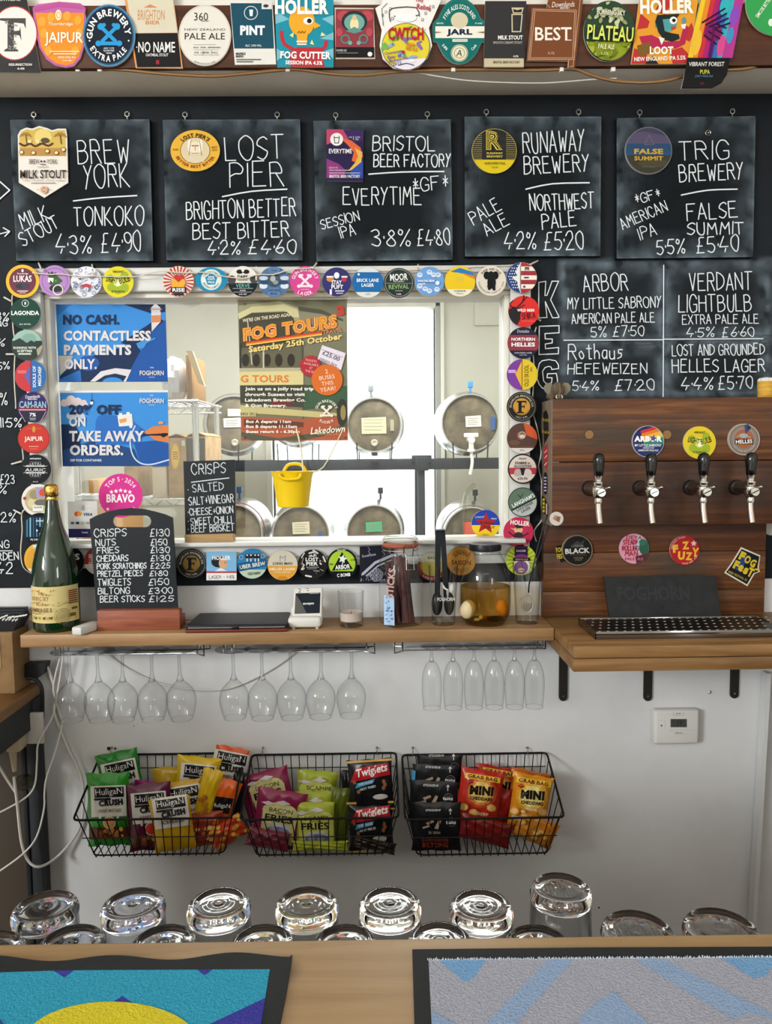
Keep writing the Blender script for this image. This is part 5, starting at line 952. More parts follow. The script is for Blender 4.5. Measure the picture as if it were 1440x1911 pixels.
def c13(a):
    a.cl = (1136, -58, 45.5, 55); a.b(1080, 78, 1190, 120, '#8d9a2a'); rnd = random.Random(11)
    for i in range(34): t = rnd.uniform(0, 6.28); x, y = 1138+rnd.gauss(0, 22), 25+rnd.gauss(0, 9); a.c(x, y, 6, rnd.choice(('#b7b990', '#c9caa4', '#8f9a68')), 3.4, rnd.uniform(0, 180), 10)
    for i in range(26): x, y = rnd.uniform(1092, 1180), rnd.uniform(80, 112); a.c(x, y, 6, rnd.choice(('#a3b03a', '#6f7d22', '#7d8c28')), 4, rnd.uniform(0, 180), 10)
    a.cl = None; a.t('BURNING SKY', 1140, 23, 54, 11, '#23301e', .05, -3); a.t('BURNING SKY', 1140, 23, 53, 10, '#f3f0dc', .015, -3)
    a.t('PLATEAU', 1140, 63, 88, 29, '#25301a', .06, -4); a.t('PLATEAU', 1138.5, 62, 86, 28, '#d9df6a', .03, -4); a.t('PALE ALE', 1131, 86.5, 30, 9, '#eef0c8', .01, -4); a.t('3.5%', 1128, 100, 15, 5, '#d9df8a', .01, -4)
clip(ell(1136, 58, 47.5, 57, rot=4), '#23402c', 'green leafy oval pump clip reading PLATEAU', c13, .006)
def c14(a):
    a.p([(1195, -10), (1302, -10), (1284, 118), (1178, 119)], '#df9a30'); R = '#b83436'
    for p in ([(1195, 25), (1212, 40), (1208, 52), (1188, 55)], [(1290, 42), (1296, 60), (1286, 78), (1272, 70)], [(1183, 90), (1205, 98), (1212, 119), (1178, 119)], [(1248, 95), (1272, 88), (1284, 100), (1283, 118), (1255, 119)], [(1236, -10), (1262, -10), (1240, 28), (1222, 20)]): a.p(p, R)
    a.p([(1192, 68), (1216, 65), (1240, 78), (1268, 76), (1276, 46), (1284, 50), (1278, 82), (1262, 90), (1240, 92), (1200, 88)], '#b02a50'); a.p([(1188, 85), (1212, 78), (1218, 98), (1192, 106)], '#7a5a2c'); a.p([(1222, 40), (1230, 28), (1262, 28), (1262, 50), (1252, 58), (1238, 58), (1222, 50)], '#4f9aa0'); a.p([(1226, 28), (1268, 26), (1262, 34), (1236, 36), (1240, 58), (1254, 62), (1266, 64), (1268, 72), (1254, 78), (1238, 74), (1228, 60), (1222, 40)], '#1f2a2c'); a.c(1256, 38, 7, '#f2efe8'); a.c(1257, 38, 3.4, '#1d1c20'); a.c(1256, 52, 4.6, '#c2433c', 3); a.p([(1228, 68), (1240, 72), (1234, 84)], '#efe9df'); a.p([(1270, 46), (1280, 44), (1278, 54), (1272, 53)], '#efe9df'); a.c(1276, 38, 4, '#4f9aa0', 6); a.p([(1208, 112), (1218, 104), (1228, 119), (1204, 119)], '#2a2624')
    a.t('HOLLER', 1244, 12, 100, 28, '#f3eee4', .07, 1); a.t('LOOT', 1234, 94, 44, 15, '#f6f2ea', .05); a.t('NEW ENGLAND IPA 5.5%', 1231, 109, 96, 8, '#f6f2ea', .03, 2)
clip([(1194, -12), (1304, -12), (1285, 119), (1177, 120)], '#df9a30', 'orange and red pump clip with a teal bearded face reading LOOT', c14, .006, convex=True)
def c15(a):
    cs = ('#e8c22c', '#e08a2c', '#c8323c', '#a8246a', '#5a2a8c', '#2f6cb0', '#3aa6b8', '#b03a8c')
    for i, c in enumerate(cs): a.p([(1316+i*9-6, -12), (1316+i*9+10, -12), (1288+i*9+12+5*sin(i), 108), (1283+i*9, 108)], c)
    for x, y, rx, ry, c in ((1352, 12, 9, 18, '#35b0b8'), (1370, 30, 8, 20, '#8a4ab8'), (1300, 80, 8, 24, '#e6b83a'), (1345, 85, 7, 20, '#d04a8c'), (1362, 66, 6, 16, '#3f8fc0'), (1330, 60, 16, 18, '#7a1f60')): a.c(x, y, rx, c, ry, 12)
    K = '#2b0f3a'
    for i in range(4): a.l([(1310+i*7, 42+i*4), (1352+i*3, 16+i*9)], 3, K); a.l([(1314+i*8, 66-i*7), (1336+i*6, 82-i*10)], 3, K)
    a.l([(1332, 50), (1324, 108)], 4, '#5a1450'); a.p([(1282, 107.5), (1361, 109), (1356, 138), (1346, 154), (1328, 164), (1272, 164.5)], '#18171a'); a.t('VIBRANT FOREST', 1318, 119.5, 66, 8, '#f0eee8', .01, 0, .1); a.t('PUPA', 1315, 134, 18, 8, '#d8d84a', .01); a.t('JUICY PALE ALE', 1313, 142.5, 33, 5, '#4a88b0', .01, 0, .2); a.t('VF', 1309, 156, 8, 5, '#6a2a3c', .03)
clip([(1309, -12), (1387, -12), (1362, 109), (1356, 139), (1346, 155), (1328, 165), (1271, 165.5), (1284, 107)], '#18171a', 'rainbow swirl pump clip with a black curved foot, hanging below beam', c15, .010)
clip(ell(1440, 14, 47, 54, rot=-30), '#2c9c4e', 'bright green pump clip at the right end of the beam', lambda a: (a.t('SIMCOE BITTER', 1424, 14, 44, 7, '#f0f4e8', .02, 55), a.c(1438, 42, 5, '#dfe8d8', 7)), .006)
# white cable clips, copper pipe and loose wire under the plank
for i, x in enumerate((146, 187, 537, 845, 1047, 1143)):
    B = MB(); c = P(x, 130, YBM-.004); B.box(c.x-.005, c.x+.005, c.y-.006, c.y+.004, c.z-.006, c.z+.006, M('#ece8e0', .5), .0015)
    tag(B.obj('cable_clip'), 'small white cable clip under the beam plank, '+('below the JAIPUR clip', 'below the crossed tools clip', 'below the bulb figure clip', 'below the JARL clip', 'below the BEST clip', 'below the PLATEAU clip')[i], 'clip', 'white clips under the beam')
CU = M('#8f6f4c', .38, .55)
B = MB(); B.tube([P(x, y, YBM-.006) for x, y in ((186, 128), (240, 131), (300, 137), (390, 142), (450, 138), (520, 131), (560, 130), (620, 138), (680, 140), (740, 134), (820, 131), (900, 130), (1000, 131), (1068, 129), (1100, 139), (1140, 150), (1200, 154), (1250, 149), (1290, 138), (1340, 131), (1385, 129), (1415, 121), (1434, 105), (1450, 80))], .0040, CU, 8, 4)
tag(B.obj('copper_pipe'), 'thin copper coloured pipe sagging along the beam underside', 'pipe')
B = MB(); B.tube([P(x, y, YBM-.002) for x, y in ((780, 136), (820, 143), (870, 150), (940, 154), (1010, 155), (1060, 152), (1110, 148), (1150, 146))], .0012, M('#dcd9d4', .5), 5, 4)
tag(B.obj('wire'), 'thin white wire looping below the brown beam plank', 'wire')
# clips fixed to the slates
def slclip(q, base, label, art, rough=.4):
    Y = YSB-.005; w = [P(x, y, Y) for x, y in q]; B = MB(); B.prism(w[::-1], (0, .004, 0), M(base, rough), M('#c9c4ba', .5)); c = sum(w, V((0, 0, 0)))/len(w)
    o = tag(B.obj('pump_clip', origin=c), label, 'pump clip', 'pump clips on the chalkboards'); a = Art(onY(Y-.0002), rough=rough); a.down = True; art(a); a.obj('printed_face', o)
def s1(a):
    G = '#c0a24c'; a.p([(36, 255), (40, 246), (50, 241), (60, 243), (73, 238), (87, 242), (97, 246), (108, 243), (121, 243), (122, 252), (123, 291), (37, 291)], '#d2b45c'); a.c(80, 256, 16, '#e6d07a', 15); a.p([(37, 276), (123, 276), (123, 291), (37, 291)], '#b98d4c'); a.l([(37, 268), (46, 272), (56, 268), (66, 273), (78, 268), (90, 272), (98, 268)], 4, '#5a3426', 3)
    for x, y in ((48, 252), (112, 252)):
        for i in range(5): t = -.2+i*.75; a.l([(x, y), (x+7*cos(t), y-5*sin(t)), (x+11*cos(t), y-2*sin(t)+3)], 2.4, '#a5803a', 2)
        a.l([(x, y), (x+2, y+16)], 2, '#7a5230')
    a.c(84, 262, 8, '#5a4a34', 5); a.c(70, 264, 4, '#e8d9a0'); a.c(55, 264, 4, '#e8d9a0', 3)
    for x, y in ((40, 284), (62, 285), (105, 285), (118, 279), (88, 282)): a.c(x, y, 4.4, '#7a5230', 4); a.c(x, y, 3.2, '#efe0b0', 2.8)
    a.t('BREW', 64, 301.5, 19, 9, '#5a2f2a', .0); a.t('YORK', 97, 301.5, 19, 9, '#5a2f2a', .0); a.c(77, 301, 1.8, '#3a2420'); a.c(83, 301, 1.8, '#3a2420'); a.b(75, 306, 85, 307.4, '#5a2f2a'); a.t('TONKOKO', 80, 311.5, 22, 2.4, '#9a8a80'); a.t('MILK STOUT', 80.5, 325, 86, 16, '#3c2a24', .025); a.t('TONKA · COCONUT · CACAO · VANILLA', 81, 336.5, 80, 2.6, '#a89a90', .01); a.b(58, 341, 104, 342, '#6a5a50'); a.c(82, 354, 7, '#c08a60'); a.g(82, 354, 6, .8, '#efe6dc'); a.t('4.3', 82, 354, 6, 3.4, '#efe6dc', .02); a.b(68, 353.6, 73, 354.4, '#a08070'); a.b(91, 353.6, 96, 354.4, '#a08070')
slclip([(33, 252), (38, 243), (49, 238), (60, 240), (73, 235), (88, 239), (97, 243), (108, 240), (123, 240), (125, 252), (127, 341), (82.5, 369), (35, 341)], '#e3ddd3', 'shield shaped pump clip with palm trees on leftmost chalkboard', s1)
def s2(a):
    a.c(364, 281, 28, '#3a2a22', 25); a.c(364, 281, 27, '#d9c8a4', 24); a.c(364, 276, 9, '#e8dcc2', 12); a.c(354, 272, 4, '#efe8d8', 12); a.c(374, 272, 4, '#efe8d8', 12); a.p([(348, 302), (355, 292), (373, 292), (382, 302)], '#d6cbb2'); a.b(357, 271, 371, 273, '#c25a4a'); a.l([(364, 274), (364, 281)], .9, '#7a5a48'); a.l([(359, 286), (369, 286)], 1, '#7a5a48'); a.l([(356, 262), (352, 290)], .7, '#7a5a48'); a.l([(372, 262), (376, 290)], .7, '#7a5a48'); b = sub(a, 364, 281); b.a("LOST PIER'S", 35, 90, 98, 8, '#33261c', .03, ry=29); b.a('BETTER BEST BITTER', 36, -90, 138, 6.4, '#8c2f26', .02, flip=True, ry=29.5); b.t('4.2%', -37, 2, 10, 3.6, '#7a4a20', .01); b.t('EST', 36, 6, 10, 3.6, '#7a4a20', .01); b.t('2019', 36, 1, 10, 3, '#7a4a20', .01); a.k = b.k
slclip(ell(364, 281, 46, 38.5), '#e0ac2c', 'oval yellow pump clip with a line drawn face on second chalkboard', s2)
def s3(a):
    q = [(609, 241), (678, 243), (677, 338), (609, 337)]; a.p(q, '#2a2148')
    for p, c in (([(609, 241), (655, 242), (650, 262), (630, 262), (609, 270)], '#b8476a'), ([(640, 242), (678, 243), (678, 262), (655, 268)], '#3a2a5c'), ([(636, 258), (655, 262), (672, 275), (677, 292), (668, 305), (656, 300), (660, 284), (650, 272)], '#d8653c'), ([(662, 276), (676, 284), (674, 304), (662, 316), (650, 318), (662, 304), (668, 292)], '#d9b04a'), ([(655, 318), (677, 300), (677, 332), (650, 332)], '#2f4aa0'), ([(609, 296), (632, 306), (645, 318), (640, 332), (609, 332)], '#8a3a7c')): a.p(p, c)
    a.c(628, 260, 12, '#ece8e4'); a.l([(623, 254), (624.5, 267), (631.5, 267), (633, 254)], 1.4, '#2a2a30'); a.b(623, 256, 633, 257.4, '#2a2a30'); a.t('EVERYTIME', 635, 282, 43, 8.5, '#f4f0ee', .02); a.b(659, 254, 659.8, 261, '#ddd'); a.t('100%', 654, 256, 6, 2.4, '#ddd'); a.t('GLUTEN', 667, 256, 9, 2.4, '#ddd'); a.t('FREE', 666, 260, 6, 2.4, '#ddd'); a.t('SESSION IPA', 622, 313, 17, 3, '#e8b0b0', .02); a.t('CITRA | CHINOOK | EL DORADO', 634, 318, 40, 2.6, '#eee', .01); a.b(614, 322.5, 672, 323.3, '#eee'); a.t('BRISTOL BEER FACTORY', 643, 329, 57, 5.6, '#f4f0ee', .02)
slclip([(609, 241), (678, 243), (677.5, 338.5), (609, 337.5)], '#2a2148', 'rectangular purple and orange pump clip on third chalkboard', s3)
def s4(a):
    a.cl = (922, -282, 41.5); a.b(880, 298, 964, 326, '#d8bf22')
    for i in range(16): y = 242+i*3.6; a.b(880, y, 899, y+1, '#a8964a'); a.b(944, y, 964, y+1, '#a8964a')
    a.cl = None; a.g(922, 282, 42, .8, '#c2b24a')
    for o, c in ((.06, '#d9c24a'), (.02, '#1b1c1e'), (-.015, '#d9c24a'), (-.035, '#1b1c1e')): a.t('R', 922, 262, 27+o*60, 32+o*60, c, o)
    a.t('RUNAWAY', 923, 286, 30, 4, '#d9c24a', .02); a.t('BREWERY', 923, 292, 30, 4, '#d9c24a', .02); a.t('NORTHWEST PALE', 923, 304.5, 38, 4, '#3a3210', .02); a.t('4.2% ABV', 923, 312, 12, 2.6, '#3a3210')
slclip(ell(922, 282, 42, 41), '#1b1c1e', 'round black and yellow striped pump clip on fourth chalkboard', s4)
def s5(a):
    a.cl = (1210, -281, 43); a.b(1160, 230, 1260, 268, '#454657'); a.p([(1165, 250), (1200, 245), (1255, 256), (1255, 272), (1165, 272)], '#56506a'); a.b(1160, 268, 1260, 290, '#2d4a6c'); a.b(1160, 290, 1260, 330, '#3c3a30'); a.c(1220, 305, 30, '#4a4636', 8); a.cl = None; a.g(1210, 281, 43.5, .8, '#8c9094'); a.l([(1202, 270), (1211, 252), (1220, 270)], .8, '#8a6a7a', closed=True); a.t('FALSE', 1210, 282.5, 54, 10, '#c9a23c', .04); a.t('SUMMIT', 1210, 295.5, 54, 8, '#c9a23c', .03); a.b(1198, 311, 1222, 312, '#6a6450')
slclip(ell(1210, 281, 44, 44.5), '#4b4c58', 'round dusky blue landscape pump clip on rightmost chalkboard', s5)
# ================================================================ yellow bucket hanging in front of the glass
yb = -.055; c = P(546, 905, yb); sB = S(yb); YEL = M('#f2cb10', .4, 0, .4); t = thing('hanging_bucket', 'small yellow plastic bucket with two loop handles hanging before the window', 'bucket', P(546, 945, yb), None)
tilt = Matrix.Rotation(radians(-9), 3, 'X')
B = MB(); h = 66*sB; z0 = P(546, 946, yb).z
prof = [(0, .0), (26*sB, 0), (29*sB, .002), (36.5*sB, h*.85), (39*sB, h*.97), (40*sB, h), (38*sB, h), (35*sB, h*.83), (28*sB, .006), (0, .005)]
B.lathe((c.x, yb, z0), prof, YEL, 40); B.obj('tub', t)
for s in (-1, 1):
    B = MB(); yy = yb+s*38*sB; pts = [(c.x+x*sB, yy+s*.004, z0+h*.93+y*sB) for x, y in ((-22, 0), (-19, 8), (-12, 16), (0, 18), (12, 16), (19, 8), (22, 0))] if s > 0 else [(c.x+x*sB, yy-.004, z0+h*.9+y*sB) for x, y in ((-20, 4), (-17, -3), (-8, -6), (8, -6), (17, -3), (20, 4))]
    B.tube(pts, .0042, YEL, 8, 3); B.obj('handle', t)
STR = M('#e3ddb4', .6)
B = MB(); k0 = V((c.x, yb+38*sB, z0+h*1.16)); B.tube([k0+V((.028, -.06, -.03)), k0+V((.022, -.03, .02)), P(560, 830, .0), P(553, 800, .027)], .0022, STR, 6, 3); B.tube([V((c.x+.045, yb-.0, z0+h*.97)), P(603, 872, -.02), P(628, 826, .02), P(640, 800, .027)], .0018, STR, 6, 3); B.obj('string', t)
# small crisps board on the window sill
YSM = -.040
w4 = [P(342, 861, YSM), P(438, 858, YSM), P(440, 996, YSM), P(346, 999, YSM)]
t = thing('tabletop_chalkboard', 'small chalkboard listing CRISPS flavours, standing on the window ledge', 'chalkboard', P(392, 1010, YSM))
B = MB(); B.hexa(w4, (0, .004, 0), M('#1a1f24', .55)); B.obj('board', t)
a = Art(onY(YSM-.0003)); a.down = True
for ln in (('CRISPS', 358, 886, 421, 882, 19, 1.8), ('SALTED', 360, 919, 417, 914, 15), ('SALT+VINEGAR', 353, 943, 436, 937, 15), ('CHEESE+ONION', 354, 962, 435, 957, 12.5), ('SWEET CHILLI', 356, 979, 432, 975, 12), ('BEEF BRISKET', 357, 994, 437, 990, 13)): a.h(*ln[:6], CH, ln[6] if len(ln) > 6 else 1.6)
a.l([(357, 900), (390, 896), (427, 892)], 1.8, CH)
for y in (914, 933, 956, 973, 988): a.c(351, y, .9, CH)
a.obj('chalk_lettering', t)
B = MB(); q = [P(344, 998, YSM-.012), P(434, 996, YSM-.012), P(435, 1011, YSM-.012), P(345, 1012, YSM-.012)]; B.hexa(q, (0, .034, 0), wood('pale_wood', '#8a6a42', '#a58457', '#b8976a', grain=(3, 50, 50))); B.obj('base', t)
z = min(p.z for p in q); x0, x1 = q[3].x, q[2].x
MB().box(wx0-.04, wx1+.04, -.058, -.0, z-.012, z-.0005, CASEW, .003).obj('ledge', win)
# ================================================================ shelves
def SCL(p): return (V(p)-CAM).dot(FWD)/FOC
YF1 = -.150; ZS = P(535, 1178.5, YF1).z; zs0 = P(535, 1202.5, YF1).z
SHW = wood('oak_shelf', '#7a5c3a', '#9c7850', '#b59066', grain=(2.4, 34, 34), rough=.45, knot='#4a3018')
SHW2 = wood('oak_tap_shelf', '#644628', '#87633b', '#a47c4c', grain=(2.2, 30, 30), rough=.42, knot='#3a2414', seed=3)
xsl = P(37, 1195, YF1).x; xsr = P(1034, 1185, YF1).x
t = thing('shelf', 'long oak back shelf carrying bottle, jars and tablet', 'shelf', ((xsl+xsr)/2, YF1/2, zs0))
MB().box(xsl, xsr, YF1, -.0015, zs0, ZS, SHW, .003).obj('board', t)
YF2 = PZ(1063, 1207, ZS).y; zr0 = P(1063, 1255, YF2).z; zrm = P(1063, 1230, YF2).z
t = thing('tap_shelf', 'deeper thick oak shelf under the beer taps on the right', 'shelf', (.9, YF2/2, zr0))
MB().box(xsr+.001, XR-.02, YF2, -.0015, zrm+.0008, ZS, SHW2, .0025).obj('plank', t)
MB().box(xsr+.001, XR-.02, YF2+.002, -.0015, zr0, zrm-.0008, SHW2, .0025).obj('plank', t)
BRK = M('#26211e', .55)
for px in (1050.5, 1208.5, 1370):
    c = P(px, 1280, -.004); zb_ = P(px, 1303 if px > 1300 else 1308, -.004).z; B = MB(); n = 10; h = .0108
    poly = [(c.x-h, -.006, zr0)]+[(c.x-h*cos(pi*k/n), -.006, zb_+h-h*sin(pi*k/n)) for k in range(n+1)]+[(c.x+h, -.006, zr0)]
    B.prism(poly, (0, .0055, 0), BRK); B.box(c.x-h, c.x+h, -.16, -.0005, zr0-.0055, zr0-.0003, BRK, .001); B.obj('bracket', t)
    B = MB(); B.lathe((c.x, -.0062, zb_+h*1.2), [(0, -.001), (.0025, -.0008), (.0032, .001)], STEEL, 12, 'y'); B.obj('screw', t)
# ================================================================ bottle
Y = -.085; b0 = P(107, 1163, Y); b0.z = ZS; sc = SCL(b0)
t = thing('wine_bottle', 'big green bottle with gold foil top and cream label, left end of shelf', 'bottle', b0)
BOT = M('#0d2a14', .06, 0, .5, .6)
zt_ = P(95, 905, Y).z; H = zt_-ZS; k = H/258
pr = [(0, 6), (36, 4), (42, 0), (45, 3), (46, 12), (46, 75), (45.5, 92), (44, 108), (40, 128), (34, 147), (27, 167), (21, 183), (16.5, 200), (13.8, 216), (12.2, 228), (11.5, 236), (13, 239), (13, 252), (10, 256), (0, 257)]
sc *= .90; cv = crv([V((r, h)) for r, h in pr], 3); B = MB(); B.lathe(b0, [(max(p.x, 0)*sc, p.y*k) for p in cv], BOT, 56); B.obj('glass', t)
FO = mottled('gold_foil', ['#8a5f1e', '#c9963c', '#e8c878'], (120, 120, 60), .25, .6, 3); FO.node_tree.nodes['Principled BSDF'].inputs['Metallic'].default_value = .9
rnd = random.Random(2); B = MB(); B.lathe(b0, [((r*rnd.uniform(.96, 1.03))*sc, h*k) for r, h in ((12.2, 231), (13.2, 233), (12.8, 237), (13.6, 241), (13.9, 246), (13.7, 251), (12.6, 256), (9, 259.4), (0, 260))], FO, 28)
B.v = [tuple(V(p)+V((rnd.uniform(-1, 1), rnd.uniform(-1, 1), rnd.uniform(-.5, .5)))*.0005) for p in B.v]; B.obj('foil', t, ang=20)
R = 46.35*sc; B = MB(); z0, z1 = ZS+18*k, ZS+82*k; n = 40; a0, a1 = radians(-78), radians(88)
B.add([(b0.x+R*sin(a0+(a1-a0)*i/n), b0.y-R*cos(a0+(a1-a0)*i/n), z) for z in (z0, z1) for i in range(n+1)], [(i, i+1, n+2+i, n+1+i) for i in range(n)], M('#d9c888', .5)); lab = B.obj('label', t)
def oncyl(px, py, kk): a_ = px/46.35; r = R+kk*1e-4; return V((b0.x+r*sin(a_), b0.y-r*cos(a_), z0-py*k))
a = Art(oncyl); BR = '#7a3a24'
a.t('BURNING SKY', -19, 43, 46, 8, BR, .01); rnd = random.Random(4)
for i in range(60): a.c(rnd.gauss(-18, 14), rnd.choice((51, 54, 57, 36, 33))+rnd.uniform(-1.5, 1.5), 1.5, '#b0664a', .8, rnd.uniform(0, 180), 8)
a.t('ASSEMBLAGE 3', -16, 24, 52, 7, '#6a3522', .01)
for i in range(7): a.b(40, 56-i*3.6, 60, 54-i*3.6, BR)
D = '#6f5a1e'
for i in range(6): a.b(-50, 2+i*1.5, 58, 2.5+i*1.5, '#a8924a')
for r in (14, 11, 8, 5, 2.5): a.g(28, 12, r, .7, D)
a.l([(-40, 18), (-28, 19), (-18, 17), (-8, 20)], 1, D, 3); a.l([(20, 30), (36, 35), (52, 33)], .7, D, 3)
for x in (-38, -22, -6, 6): a.p([(x, 12), (x+6, 13), (x+5, 8), (x+1, 8)], D)
a.b(40, 16, 52, 10, D); a.b(44, 26, 56, 22, D)
a.obj('label_print', lab)
# white charger block beside the bottle
c = P(158, 1178, -.135); c.z = ZS; t = thing('charger_block', 'small white charger block on shelf between bottle and price chalkboard', 'charger', c)
B = MB(); B.box(-.014, .014, -.03, .045, 0, .020, M('#d9d8d4', .35), .005); B.v = [tuple(c+Matrix.Rotation(radians(-18), 3, 'Z') @ V(p)) for p in B.v]; B.obj('case', t)
B = MB(); B.tube([c+V((.012, .045, .012)), c+V((.018, .07, .02)), c+V((.012, .1, .06)), c+V((.0, .128, .09))], .0018, M('#e4e2dc', .5), 6, 4); B.obj('lead', t)
# ================================================================ price chalkboard
YB2 = -.090; t = thing('tabletop_chalkboard', 'tall handled chalkboard of snack prices on red wood foot', 'chalkboard', V((P(255, 1160, YB2).x, YB2, ZS)))
out = [(180, 1140), (167, 969), (180, 962), (200, 955), (222, 950), (245, 948), (268, 950), (290, 955), (308, 960), (322, 966), (332, 1140)]
cxs, cys, hw, hh = 246, 973, 36, 11; inn = [(cxs-hw+hh+hh*cos(a_), cys-hh*sin(a_)*1.0) for a_ in [pi/2+pi*i/8 for i in range(9)]]+[(cxs+hw-hh+hh*cos(a_), cys-hh*sin(a_)) for a_ in [-pi/2+pi*i/8 for i in range(9)]]
fo = [P(x, y, YB2) for x, y in out]; fi = [P(x, y, YB2) for x, y in inn]; nO, nI = len(fo), len(fi); D_ = V((0, .006, 0)); SB = M('#15191f', .5)
B = MB(); vs = fo+fi; i0 = 5; j0 = min(range(nI), key=lambda j: (fi[j]-fo[i0]).length)
loop = [(i0+i) % nO for i in range(nO)]+[i0]+[nO+(j0+s_*1) % nI for s_ in range(0, nI)]+[nO+j0]
loop2 = [(i0+i) % nO for i in range(nO)]+[i0]+[nO+(j0-s_) % nI for s_ in range(0, nI)]+[nO+j0]
def area2(pts): return abs(sum(p.x*q.z-q.x*p.z for p, q in zip(pts, pts[1:]+pts[:1])))
lp = min((loop, loop2), key=lambda l: area2([vs[q] for q in l]))
B.add(vs, [lp], SB, False); B.add([p+D_ for p in vs], [lp[::-1]], SB, False)
B.add(vs+[p+D_ for p in vs], [(i, (i+1) % nO, nO+nI+(i+1) % nO, nO+nI+i) for i in range(nO)]+[(nO+i, nO+(i+1) % nI, 2*nO+nI+(i+1) % nI, 2*nO+nI+i) for i in range(nI)], SB, False)
B.obj('board', t)
B = MB(); x0, x1 = P(178, 1165, -.13).x, P(333, 1165, -.13).x; B.box(x0, x1, -.118, YB2-.0005, ZS, P(255, 1139, -.118).z, wood('mahogany', '#7a3f2c', '#96543c', '#ab6a4e', grain=(4, 60, 60)), .002); B.box(x0, x1, YB2+.0065, -.062, ZS, ZS+.03, wood('mahogany_back', '#7a3f2c', '#96543c', '#ab6a4e', grain=(4, 60, 60)), .002); B.obj('base', t)
a = Art(onY(YB2-.0003)); a.down = True
for s_, x0, x1, yb_, h, pr_, p0, p1 in (('CRISPS', 176, 236, 1002, 14, '£1·30', 280, 316), ('NUTS', 179, 216, 1019, 12, '£1·50', 281, 312), ('FRIES', 181, 222, 1033, 11, '£1·30', 281, 316), ('CHEDDARS', 181, 239, 1048, 11, '£1·30', 281, 317), ('PORK SCRATCHINGS', 181, 273, 1062, 10, '£2·25', 281, 317),
    ('PRETZEL PIECES', 182, 266, 1076, 10, '£1·80', 279, 313), ('TWIGLeTS', 183, 244, 1093, 12, '£1·50', 277, 315), ('BILTONG', 183, 242, 1109, 11, '£3·00', 277, 322), ('BEER STICKS', 187, 270, 1124, 11, '£1·25', 278, 324)):
    a.h(s_, x0, yb_, x1, yb_-1.5, h, CH, 1.9); a.h(pr_, p0, yb_-1, p1, yb_-2, h*.95, CH, 1.8)
a.obj('chalk_lettering', t)
# white cable dropping behind the board
B = MB(); B.tube([P(323, 1062, -.008), P(330, 1110, -.008), P(337, 1150, -.012), P(345, 1161, -.03), P(362, 1159, -.03), P(385, 1157, -.02)], .0022, M('#e8e6e2', .4), 8, 5); tag(B.obj('charging_cable'), 'white charging cable dropping from the price board to the tablet', 'cable')
# ================================================================ tablets and card terminal
def slab(name, q, z, h, m, label, bev=.003):
    c = sum(q, V((0, 0, 0)))/4; t = thing(name, label, 'tablet', (c.x, c.y, z)); B = MB(); B.hexa([V((p.x, p.y, z)) for p in q], (0, 0, h), m); o = B.obj('case', t)
    md = o.modifiers.new('bevel', 'BEVEL'); md.width = bev; md.segments = 2; return t
yb0, yf0 = -.012, -.152
bx0, bx1 = P(372, 1140, yb0).x, P(541, 1137, yb0).x; fx0, fx1 = P(346, 1178, yf0).x, P(536, 1175, yf0).x
Q = lambda e, y_=0: [V((fx0-e, yf0-y_, 0)), V((fx1+e*.4, yf0-y_, 0)), V((bx1, yb0, 0)), V((bx0, yb0, 0))]
slab('tablet', Q(.001, .003), ZS, .008, M('#6b2f1f', .45), 'tablet in red brown folio, lower one of the stacked pair')
t = slab('tablet', Q(0), ZS+.0085, .010, M('#1c1b21', .45), 'tablet in black folio lying on top of the red brown one')
B = MB(); B.box(fx0+.006, fx1-.006, yf0-.0008, yf0+.002, ZS+.0105, ZS+.0135, M('#c8c8c8', .25, .8)); B.obj('metal_edge', t)
B = MB(); xm = P(439, 1175, yf0).x; B.box(xm-.009, xm+.009, yf0-.0025, yf0+.004, ZS+.007, ZS+.0155, M('#121215', .4), .0015); B.obj('clasp', t)
Y = -.120; c = P(570, 1176, Y); c.z = ZS; sc = SCL(c); PW = M('#dcdad3', .35)
t = thing('card_terminal', 'white card payment terminal tilted in its charging dock', 'terminal', c)
B = MB(); B.box(c.x-32*sc, c.x+30*sc, Y-.012, Y+.055, ZS+.003, ZS+.030, PW, .009, 3); B.box(c.x-29*sc, c.x+31*sc, Y+.015, Y+.06, ZS+.025, ZS+.05, PW, .008, 3)
for sx in (-22, 22): B.cyl((c.x+sx*sc, Y-.004, ZS), (c.x+sx*sc, Y-.004, ZS+.005), .004, M('#c4c2bc'), 10)
B.obj('dock', t)
q = [P(544, 1166, Y-.006), P(600, 1164, Y-.006), P(602, 1095, Y+.040), P(548, 1097, Y+.040)]
# tilted handset: slab between front face q and its back
nrm = (q[1]-q[0]).cross(q[3]-q[0]).normalized()
if nrm.y < 0: nrm = -nrm
B = MB(); B.hexa(q, nrm*.016, PW); o = B.obj('handset', t); md = o.modifiers.new('bevel', 'BEVEL'); md.width = .004; md.segments = 3
def onquad(q, n_, x0, x1, y0, y1):
    def f(px, py, kk): u = (px-x0)/(x1-x0); v = (py-y0)/(y1-y0); return q[3].lerp(q[2], u).lerp(q[0].lerp(q[1], u), v)-n_*(.0003+kk*1e-4)
    return f
a = Art(onquad(q, nrm, 0, 54, 0, 70)); a.down = True
a.b(4, 11, 50, 50, '#1c222b'); a.p([(4, 12), (16, 30), (26, 50), (4, 50)], '#5b5a56'); a.t('DOJO', 29, 32, 20, 4.4, '#f4f6f8', .05); a.t('2', 11, 6, 6, 8, '#3a3a3a', -.01); a.b(22, 2, 29, 3.2, '#888'); a.b(25, 6, 28, 7.4, '#333'); a.b(5, 60, 46, 61.6, '#24211f'); a.b(30, 12, 48, 13, '#aab'); a.obj('screen', t)
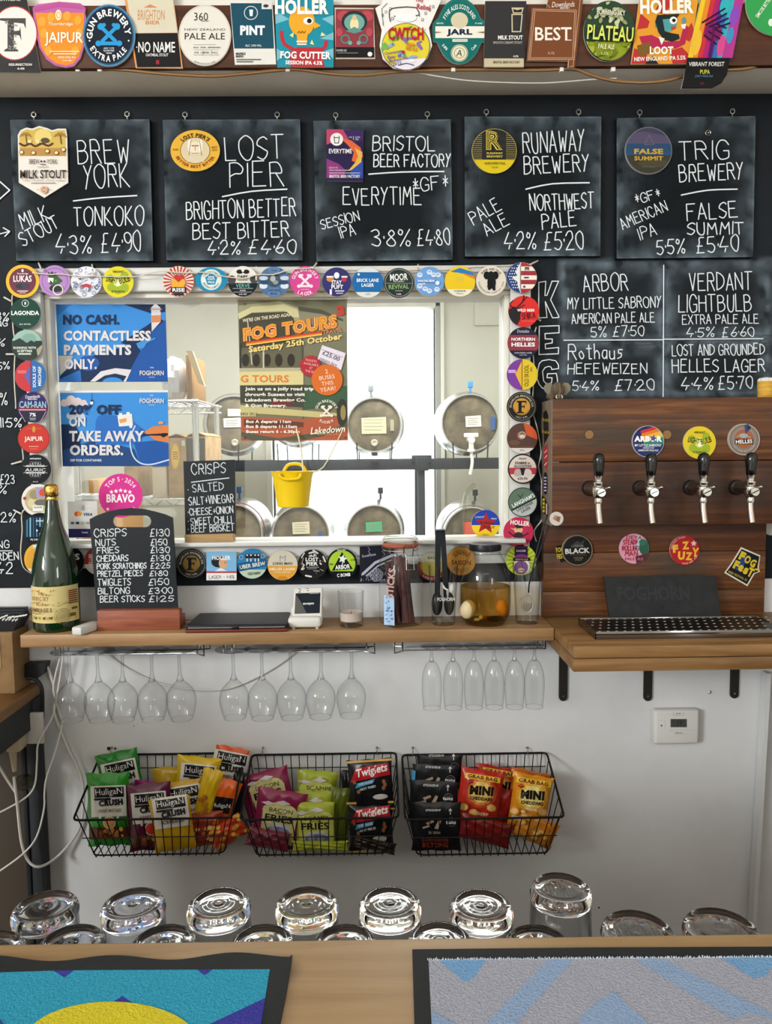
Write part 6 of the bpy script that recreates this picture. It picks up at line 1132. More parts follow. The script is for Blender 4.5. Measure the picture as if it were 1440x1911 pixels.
# ================================================================ candle glass
def glass_at(px, py, Y): c = P(px, py, Y); c.z = ZS; return c, SCL(c)
c, sc = glass_at(655, 1158, -.095)
t = thing('candle_glass', 'small clear glass with a burnt down white candle', 'candle', c)
B = MB(); h = P(655, 1103, -.095).z-ZS; B.lathe(c, [(0, 0), (21*sc, 0), (22.5*sc, .002), (23.5*sc, h*.5), (24.5*sc, h), (23.3*sc, h), (22.2*sc, h*.5), (21*sc, h*.16), (0, h*.14)], JARGLASS, 40); B.obj('glass', t)
B = MB(); B.lathe(c, [(0, h*.15), (20.6*sc, h*.16), (21.3*sc, h*.40), (17*sc, h*.37), (8*sc, h*.33), (0, h*.33)], M('#d9c8bd', .5), 32); B.cyl(c+V((0, 0, h*.32)), c+V((.001, 0, h*.42)), .0008, M('#222'), 6); B.obj('wax', t)
# ================================================================ clip lid jar of beer sticks
c, sc = glass_at(748, 1152, -.085); hz = lambda y: P(748, y, -.085).z-ZS
t = thing('clip_lid_jar', 'square clip lid glass jar of beer sticks on the shelf', 'jar', c)
B = MB(); B.lathe((0, 0, 0), [(0, 0), (34*sc, 0), (38*sc, .004), (39.5*sc, .014), (39.5*sc, hz(1062)), (38*sc, hz(1048)), (33*sc, hz(1036)), (31.5*sc, hz(1030)), (32*sc, hz(1020))], JARGLASS, 64, 'z', 5.)
rot = Matrix.Rotation(radians(28), 3, 'Z'); shr = lambda p: V((p.x, p.y, p.z))
B.v = [tuple(c+rot @ V(p)*1.0) for p in [(x*.86, y*.86, z) for x, y, z in B.v]]; B.obj('body', t)
B = MB(); B.lathe(c, [(31*sc, hz(1020)), (33.5*sc, hz(1018)), (33.5*sc, hz(1014)), (31*sc, hz(1012))], M('#a5523c', .5), 40); B.obj('seal', t)
B = MB(); B.lathe(c, [(31*sc, hz(1012)), (32.5*sc, hz(1010)), (32.5*sc, hz(1005)), (30*sc, hz(1001.5)), (26*sc, hz(1000.5)), (0, hz(1000.5))], thin_glass('jar_lid_glass', (.86, .87, .84), (.5, .5, .46)), 40); B.obj('lid', t)
B = MB(); yy = c.y-33*sc
for zz in (1025, 1008): B.tube([(c.x+33.2*sc*cos(i*pi/14), c.y+33.2*sc*sin(i*pi/14), ZS+hz(zz)) for i in range(28)], .0011, CHROME, 5, closed=True)
W3 = lambda x, y, d=-.001: V((P(x, y, c.y).x, yy+d, P(x, y, c.y).z))
B.tube([W3(752, 1028), W3(752, 1016, -.006), W3(757, 1011, -.008), W3(766, 1011, -.008), W3(770, 1016, -.006), W3(768, 1034)], .0012, CHROME, 6); B.tube([W3(756, 1030), W3(757, 1058, -.003), W3(771, 1058, -.003), W3(769, 1030)], .0012, CHROME, 6); B.obj('wire_clasp', t)
STK = mottled('dried_meat', ['#2e1413', '#47201e', '#5e302b'], (60, 60, 14), .5, .5, 5)
rnd = random.Random(9)
spots = [(-22, -6, -18, 1048), (-14, -12, -10, 1045), (-8, 4, -16, 1040), (-3, -10, 4, 1036), (2, -16, 10, 1034), (6, 2, 6, 1042), (10, -10, 16, 1038), (14, 6, 8, 1046), (18, -4, 22, 1052), (-16, 8, -22, 1050), (0, 12, -2, 1044), (8, 12, 14, 1050)]
for i, (x, y, xb, yt) in enumerate(spots):
    B = MB(); p0 = c+V((xb*.8*sc+.004, (y*.6)*sc, .006)); p1 = c+V((x*.9*sc-.006, y*1.0*sc, hz(yt)))
    B.tube([p0, p0.lerp(p1, .3)+V((rnd.uniform(-.003, .003), 0, 0)), p0.lerp(p1, .7)+V((rnd.uniform(-.003, .003), 0, 0)), p1], 5.2*sc, STK, 10, 3)
    tag(B.obj('beer_stick', origin=p0), 'dark red dried meat stick standing in the clip lid jar', 'snack', 'beer sticks in the clip lid jar')
B = MB(); q = [c+V((-32*sc, -22*sc, .005)), c+V((-13*sc, -30*sc, .005)), c+V((-13*sc, -26*sc, hz(1108))), c+V((-31*sc, -18*sc, hz(1106)))]; B.hexa(q, (0, .003, 0), M('#aecdec', .4)); o = tag(B.obj('sachet'), 'pale blue printed paper sachet inside the clip lid jar', 'sachet')
n_ = V((0, 1, 0)); a = Art(onquad(q, n_, 0, 20, 0, 52), 0, 0); a.down = True
rnd = random.Random(1)
for i in range(26): x, y = rnd.uniform(2, 16), rnd.uniform(3, 48); a.l([(x, y), (x+rnd.uniform(1, 3), y-rnd.uniform(.5, 2))], 1, '#3f6fb4')
a.obj('printed_face', o)
def jarface(px, py, kk): return V((c.x+px*sc, c.y-(36.5-abs(px)*.35)*sc-kk*1e-4, ZS+hz(py)))
a = Art(jarface); a.down = True; a.t('STICKS', -19, 1083, 54, 13, '#c9a8a4', .04, 84); a.obj('lettering', t)
# ================================================================ pint glass with black tongs
def pint(name, c, sc, H, label, rb=20, rt=25):
    t = thing(name, label, 'glass', c); B = MB(); B.lathe(c, [(0, 0), ((rb-1.5)*sc, 0), (rb*sc, .002), ((rb+(rt-rb)*.6)*sc, H*.6), (rt*sc, H), ((rt-.8)*sc, H), ((rb+(rt-rb)*.6-.9)*sc, H*.6), ((rb-1)*sc, .010), (0, .008)], JARGLASS, 40); B.obj('glass', t); return t
c, sc = glass_at(827, 1151, -.090); H = P(827, 1054, -.09).z-ZS
t = pint('pint_glass', c, sc, H, 'tall clear glass holding black kitchen tongs', 21.5, 27.5)
a = Art(lambda px, py, kk: V((c.x+px*sc, c.y-25.2*sc-kk*1e-4, ZS+H*(1154-py)/100))); a.down = True; a.t('FOGHORN', 3, 1108, 32, 6, '#d9dad6', .02); a.p([(-6, 1078), (2, 1089), (8, 1092), (6, 1094), (-2, 1090)], '#cfd0cc'); a.p([(10, 1084), (15, 1082), (16, 1090), (12, 1098), (9, 1090)], '#cfd0cc'); a.p([(3, 1094), (8, 1094), (6, 1112)], '#9a9b98'); a.obj('printed_logo', t)
TB = M('#14181d', .4); t = thing('tongs', 'black plastic tongs standing scoops down in a tall glass', 'tongs', c+V((0, 0, .01)))
yk = c.y; W2 = lambda x, y, d=0: V((P(x, y, yk).x, yk+d, P(x, y, yk).z))
B = MB(); B.hexa([W2(811, 1120, -.006), W2(820, 1120, -.006), W2(822.5, 992, -.006), W2(812, 992, -.006)], (0, .012, 0), TB); B.sph(W2(815, 1127, .0), (10.5*sc, .012, 22*sc), TB, 18); o = B.obj('arm', t)
B = MB(); B.hexa([W2(828, 1120, -.005), W2(838, 1120, -.005), W2(830, 992, -.005), W2(821.5, 992, -.005)], (0, .012, 0), TB); B.sph(W2(838, 1127, .003), (10*sc, .012, 22*sc), TB, 18); B.obj('arm', t)
B = MB(); B.box(W2(811.5, 990).x, W2(830.5, 990).x, yk-.008, yk+.008, W2(820, 993).z, W2(820, 987.5).z, TB, .003); B.obj('hinge', t)
# ================================================================ pickled egg jar
c, sc = glass_at(905, 1150, -.088); hz = lambda y: P(905, y, -.088).z-ZS
t = thing('pickle_jar', 'big round jar of pickled eggs with black lid', 'jar', c)
pr = [(0, 1162), (33, 1162), (40, 1157), (45, 1145), (47, 1130), (47.5, 1100), (46.5, 1078), (43, 1062), (37, 1048), (31, 1037), (28, 1031), (27.5, 1026)]
cv = crv([V((r*sc, (1162-y)/(1162-1026)*hz(1026))) for r, y in pr], 3); B = MB(); B.lathe(c, [(max(p.x, 0), max(p.y, 0)) for p in cv], JARGLASS, 56); B.obj('glass', t)
BL = MB(); BRN = thin_glass('brine', (.85, .69, .36), (.45, .32, .10), 3., .5); lv = hz(1093)
cv = crv([V((r*sc*.965, .0025+(1162-y)/(1162-1026)*hz(1026)*.985)) for r, y in ((0, 1161), (33, 1161), (40, 1156), (45, 1145), (47, 1130), (47.5, 1100), (47.2, 1093))], 3); BL.lathe(c, [(max(p.x, 0), p.y) for p in cv]+[(0, cv[-1].y)], BRN, 48); BL.obj('brine', t)
B = MB(); LB = M('#1c1d20', .35, .3); B.lathe(c, [(27*sc, hz(1027)), (29.6*sc, hz(1026)), (30*sc, hz(1018)), (28.8*sc, hz(1014)), (25*sc, hz(1013)), (0, hz(1013.5))], LB, 40); B.obj('lid', t)
EG = M('#d8c49a', .5)
for px, py, d, r, rz, m_, lb in ((873, 1136, -.030, (14.5, 13, 19), 14, EG, 'pale pickled egg at the left bottom of the jar'), (936, 1133, -.012, (12, 12, 17), -8, M('#d9922a', .5), 'amber coloured pickled egg at the right side of the jar')):
    q = P(px, py, c.y+d); B = MB(); B.sph(q, tuple(v*sc for v in r), m_, 24, Matrix.Rotation(radians(rz), 3, 'Y')); B.v = [tuple(q+(V(p)-q)*(1-.12*max(0, (V(p)-q).z/(19*sc)))) for p in B.v]; tag(B.obj('pickled_egg'), lb, 'egg', 'eggs in the pickle jar')
for px, py, m_, r, lb in ((890, 1156, '#b9ae5e', (6, 4, 3), 'pale green garlic clove at the bottom of the egg jar'), (897, 1152, '#c4bb6a', (4, 3, 4), 'second pale garlic clove leaning beside the first in egg jar'), (904, 1152, '#8a3a22', (4, 3, 3), 'small red chilli piece at the bottom of the egg jar'), (925, 1155, '#231208', (16, 12, 5), 'dark sediment of spices at the bottom of the egg jar')):
    q = P(px, py, c.y-.028); q.z = max(q.z, ZS+.004+r[2]*sc); B = MB(); B.sph(q, tuple(v*sc for v in r), M(m_, .6), 12); tag(B.obj('spice' if r[0] > 10 else 'pickling_piece'), lb, 'spice')
# ================================================================ glass with the strainer
c, sc = glass_at(983, 1150, -.088); H = P(983, 1050, -.088).z-ZS
pint('pint_glass', c, sc, H, 'tall clear glass holding a wire strainer, right end of the back shelf', 21, 27)
t = thing('strainer', 'cocktail strainer with black loop handle standing in a glass', 'strainer', c+V((0, 0, .012))); yk = c.y
B = MB(); q = W2(981, 1125); B.tube([q+V((13.5*sc*cos(i*pi/12)*.9, -.004+.006*sin(i*pi/12), 17*sc*sin(i*pi/12))) for i in range(24)], .0011, STEEL, 6, closed=True)
for i in range(7): u = -.8+i*.26; B.tube([q+V((u*12*sc, -.004-.010*cos(v*pi/2)*.8, v*15.5*sc*(1-u*u)**.5)) for v in (-1, -.6, -.2, .2, .6, 1)], .0008, STEEL, 5)
B.obj('mesh_bowl', t)
B = MB(); BK = M('#15151a', .45)
B.tube([W2(986, 1106), W2(987, 1090), W2(992, 1070), W2(1004, 1020, .004), W2(1014, 985, .006), W2(1021, 965, .008), W2(1026, 961, .008), W2(1029, 966, .008), W2(1022, 990, .006), W2(1010, 1022, .004), W2(999, 1052)], .0019, BK, 8, 3); B.obj('handle', t)
# ================================================================ tap panel
X0 = P(1009, 800, 0).x; YT = -.115
zt0 = P(1200, 743, YT).z; ztm = P(1200, 861, YT).z; ztb = P(1200, 980, YT).z; XE = XR-.05
TW1 = wood('tap_plank', '#3a2010', '#5f371b', '#85562f', '#3c332b', (3.4, 85, 85), .48, '#1c110b', .8)
TW2 = wood('tap_plank_dark', '#34190d', '#522d16', '#704325', '#33271f', (3.2, 85, 85), .48, '#1c110b', .7, 5)
t = thing('tap_board', 'reddish brown plank tap panel mounted over the deep shelf', 'panel', (1.2, -.05, ZS)); panel = t
MB().box(X0+.003, XE, YT, YT+.022, ztm+.0008, zt0, TW1, .0015).obj('plank', t)
MB().box(X0+.003, XE, YT, YT+.022, ztb, ztm-.0008, TW2, .0015).obj('plank', t)
SIDE = wood('grey_side_board', '#5c5044', '#75685a', '#887a6a', grain=(40, 40, 3), rough=.6)
MB().box(X0, X0+.02, YT+.001, -.0035, ztb, zt0-.001, SIDE, .001).obj('side_board', t)
MB().box(X0+.02, XE, YT+.02, -.0035, zt0-.022, zt0-.0005, SIDE, .001).obj('top_board', t)
YL = -.032; xl1 = P(1427, 1080, YL).x; zz = [P(1200, y, YL).z for y in (981, 1030, 1102)]+[ZS+.0005]
for i in range(3): MB().box(X0+.002, xl1, YL, -.002, zz[i+1]+.0006, zz[i]-.0006+(.02 if i == 0 else 0), TW1 if i else TW2, .001).obj('plank', t)
for px in (1099, 1244):
    B = MB(); q = P(px, 811, YT); B.lathe((q.x, YT-.0006, q.z), [(0, -.0006), (8.2*S(YT), -.0004), (8.2*S(YT), .0005)], M('#8f6c44', .6), 24, 'y'); B.lathe((q.x, YT-.0003, q.z), [(8.2*S(YT), 0), (9.2*S(YT), 0)], M('#2c1a10', .7), 24, 'y'); B.obj('wood_plug', t)
# taps
def mk_tap(loc, label):
    t = thing('beer_tap', label, 'tap', loc, 'chrome beer taps on the plank panel'); L = V(loc)
    TS = M('#a09a94', .22, 1.); D = MB(); D.lathe(L, [(0, -.013), (.017, -.013), (.0185, -.010), (.0185, .0)], M('#1b1a1b', .5), 28, 'y'); D.obj('rubber_ring', t)
    D = MB(); D.lathe(L, [(.0, -.075), (.0125, -.070), (.0135, -.055), (.0145, -.03), (.015, -.018), (.0165, -.016), (.0165, -.012)], TS, 28, 'y'); D.obj('shank', t)
    b = L+V((.002, -.070, 0)); D = MB(); D.lathe(b, [(0, -.032), (.0088, -.032), (.0098, -.027), (.0090, -.020), (.0125, -.015), (.0150, -.004), (.0145, .005), (.0110, .008), (.0110, .011), (.0118, .0125), (.0118, .0175), (.0088, .019), (.0080, .021)], CHROME, 24); D.lathe(b+V((.0015, -.014, -.006)), [(0, -.008), (.0092, -.008), (.0108, -.006), (.0108, .004)], CHROME, 20, 'y'); D.obj('tap_body', t)
    D = MB(); D.box(b.x-.0065, b.x+.0095, b.y-.0232, b.y-.0215, b.z-.0068, b.z-.0048, M('#2a2826', .5)); D.v = [tuple(b+V((.0015, 0, -.006))+Matrix.Rotation(radians(-25), 3, 'Y') @ (V(p)-b-V((.0015, 0, -.006)))) for p in D.v]; D.obj('screw_slot', t)
    D = MB(); D.cyl(b+V((.010, 0, 0)), b+V((.022, .004, .003)), .0028, STEEL, 10); D.sph(b+V((.026, .004, .004)), (.0046, .0038, .0034), CHROME, 12); D.obj('flow_lever', t)
    D = MB(); D.lathe(b, [(.0078, .021), (.0078, .023), (.0096, .031), (.0098, .032)], CHROME, 20); D.obj('ferrule', t)
    D = MB(); D.lathe(b, [(.0096, .032), (.0104, .033), (.0114, .044), (.0130, .057), (.0140, .066), (.0134, .074), (.0102, .0805), (.005, .0838), (0, .0845)], M('#0b0d10', .12, 0, .4, .5), 26); D.obj('handle', t)
    D = MB(); D.tube([b+V((0, 0, -.028)), b+V((.0005, -.001, -.045)), b+V((.0015, -.003, -.060)), b+V((.003, -.006, -.078))], .0074, M('#c9bdb0', .25, 1.), 16, 3); D.obj('spout', t); return t
p0 = P(1099, 911, YT); tap0 = mk_tap(p0, 'beer tap at the left of the four, no badge above it')
for px, lb in ((1193, 'beer tap under the rainbow badge, second from the left'), (1287, 'beer tap under the yellow badge, third from the left'), (1372, 'beer tap under the grey brown badge, rightmost of the four')):
    q = P(px, 911-(px-1099)*.006, YT); dup(tap0, q, lb)
# badges and stickers on the panel
TG = 'badges on the tap panel'
def rain(a):
    a.b(-30, -30, 30, -2, '#26306a'); a.p([(-30, 0), (-14, 17), (-8, 0), (-6, -4), (-30, -4)], '#26306a')
    for i, c_ in enumerate(('#c8352f', '#e07a2c', '#e8b23a', '#d9c23a', '#3f8c5a', '#2f7a8c')): y = 30-i*6; a.p([(-14+i*1.5, y-10+i*.6), (30, y+4), (30, y-3), (-13+i*1.5, y-16+i*.6)], c_)
    a.p([(-4, -2), (30, 6), (30, -4), (-4, -8)], '#2c7f78'); a.t('ARBOR', 0, 5, 52, 11, '#f6f6f2', .06); a.star(9.5, 6, 7, '#5c4a8c', .2, .5); a.t('MY LITTLE SABRONY', 0, -7, 50, 4.6, '#f4f2f2', .02); a.t('SINGLE HOP', 1, -12, 21, 3, '#e0e2ec', .02); a.t('AMERICAN PALE ALE', 0, -16.4, 38, 3.4, '#f4f2f2', .02); a.g(0, 0, 29.6, .7, '#ddd8e0')
disc(RB, 1209, 824, 30, '#26306a', 'rainbow and navy round badge on the tap panel', rain, Y=YT-.004, group=TG)
disc(RB, 1305, 826, 30.5, '#e0c72e', 'yellow green light bulb round badge on the tap panel', lightbulb, Y=YT-.004, group=TG)
def helles(a):
    a.g(0, 0, 29, 1.2, '#c9bdb2'); a.c(0, 0, 25, '#8a7a70'); a.c(0, 1, 17, '#a8623a'); a.g(0, 0, 21, .6, '#b8aaa0'); a.c(-1, 7, 8, '#9fa6ae', 4.4); a.l([(-9, 7), (-13, 5)], 1.6, '#9fa6ae'); a.l([(6, 6), (12, 3)], 1.6, '#9fa6ae'); a.p([(3, 10), (0, 27), (8, 29), (12, 20)], '#3c4a70'); a.c(9, 22, 3.4, '#23304a'); a.b(-17, -9, 17, 1, '#2b2624'); a.t('HELLES', 0, -4, 31, 7.5, '#f4f1ec', .03, 2); a.a('LOST AND GROUNDED', 22, -90, 130, 3.6, '#c4b4a8', .01, flip=True)
disc(RB, 1388, 820, 30, '#7c7068', 'grey brown round badge reading HELLES on the tap panel', helles, Y=YT-.004, group=TG)
def photo(a): a.p([(-7, 0), (-3, 7), (8, 3), (5, -7)], '#8a6252'); a.p([(-6, 1), (-3, 7), (2, 5), (-2, -2)], '#b08a6a')
disc('round_sticker', 1038, 968, 13, '#cfc8be', 'small white round sticker by the strainer handle on tap panel', photo, Y=YT-.0012, th=.001, group=TG, cat='sticker')
def blk(a): a.g(0, 0, 28.5, 1.6, '#8a7856'); a.p([(-8, 12), (0, 18), (6, 14), (14, 22), (10, 8), (-4, 8)], '#3a3a38'); a.t('LONDON', 0, 8, 22, 4.4, '#8f9290', .0); a.t('BLACK', 0, -1, 46, 10, '#cfccc4', .04, 3); a.b(-14, -9, 16, -8.4, '#666'); a.t('SYNTHESIS', 2, -14, 18, 3, '#8a7c4a', .01); a.t('STOUT', 2, -18, 13, 3, '#8a7c4a', .01)
def ff1(a): a.t('FOG', 1044, 1026, 14, 9, '#d9bc2c', .04, 8); a.t('FEST', 1046, 1038, 14, 9, '#d9bc2c', .04, 8)
disc('festival_sticker', 1050, 1033, 14, '#1d1a16', 'yellow lettered sticker peeping out behind the BLACK badge', ff1, Y=YL-.0012, th=.001, poly=[(1037, 1018), (1056, 1016), (1062, 1046), (1045, 1050)], px=True, group=TG, cat='sticker')
disc(RB, 1077, 1027, 29, '#1a1a1c', 'black round badge with a gold rim on lower tap planks', blk, Y=YL-.006, group=TG)
def deya(a): a.p([(4, 26), (14, 24), (18, 6), (26, -2), (6, -8), (0, 4), (8, 12)], '#a9d3dc'); a.c(20, 2, 11, '#2f5c4a', 14); a.c(16, 12, 7, '#3a7058', 6); a.p([(2, -14), (12, -12), (26, -8), (22, -26), (4, -28)], '#5a2c34'); a.t('DEYA', 0, 21, 30, 7, '#b02a44', .02, -3); a.h('Steady'.upper(), -20, 8, 6, 8, 8, '#a8243c', 1.8); a.h('ROLLING', -22, -3, 8, -3, 8, '#a8243c', 1.8); a.h('MAN', -17, -13, 6, -13, 8, '#a8243c', 1.8); a.t('PALE', -8, -19, 18, 5, '#a8243c', .01); a.t('ALE', 11, -19, 11, 5, '#d97a88', .01)
disc(RB, 1183, 1024, 28, '#d998ac', 'pink round badge with script lettering on lower tap planks', deya, Y=YL-.006, group=TG)
def fuzzy(a): O = '#e9b23a'; a.t('F', -17, 3, 10, 15, O, .07, 4); a.t('U', -6, -10, 13, 16, O, .07, -3); a.t('Z', 2, 9, 13, 15, O, .06, 4); a.t('Z', 8, -11, 13, 15, O, .06, -3); a.t('Y', 20, -4, 13, 18, O, .06, -6); a.star(17, 13, 6, '#e9c4c4', 0, .5); a.a('JUICY FUZZY WUZZY', 24.5, 130, 90, 3, '#f0d0c8', .01); a.a('PALE ALE · 4.2%', 24.5, -60, 80, 3, '#f0d0c8', .02, flip=True)
disc(RB, 1277, 1027, 27.5, '#ae2428', 'red round badge with chunky yellow letters on lower tap planks', fuzzy, Y=YL-.006, group=TG)
def fest(a):
    b = sub(a, 1389, 1056, -26); b.ca *= .86; b.sa *= .86; Yl = '#d6b92e'
    b.p([(-22, 30), (20, 32), (26, 10), (32, 2), (24, -6), (22, -34), (-30, -30), (-26, -10)], '#16191f'); b.p([(-14, 24), (-2, 24), (-2, -16), (-16, -16)], '#26427a')
    for s_, x, y, w_, h_ in (('F', -14, 17, 12, 19), ('O', 0, 15, 13, 18), ('G', 14, 13, 12, 18), ('F', -17, -6, 11, 19), ('e', -5, -8, 12, 15), ('s', 7, -9, 10, 15), ('T', 18, -7, 13, 20)): b.t(s_, x, y, w_, h_, Yl, .07)
    b.t('BEER FESTIVAL 25', -4, -26, 44, 5, '#b9a04a', .02); b.p([(22, 4), (28, 8), (34, 6), (28, 2)], Yl); a.k = b.k
disc('festival_sticker', 1389, 1056, 30, '#d9d4c0', 'tilted yellow and black FOG FEST sticker right of the FUZZY badge', fest, Y=YL-.0014, th=.001, poly=[(1389+.89*(x*cos(radians(26))+y*sin(radians(26))), 1056-.89*(y*cos(radians(26))-x*sin(radians(26)))) for x, y in ((-24, 32), (20, 34), (28, 10), (34, 3), (26, -6), (24, -36), (-32, -32), (-28, -10))], px=True, group=TG, cat='sticker')
disc('round_sticker', 1438, 985, 14, '#cfccc4', 'half seen white disc at the right frame edge below the taps', None, Y=-.0085, th=.004, group=TG, cat='sticker')
def sidest(poly, base, label, art):
    w_ = [PX(x, y, X0-.0012) for x, y in poly]; B = MB(); B.prism(w_, (.001, 0, 0), M(base, .45)); o = tag(B.obj('side_sticker'), label, 'sticker', 'stickers on the side of the tap panel')
    a = Art(lambda px, py, kk: PX(px, py, X0-.0014-kk*1e-4)); a.down = True; art(a); a.obj('printed_face', o)
sidest([(1013, 771), (1018, 765), (1022, 775), (1023, 812), (1015, 828), (1014, 800)], '#1c1a16', 'yellow on black sticker on panel side, uppermost of the strip', lambda a: [a.t(s_, 1018, y, 5, 14, '#c9ae2e', .05, 78) for s_, y in (('FOG', 784), ('FEST', 806))])
sidest([(1015, 836), (1019, 829), (1022, 836), (1021, 878), (1017, 874), (1014, 850)], '#b8323c', 'red sticker on the panel side, second down', lambda a: [a.l([(1016, y), (1020, y-5)], 1.6, '#e9c9c4') for y in (845, 855, 868)])
sidest(ell(1017, 902, 3.6, 21), '#17171b', 'black oval sticker on the panel side', lambda a: [a.b(1014.6, y, 1019.4, y+3, '#c9b4d4') for y in (890, 896, 902, 908, 914)])
sidest([(1011, 925), (1016, 929), (1022, 945), (1021, 964), (1012, 956)], '#1c1a16', 'yellow and pink sticker on panel side, lowest of the strip', lambda a: [a.b(1012, 930+i*7, 1016, 935+i*7, '#c9b92e') for i in range(4)]+[a.b(1018, 940, 1021, 960, '#c9a4b4')])
# furry elephant figure
ye = -.062; c = P(1040, 738, ye); c.z = zt0; sc = SCL(c); FUR = mottled('brown_fur', ['#3a3026', '#5c4d3e', '#7c6a55'], (160, 160, 40), .9, .8, 4)
t = thing('elephant_figure', 'small furry brown elephant figure on top of the tap panel', 'figure', c)
B = MB(); B.sph(c+V((0, 0, 18*sc)), (13*sc, .016, 16*sc), FUR, 20); B.sph(c+V((-7*sc, .01, 8*sc)), (13*sc, .016, 9*sc), FUR, 16)
rnd = random.Random(3)
for i in range(120): an = rnd.uniform(0, 2*pi); r = rnd.uniform(.2, 1); p = c+V((12*sc*r*cos(an), -.014*(1-r*r*.6)**.5, 20*sc+13*sc*r*sin(an))); B.tube([p, p+V((rnd.uniform(-.001, .001), -.001, -.006))], .0005, FUR, 4)
B.obj('body', t)
EAR = M('#827d6b', .8)
for sx in (-1, 1):
    B = MB(); B.prism([tuple(c+V((sx*(8+x)*sc, .002, (22+y)*sc))) for x, y in ((0, 6), (5, 11), (12, 10), (17, 4), (16, -4), (9, -12), (3, -12))], (0, .004, 0), EAR); B.obj('ear', t)
    B = MB(); B.tube([c+V((sx*4*sc, -.016, 9*sc)), c+V((sx*6*sc, -.019, 5*sc)), c+V((sx*4*sc, -.021, 3*sc))], .0012, M('#ece6d4', .4), 6, 3); B.obj('tusk', t)
B = MB(); B.tube([c+V((0, -.015, 12*sc)), c+V((0, -.018, 6*sc)), c+V((.001, -.019, .003))], .0036, FUR, 8, 3); B.obj('trunk', t)
# knitted pint
c = P(1428, 741, ye); c.z = zt0; AM = mottled('amber_knit', ['#b98428', '#d9a63c', '#e6bd5c'], (20, 20, 260), .8, .6, 3); t = thing('knitted_pint', 'little knitted pint of amber beer with white froth on panel top', 'ornament', c)
B = MB(); h = (P(1428, 712, ye).z-zt0); B.lathe(c, [(0, 0), (13*sc, 0), (14*sc, .003), (15*sc, h), (0, h)], AM, 28); B.obj('glass', t)
B = MB()
for i in range(10): an = 2*pi*i/10; B.sph(c+V((10*sc*cos(an), 10*sc*sin(an), h+.002)), 5.4*sc, M('#e6e2d8', .9), 10)
B.sph(c+V((0, 0, h+.003)), (10*sc, 10*sc, 6*sc), M('#e6e2d8', .9), 12); B.obj('froth', t)
# drip tray
q0 = PZ(1110, 1194, ZS); zt_ = P(1110, 1179, q0.y).z; q1 = PZ(1086, 1153, zt_)
t = thing('drip_tray', 'long chrome drip tray with dimpled grid under the taps', 'tray', (q0.x+.3, q0.y+.06, ZS)); xr_ = .92
TR = M('#8a8682', .10, 1.)
B = MB(); B.box(q0.x, xr_, q0.y, q0.y+.003, ZS+.0003, zt_, TR, .0006); B.box(q0.x, xr_, q1.y-.003, q1.y, ZS+.0003, zt_, TR, .0006); B.box(q0.x, q0.x+.003, q0.y, q1.y, ZS+.0003, zt_, TR, .0006); B.box(xr_-.003, xr_, q0.y, q1.y, ZS+.0003, zt_, TR, .0006); B.obj('trough', t)
MB().box(q0.x+.003, xr_-.003, q0.y+.003, q1.y-.003, zt_-.005, zt_-.002, M('#211d1b', .3, .85)).obj('grid', t)
B = MB(); nr = 5
for j in range(nr):
    for i in range(24): x = q0.x+.014+i*.019+(.0095 if j % 2 else 0); y = q0.y+.012+j*(q1.y-q0.y-.022)/(nr-1); B.sph((x, y, zt_-.002), (.0036, .0018, .0013), CHROME, 8)
o = B.obj('dimples', t); o['kind'] = 'stuff'
# slate sign
q = [P(1137, 1153, -.085), P(1345, 1151, -.085), P(1335, 1074, -.055), P(1126, 1076, -.055)]
for p in q[:2]: p.z = max(p.z, zt_*0+ZS+.0005)
nrm = (q[1]-q[0]).cross(q[3]-q[0]).normalized(); nrm = nrm if nrm.y > 0 else -nrm
t = thing('slate_sign', 'plain dark slate sign reading FOGHORN leaning behind the drip tray', 'sign', (q[0]+q[1])/2)
B = MB(); B.hexa(q, nrm*.007, mottled('sign_slate', ['#141517', '#1c1d1f', '#242527'], (40, 40, 40), .7, .4, 6)); B.obj('slate', t)
a = Art(onquad(q, nrm, 0, 208, 0, 76)); a.down = True; a.t('FOGHORN', 88, 32, 134, 26, '#34363a', .02); a.l([(162, 22), (172, 16), (170, 30)], 2, '#303236', 3); a.c(184, 28, 5, '#2b2c2e'); a.c(100, 58, 5, '#26272a'); a.obj('lettering', t)
# ================================================================ hanging glass racks and glasses
YG = -.092; zf = P(540, 1211, YG).z; RKC = M('#8f8f8f', .22, 1.)
WG = thin_glass('stemware', (.985, .99, .99), (.45, .48, .50), 3.); STEM = thin_glass('stemware_stem', (.95, .96, .96), (.25, .28, .30), 1.6)
def rack(px0, px1, label, tail):
    x0, x1 = P(px0, 1222, YG-.02).x, P(px1, 1222, YG-.02).x; t = thing('glass_rack', label, 'rack', ((x0+x1)/2, YG, zf-.008), 'wire glass racks under the shelf')
    for s_ in (-1, 1):
        y = YG+s_*.016; y2 = YG+s_*.034; B = MB(); zt_ = zs0-.0012
        a_ = [V((x0, y2 if tail < 0 else y, zt_)), V((x0, y2 if tail < 0 else y, zf-.005)), V((x0+(.028 if tail < 0 else .004), y, zf-.003))]
        b_ = [V((x1-(.028 if tail > 0 else .004), y, zf-.003)), V((x1, y2 if tail > 0 else y, zf-.005)), V((x1, y2 if tail > 0 else y, zt_))]
        B.tube(a_+b_, .0019, RKC, 7); B.obj('rail', t)
    for x in (x0+.02, x1-.02):
        B = MB(); B.tube([(x, YG-.038, zt_-.002), (x, YG+.038, zt_-.002)], .0019, RKC, 6); B.tube([(x, YG-.016, zf-.003), (x, YG-.016, zt_-.002)], .0016, RKC, 6); B.tube([(x, YG+.016, zf-.003), (x, YG+.016, zt_-.002)], .0016, RKC, 6); B.obj('cross_wire', t)
rack(101, 383, 'chrome glass rack under left end of shelf, holding five wine glasses', 1)
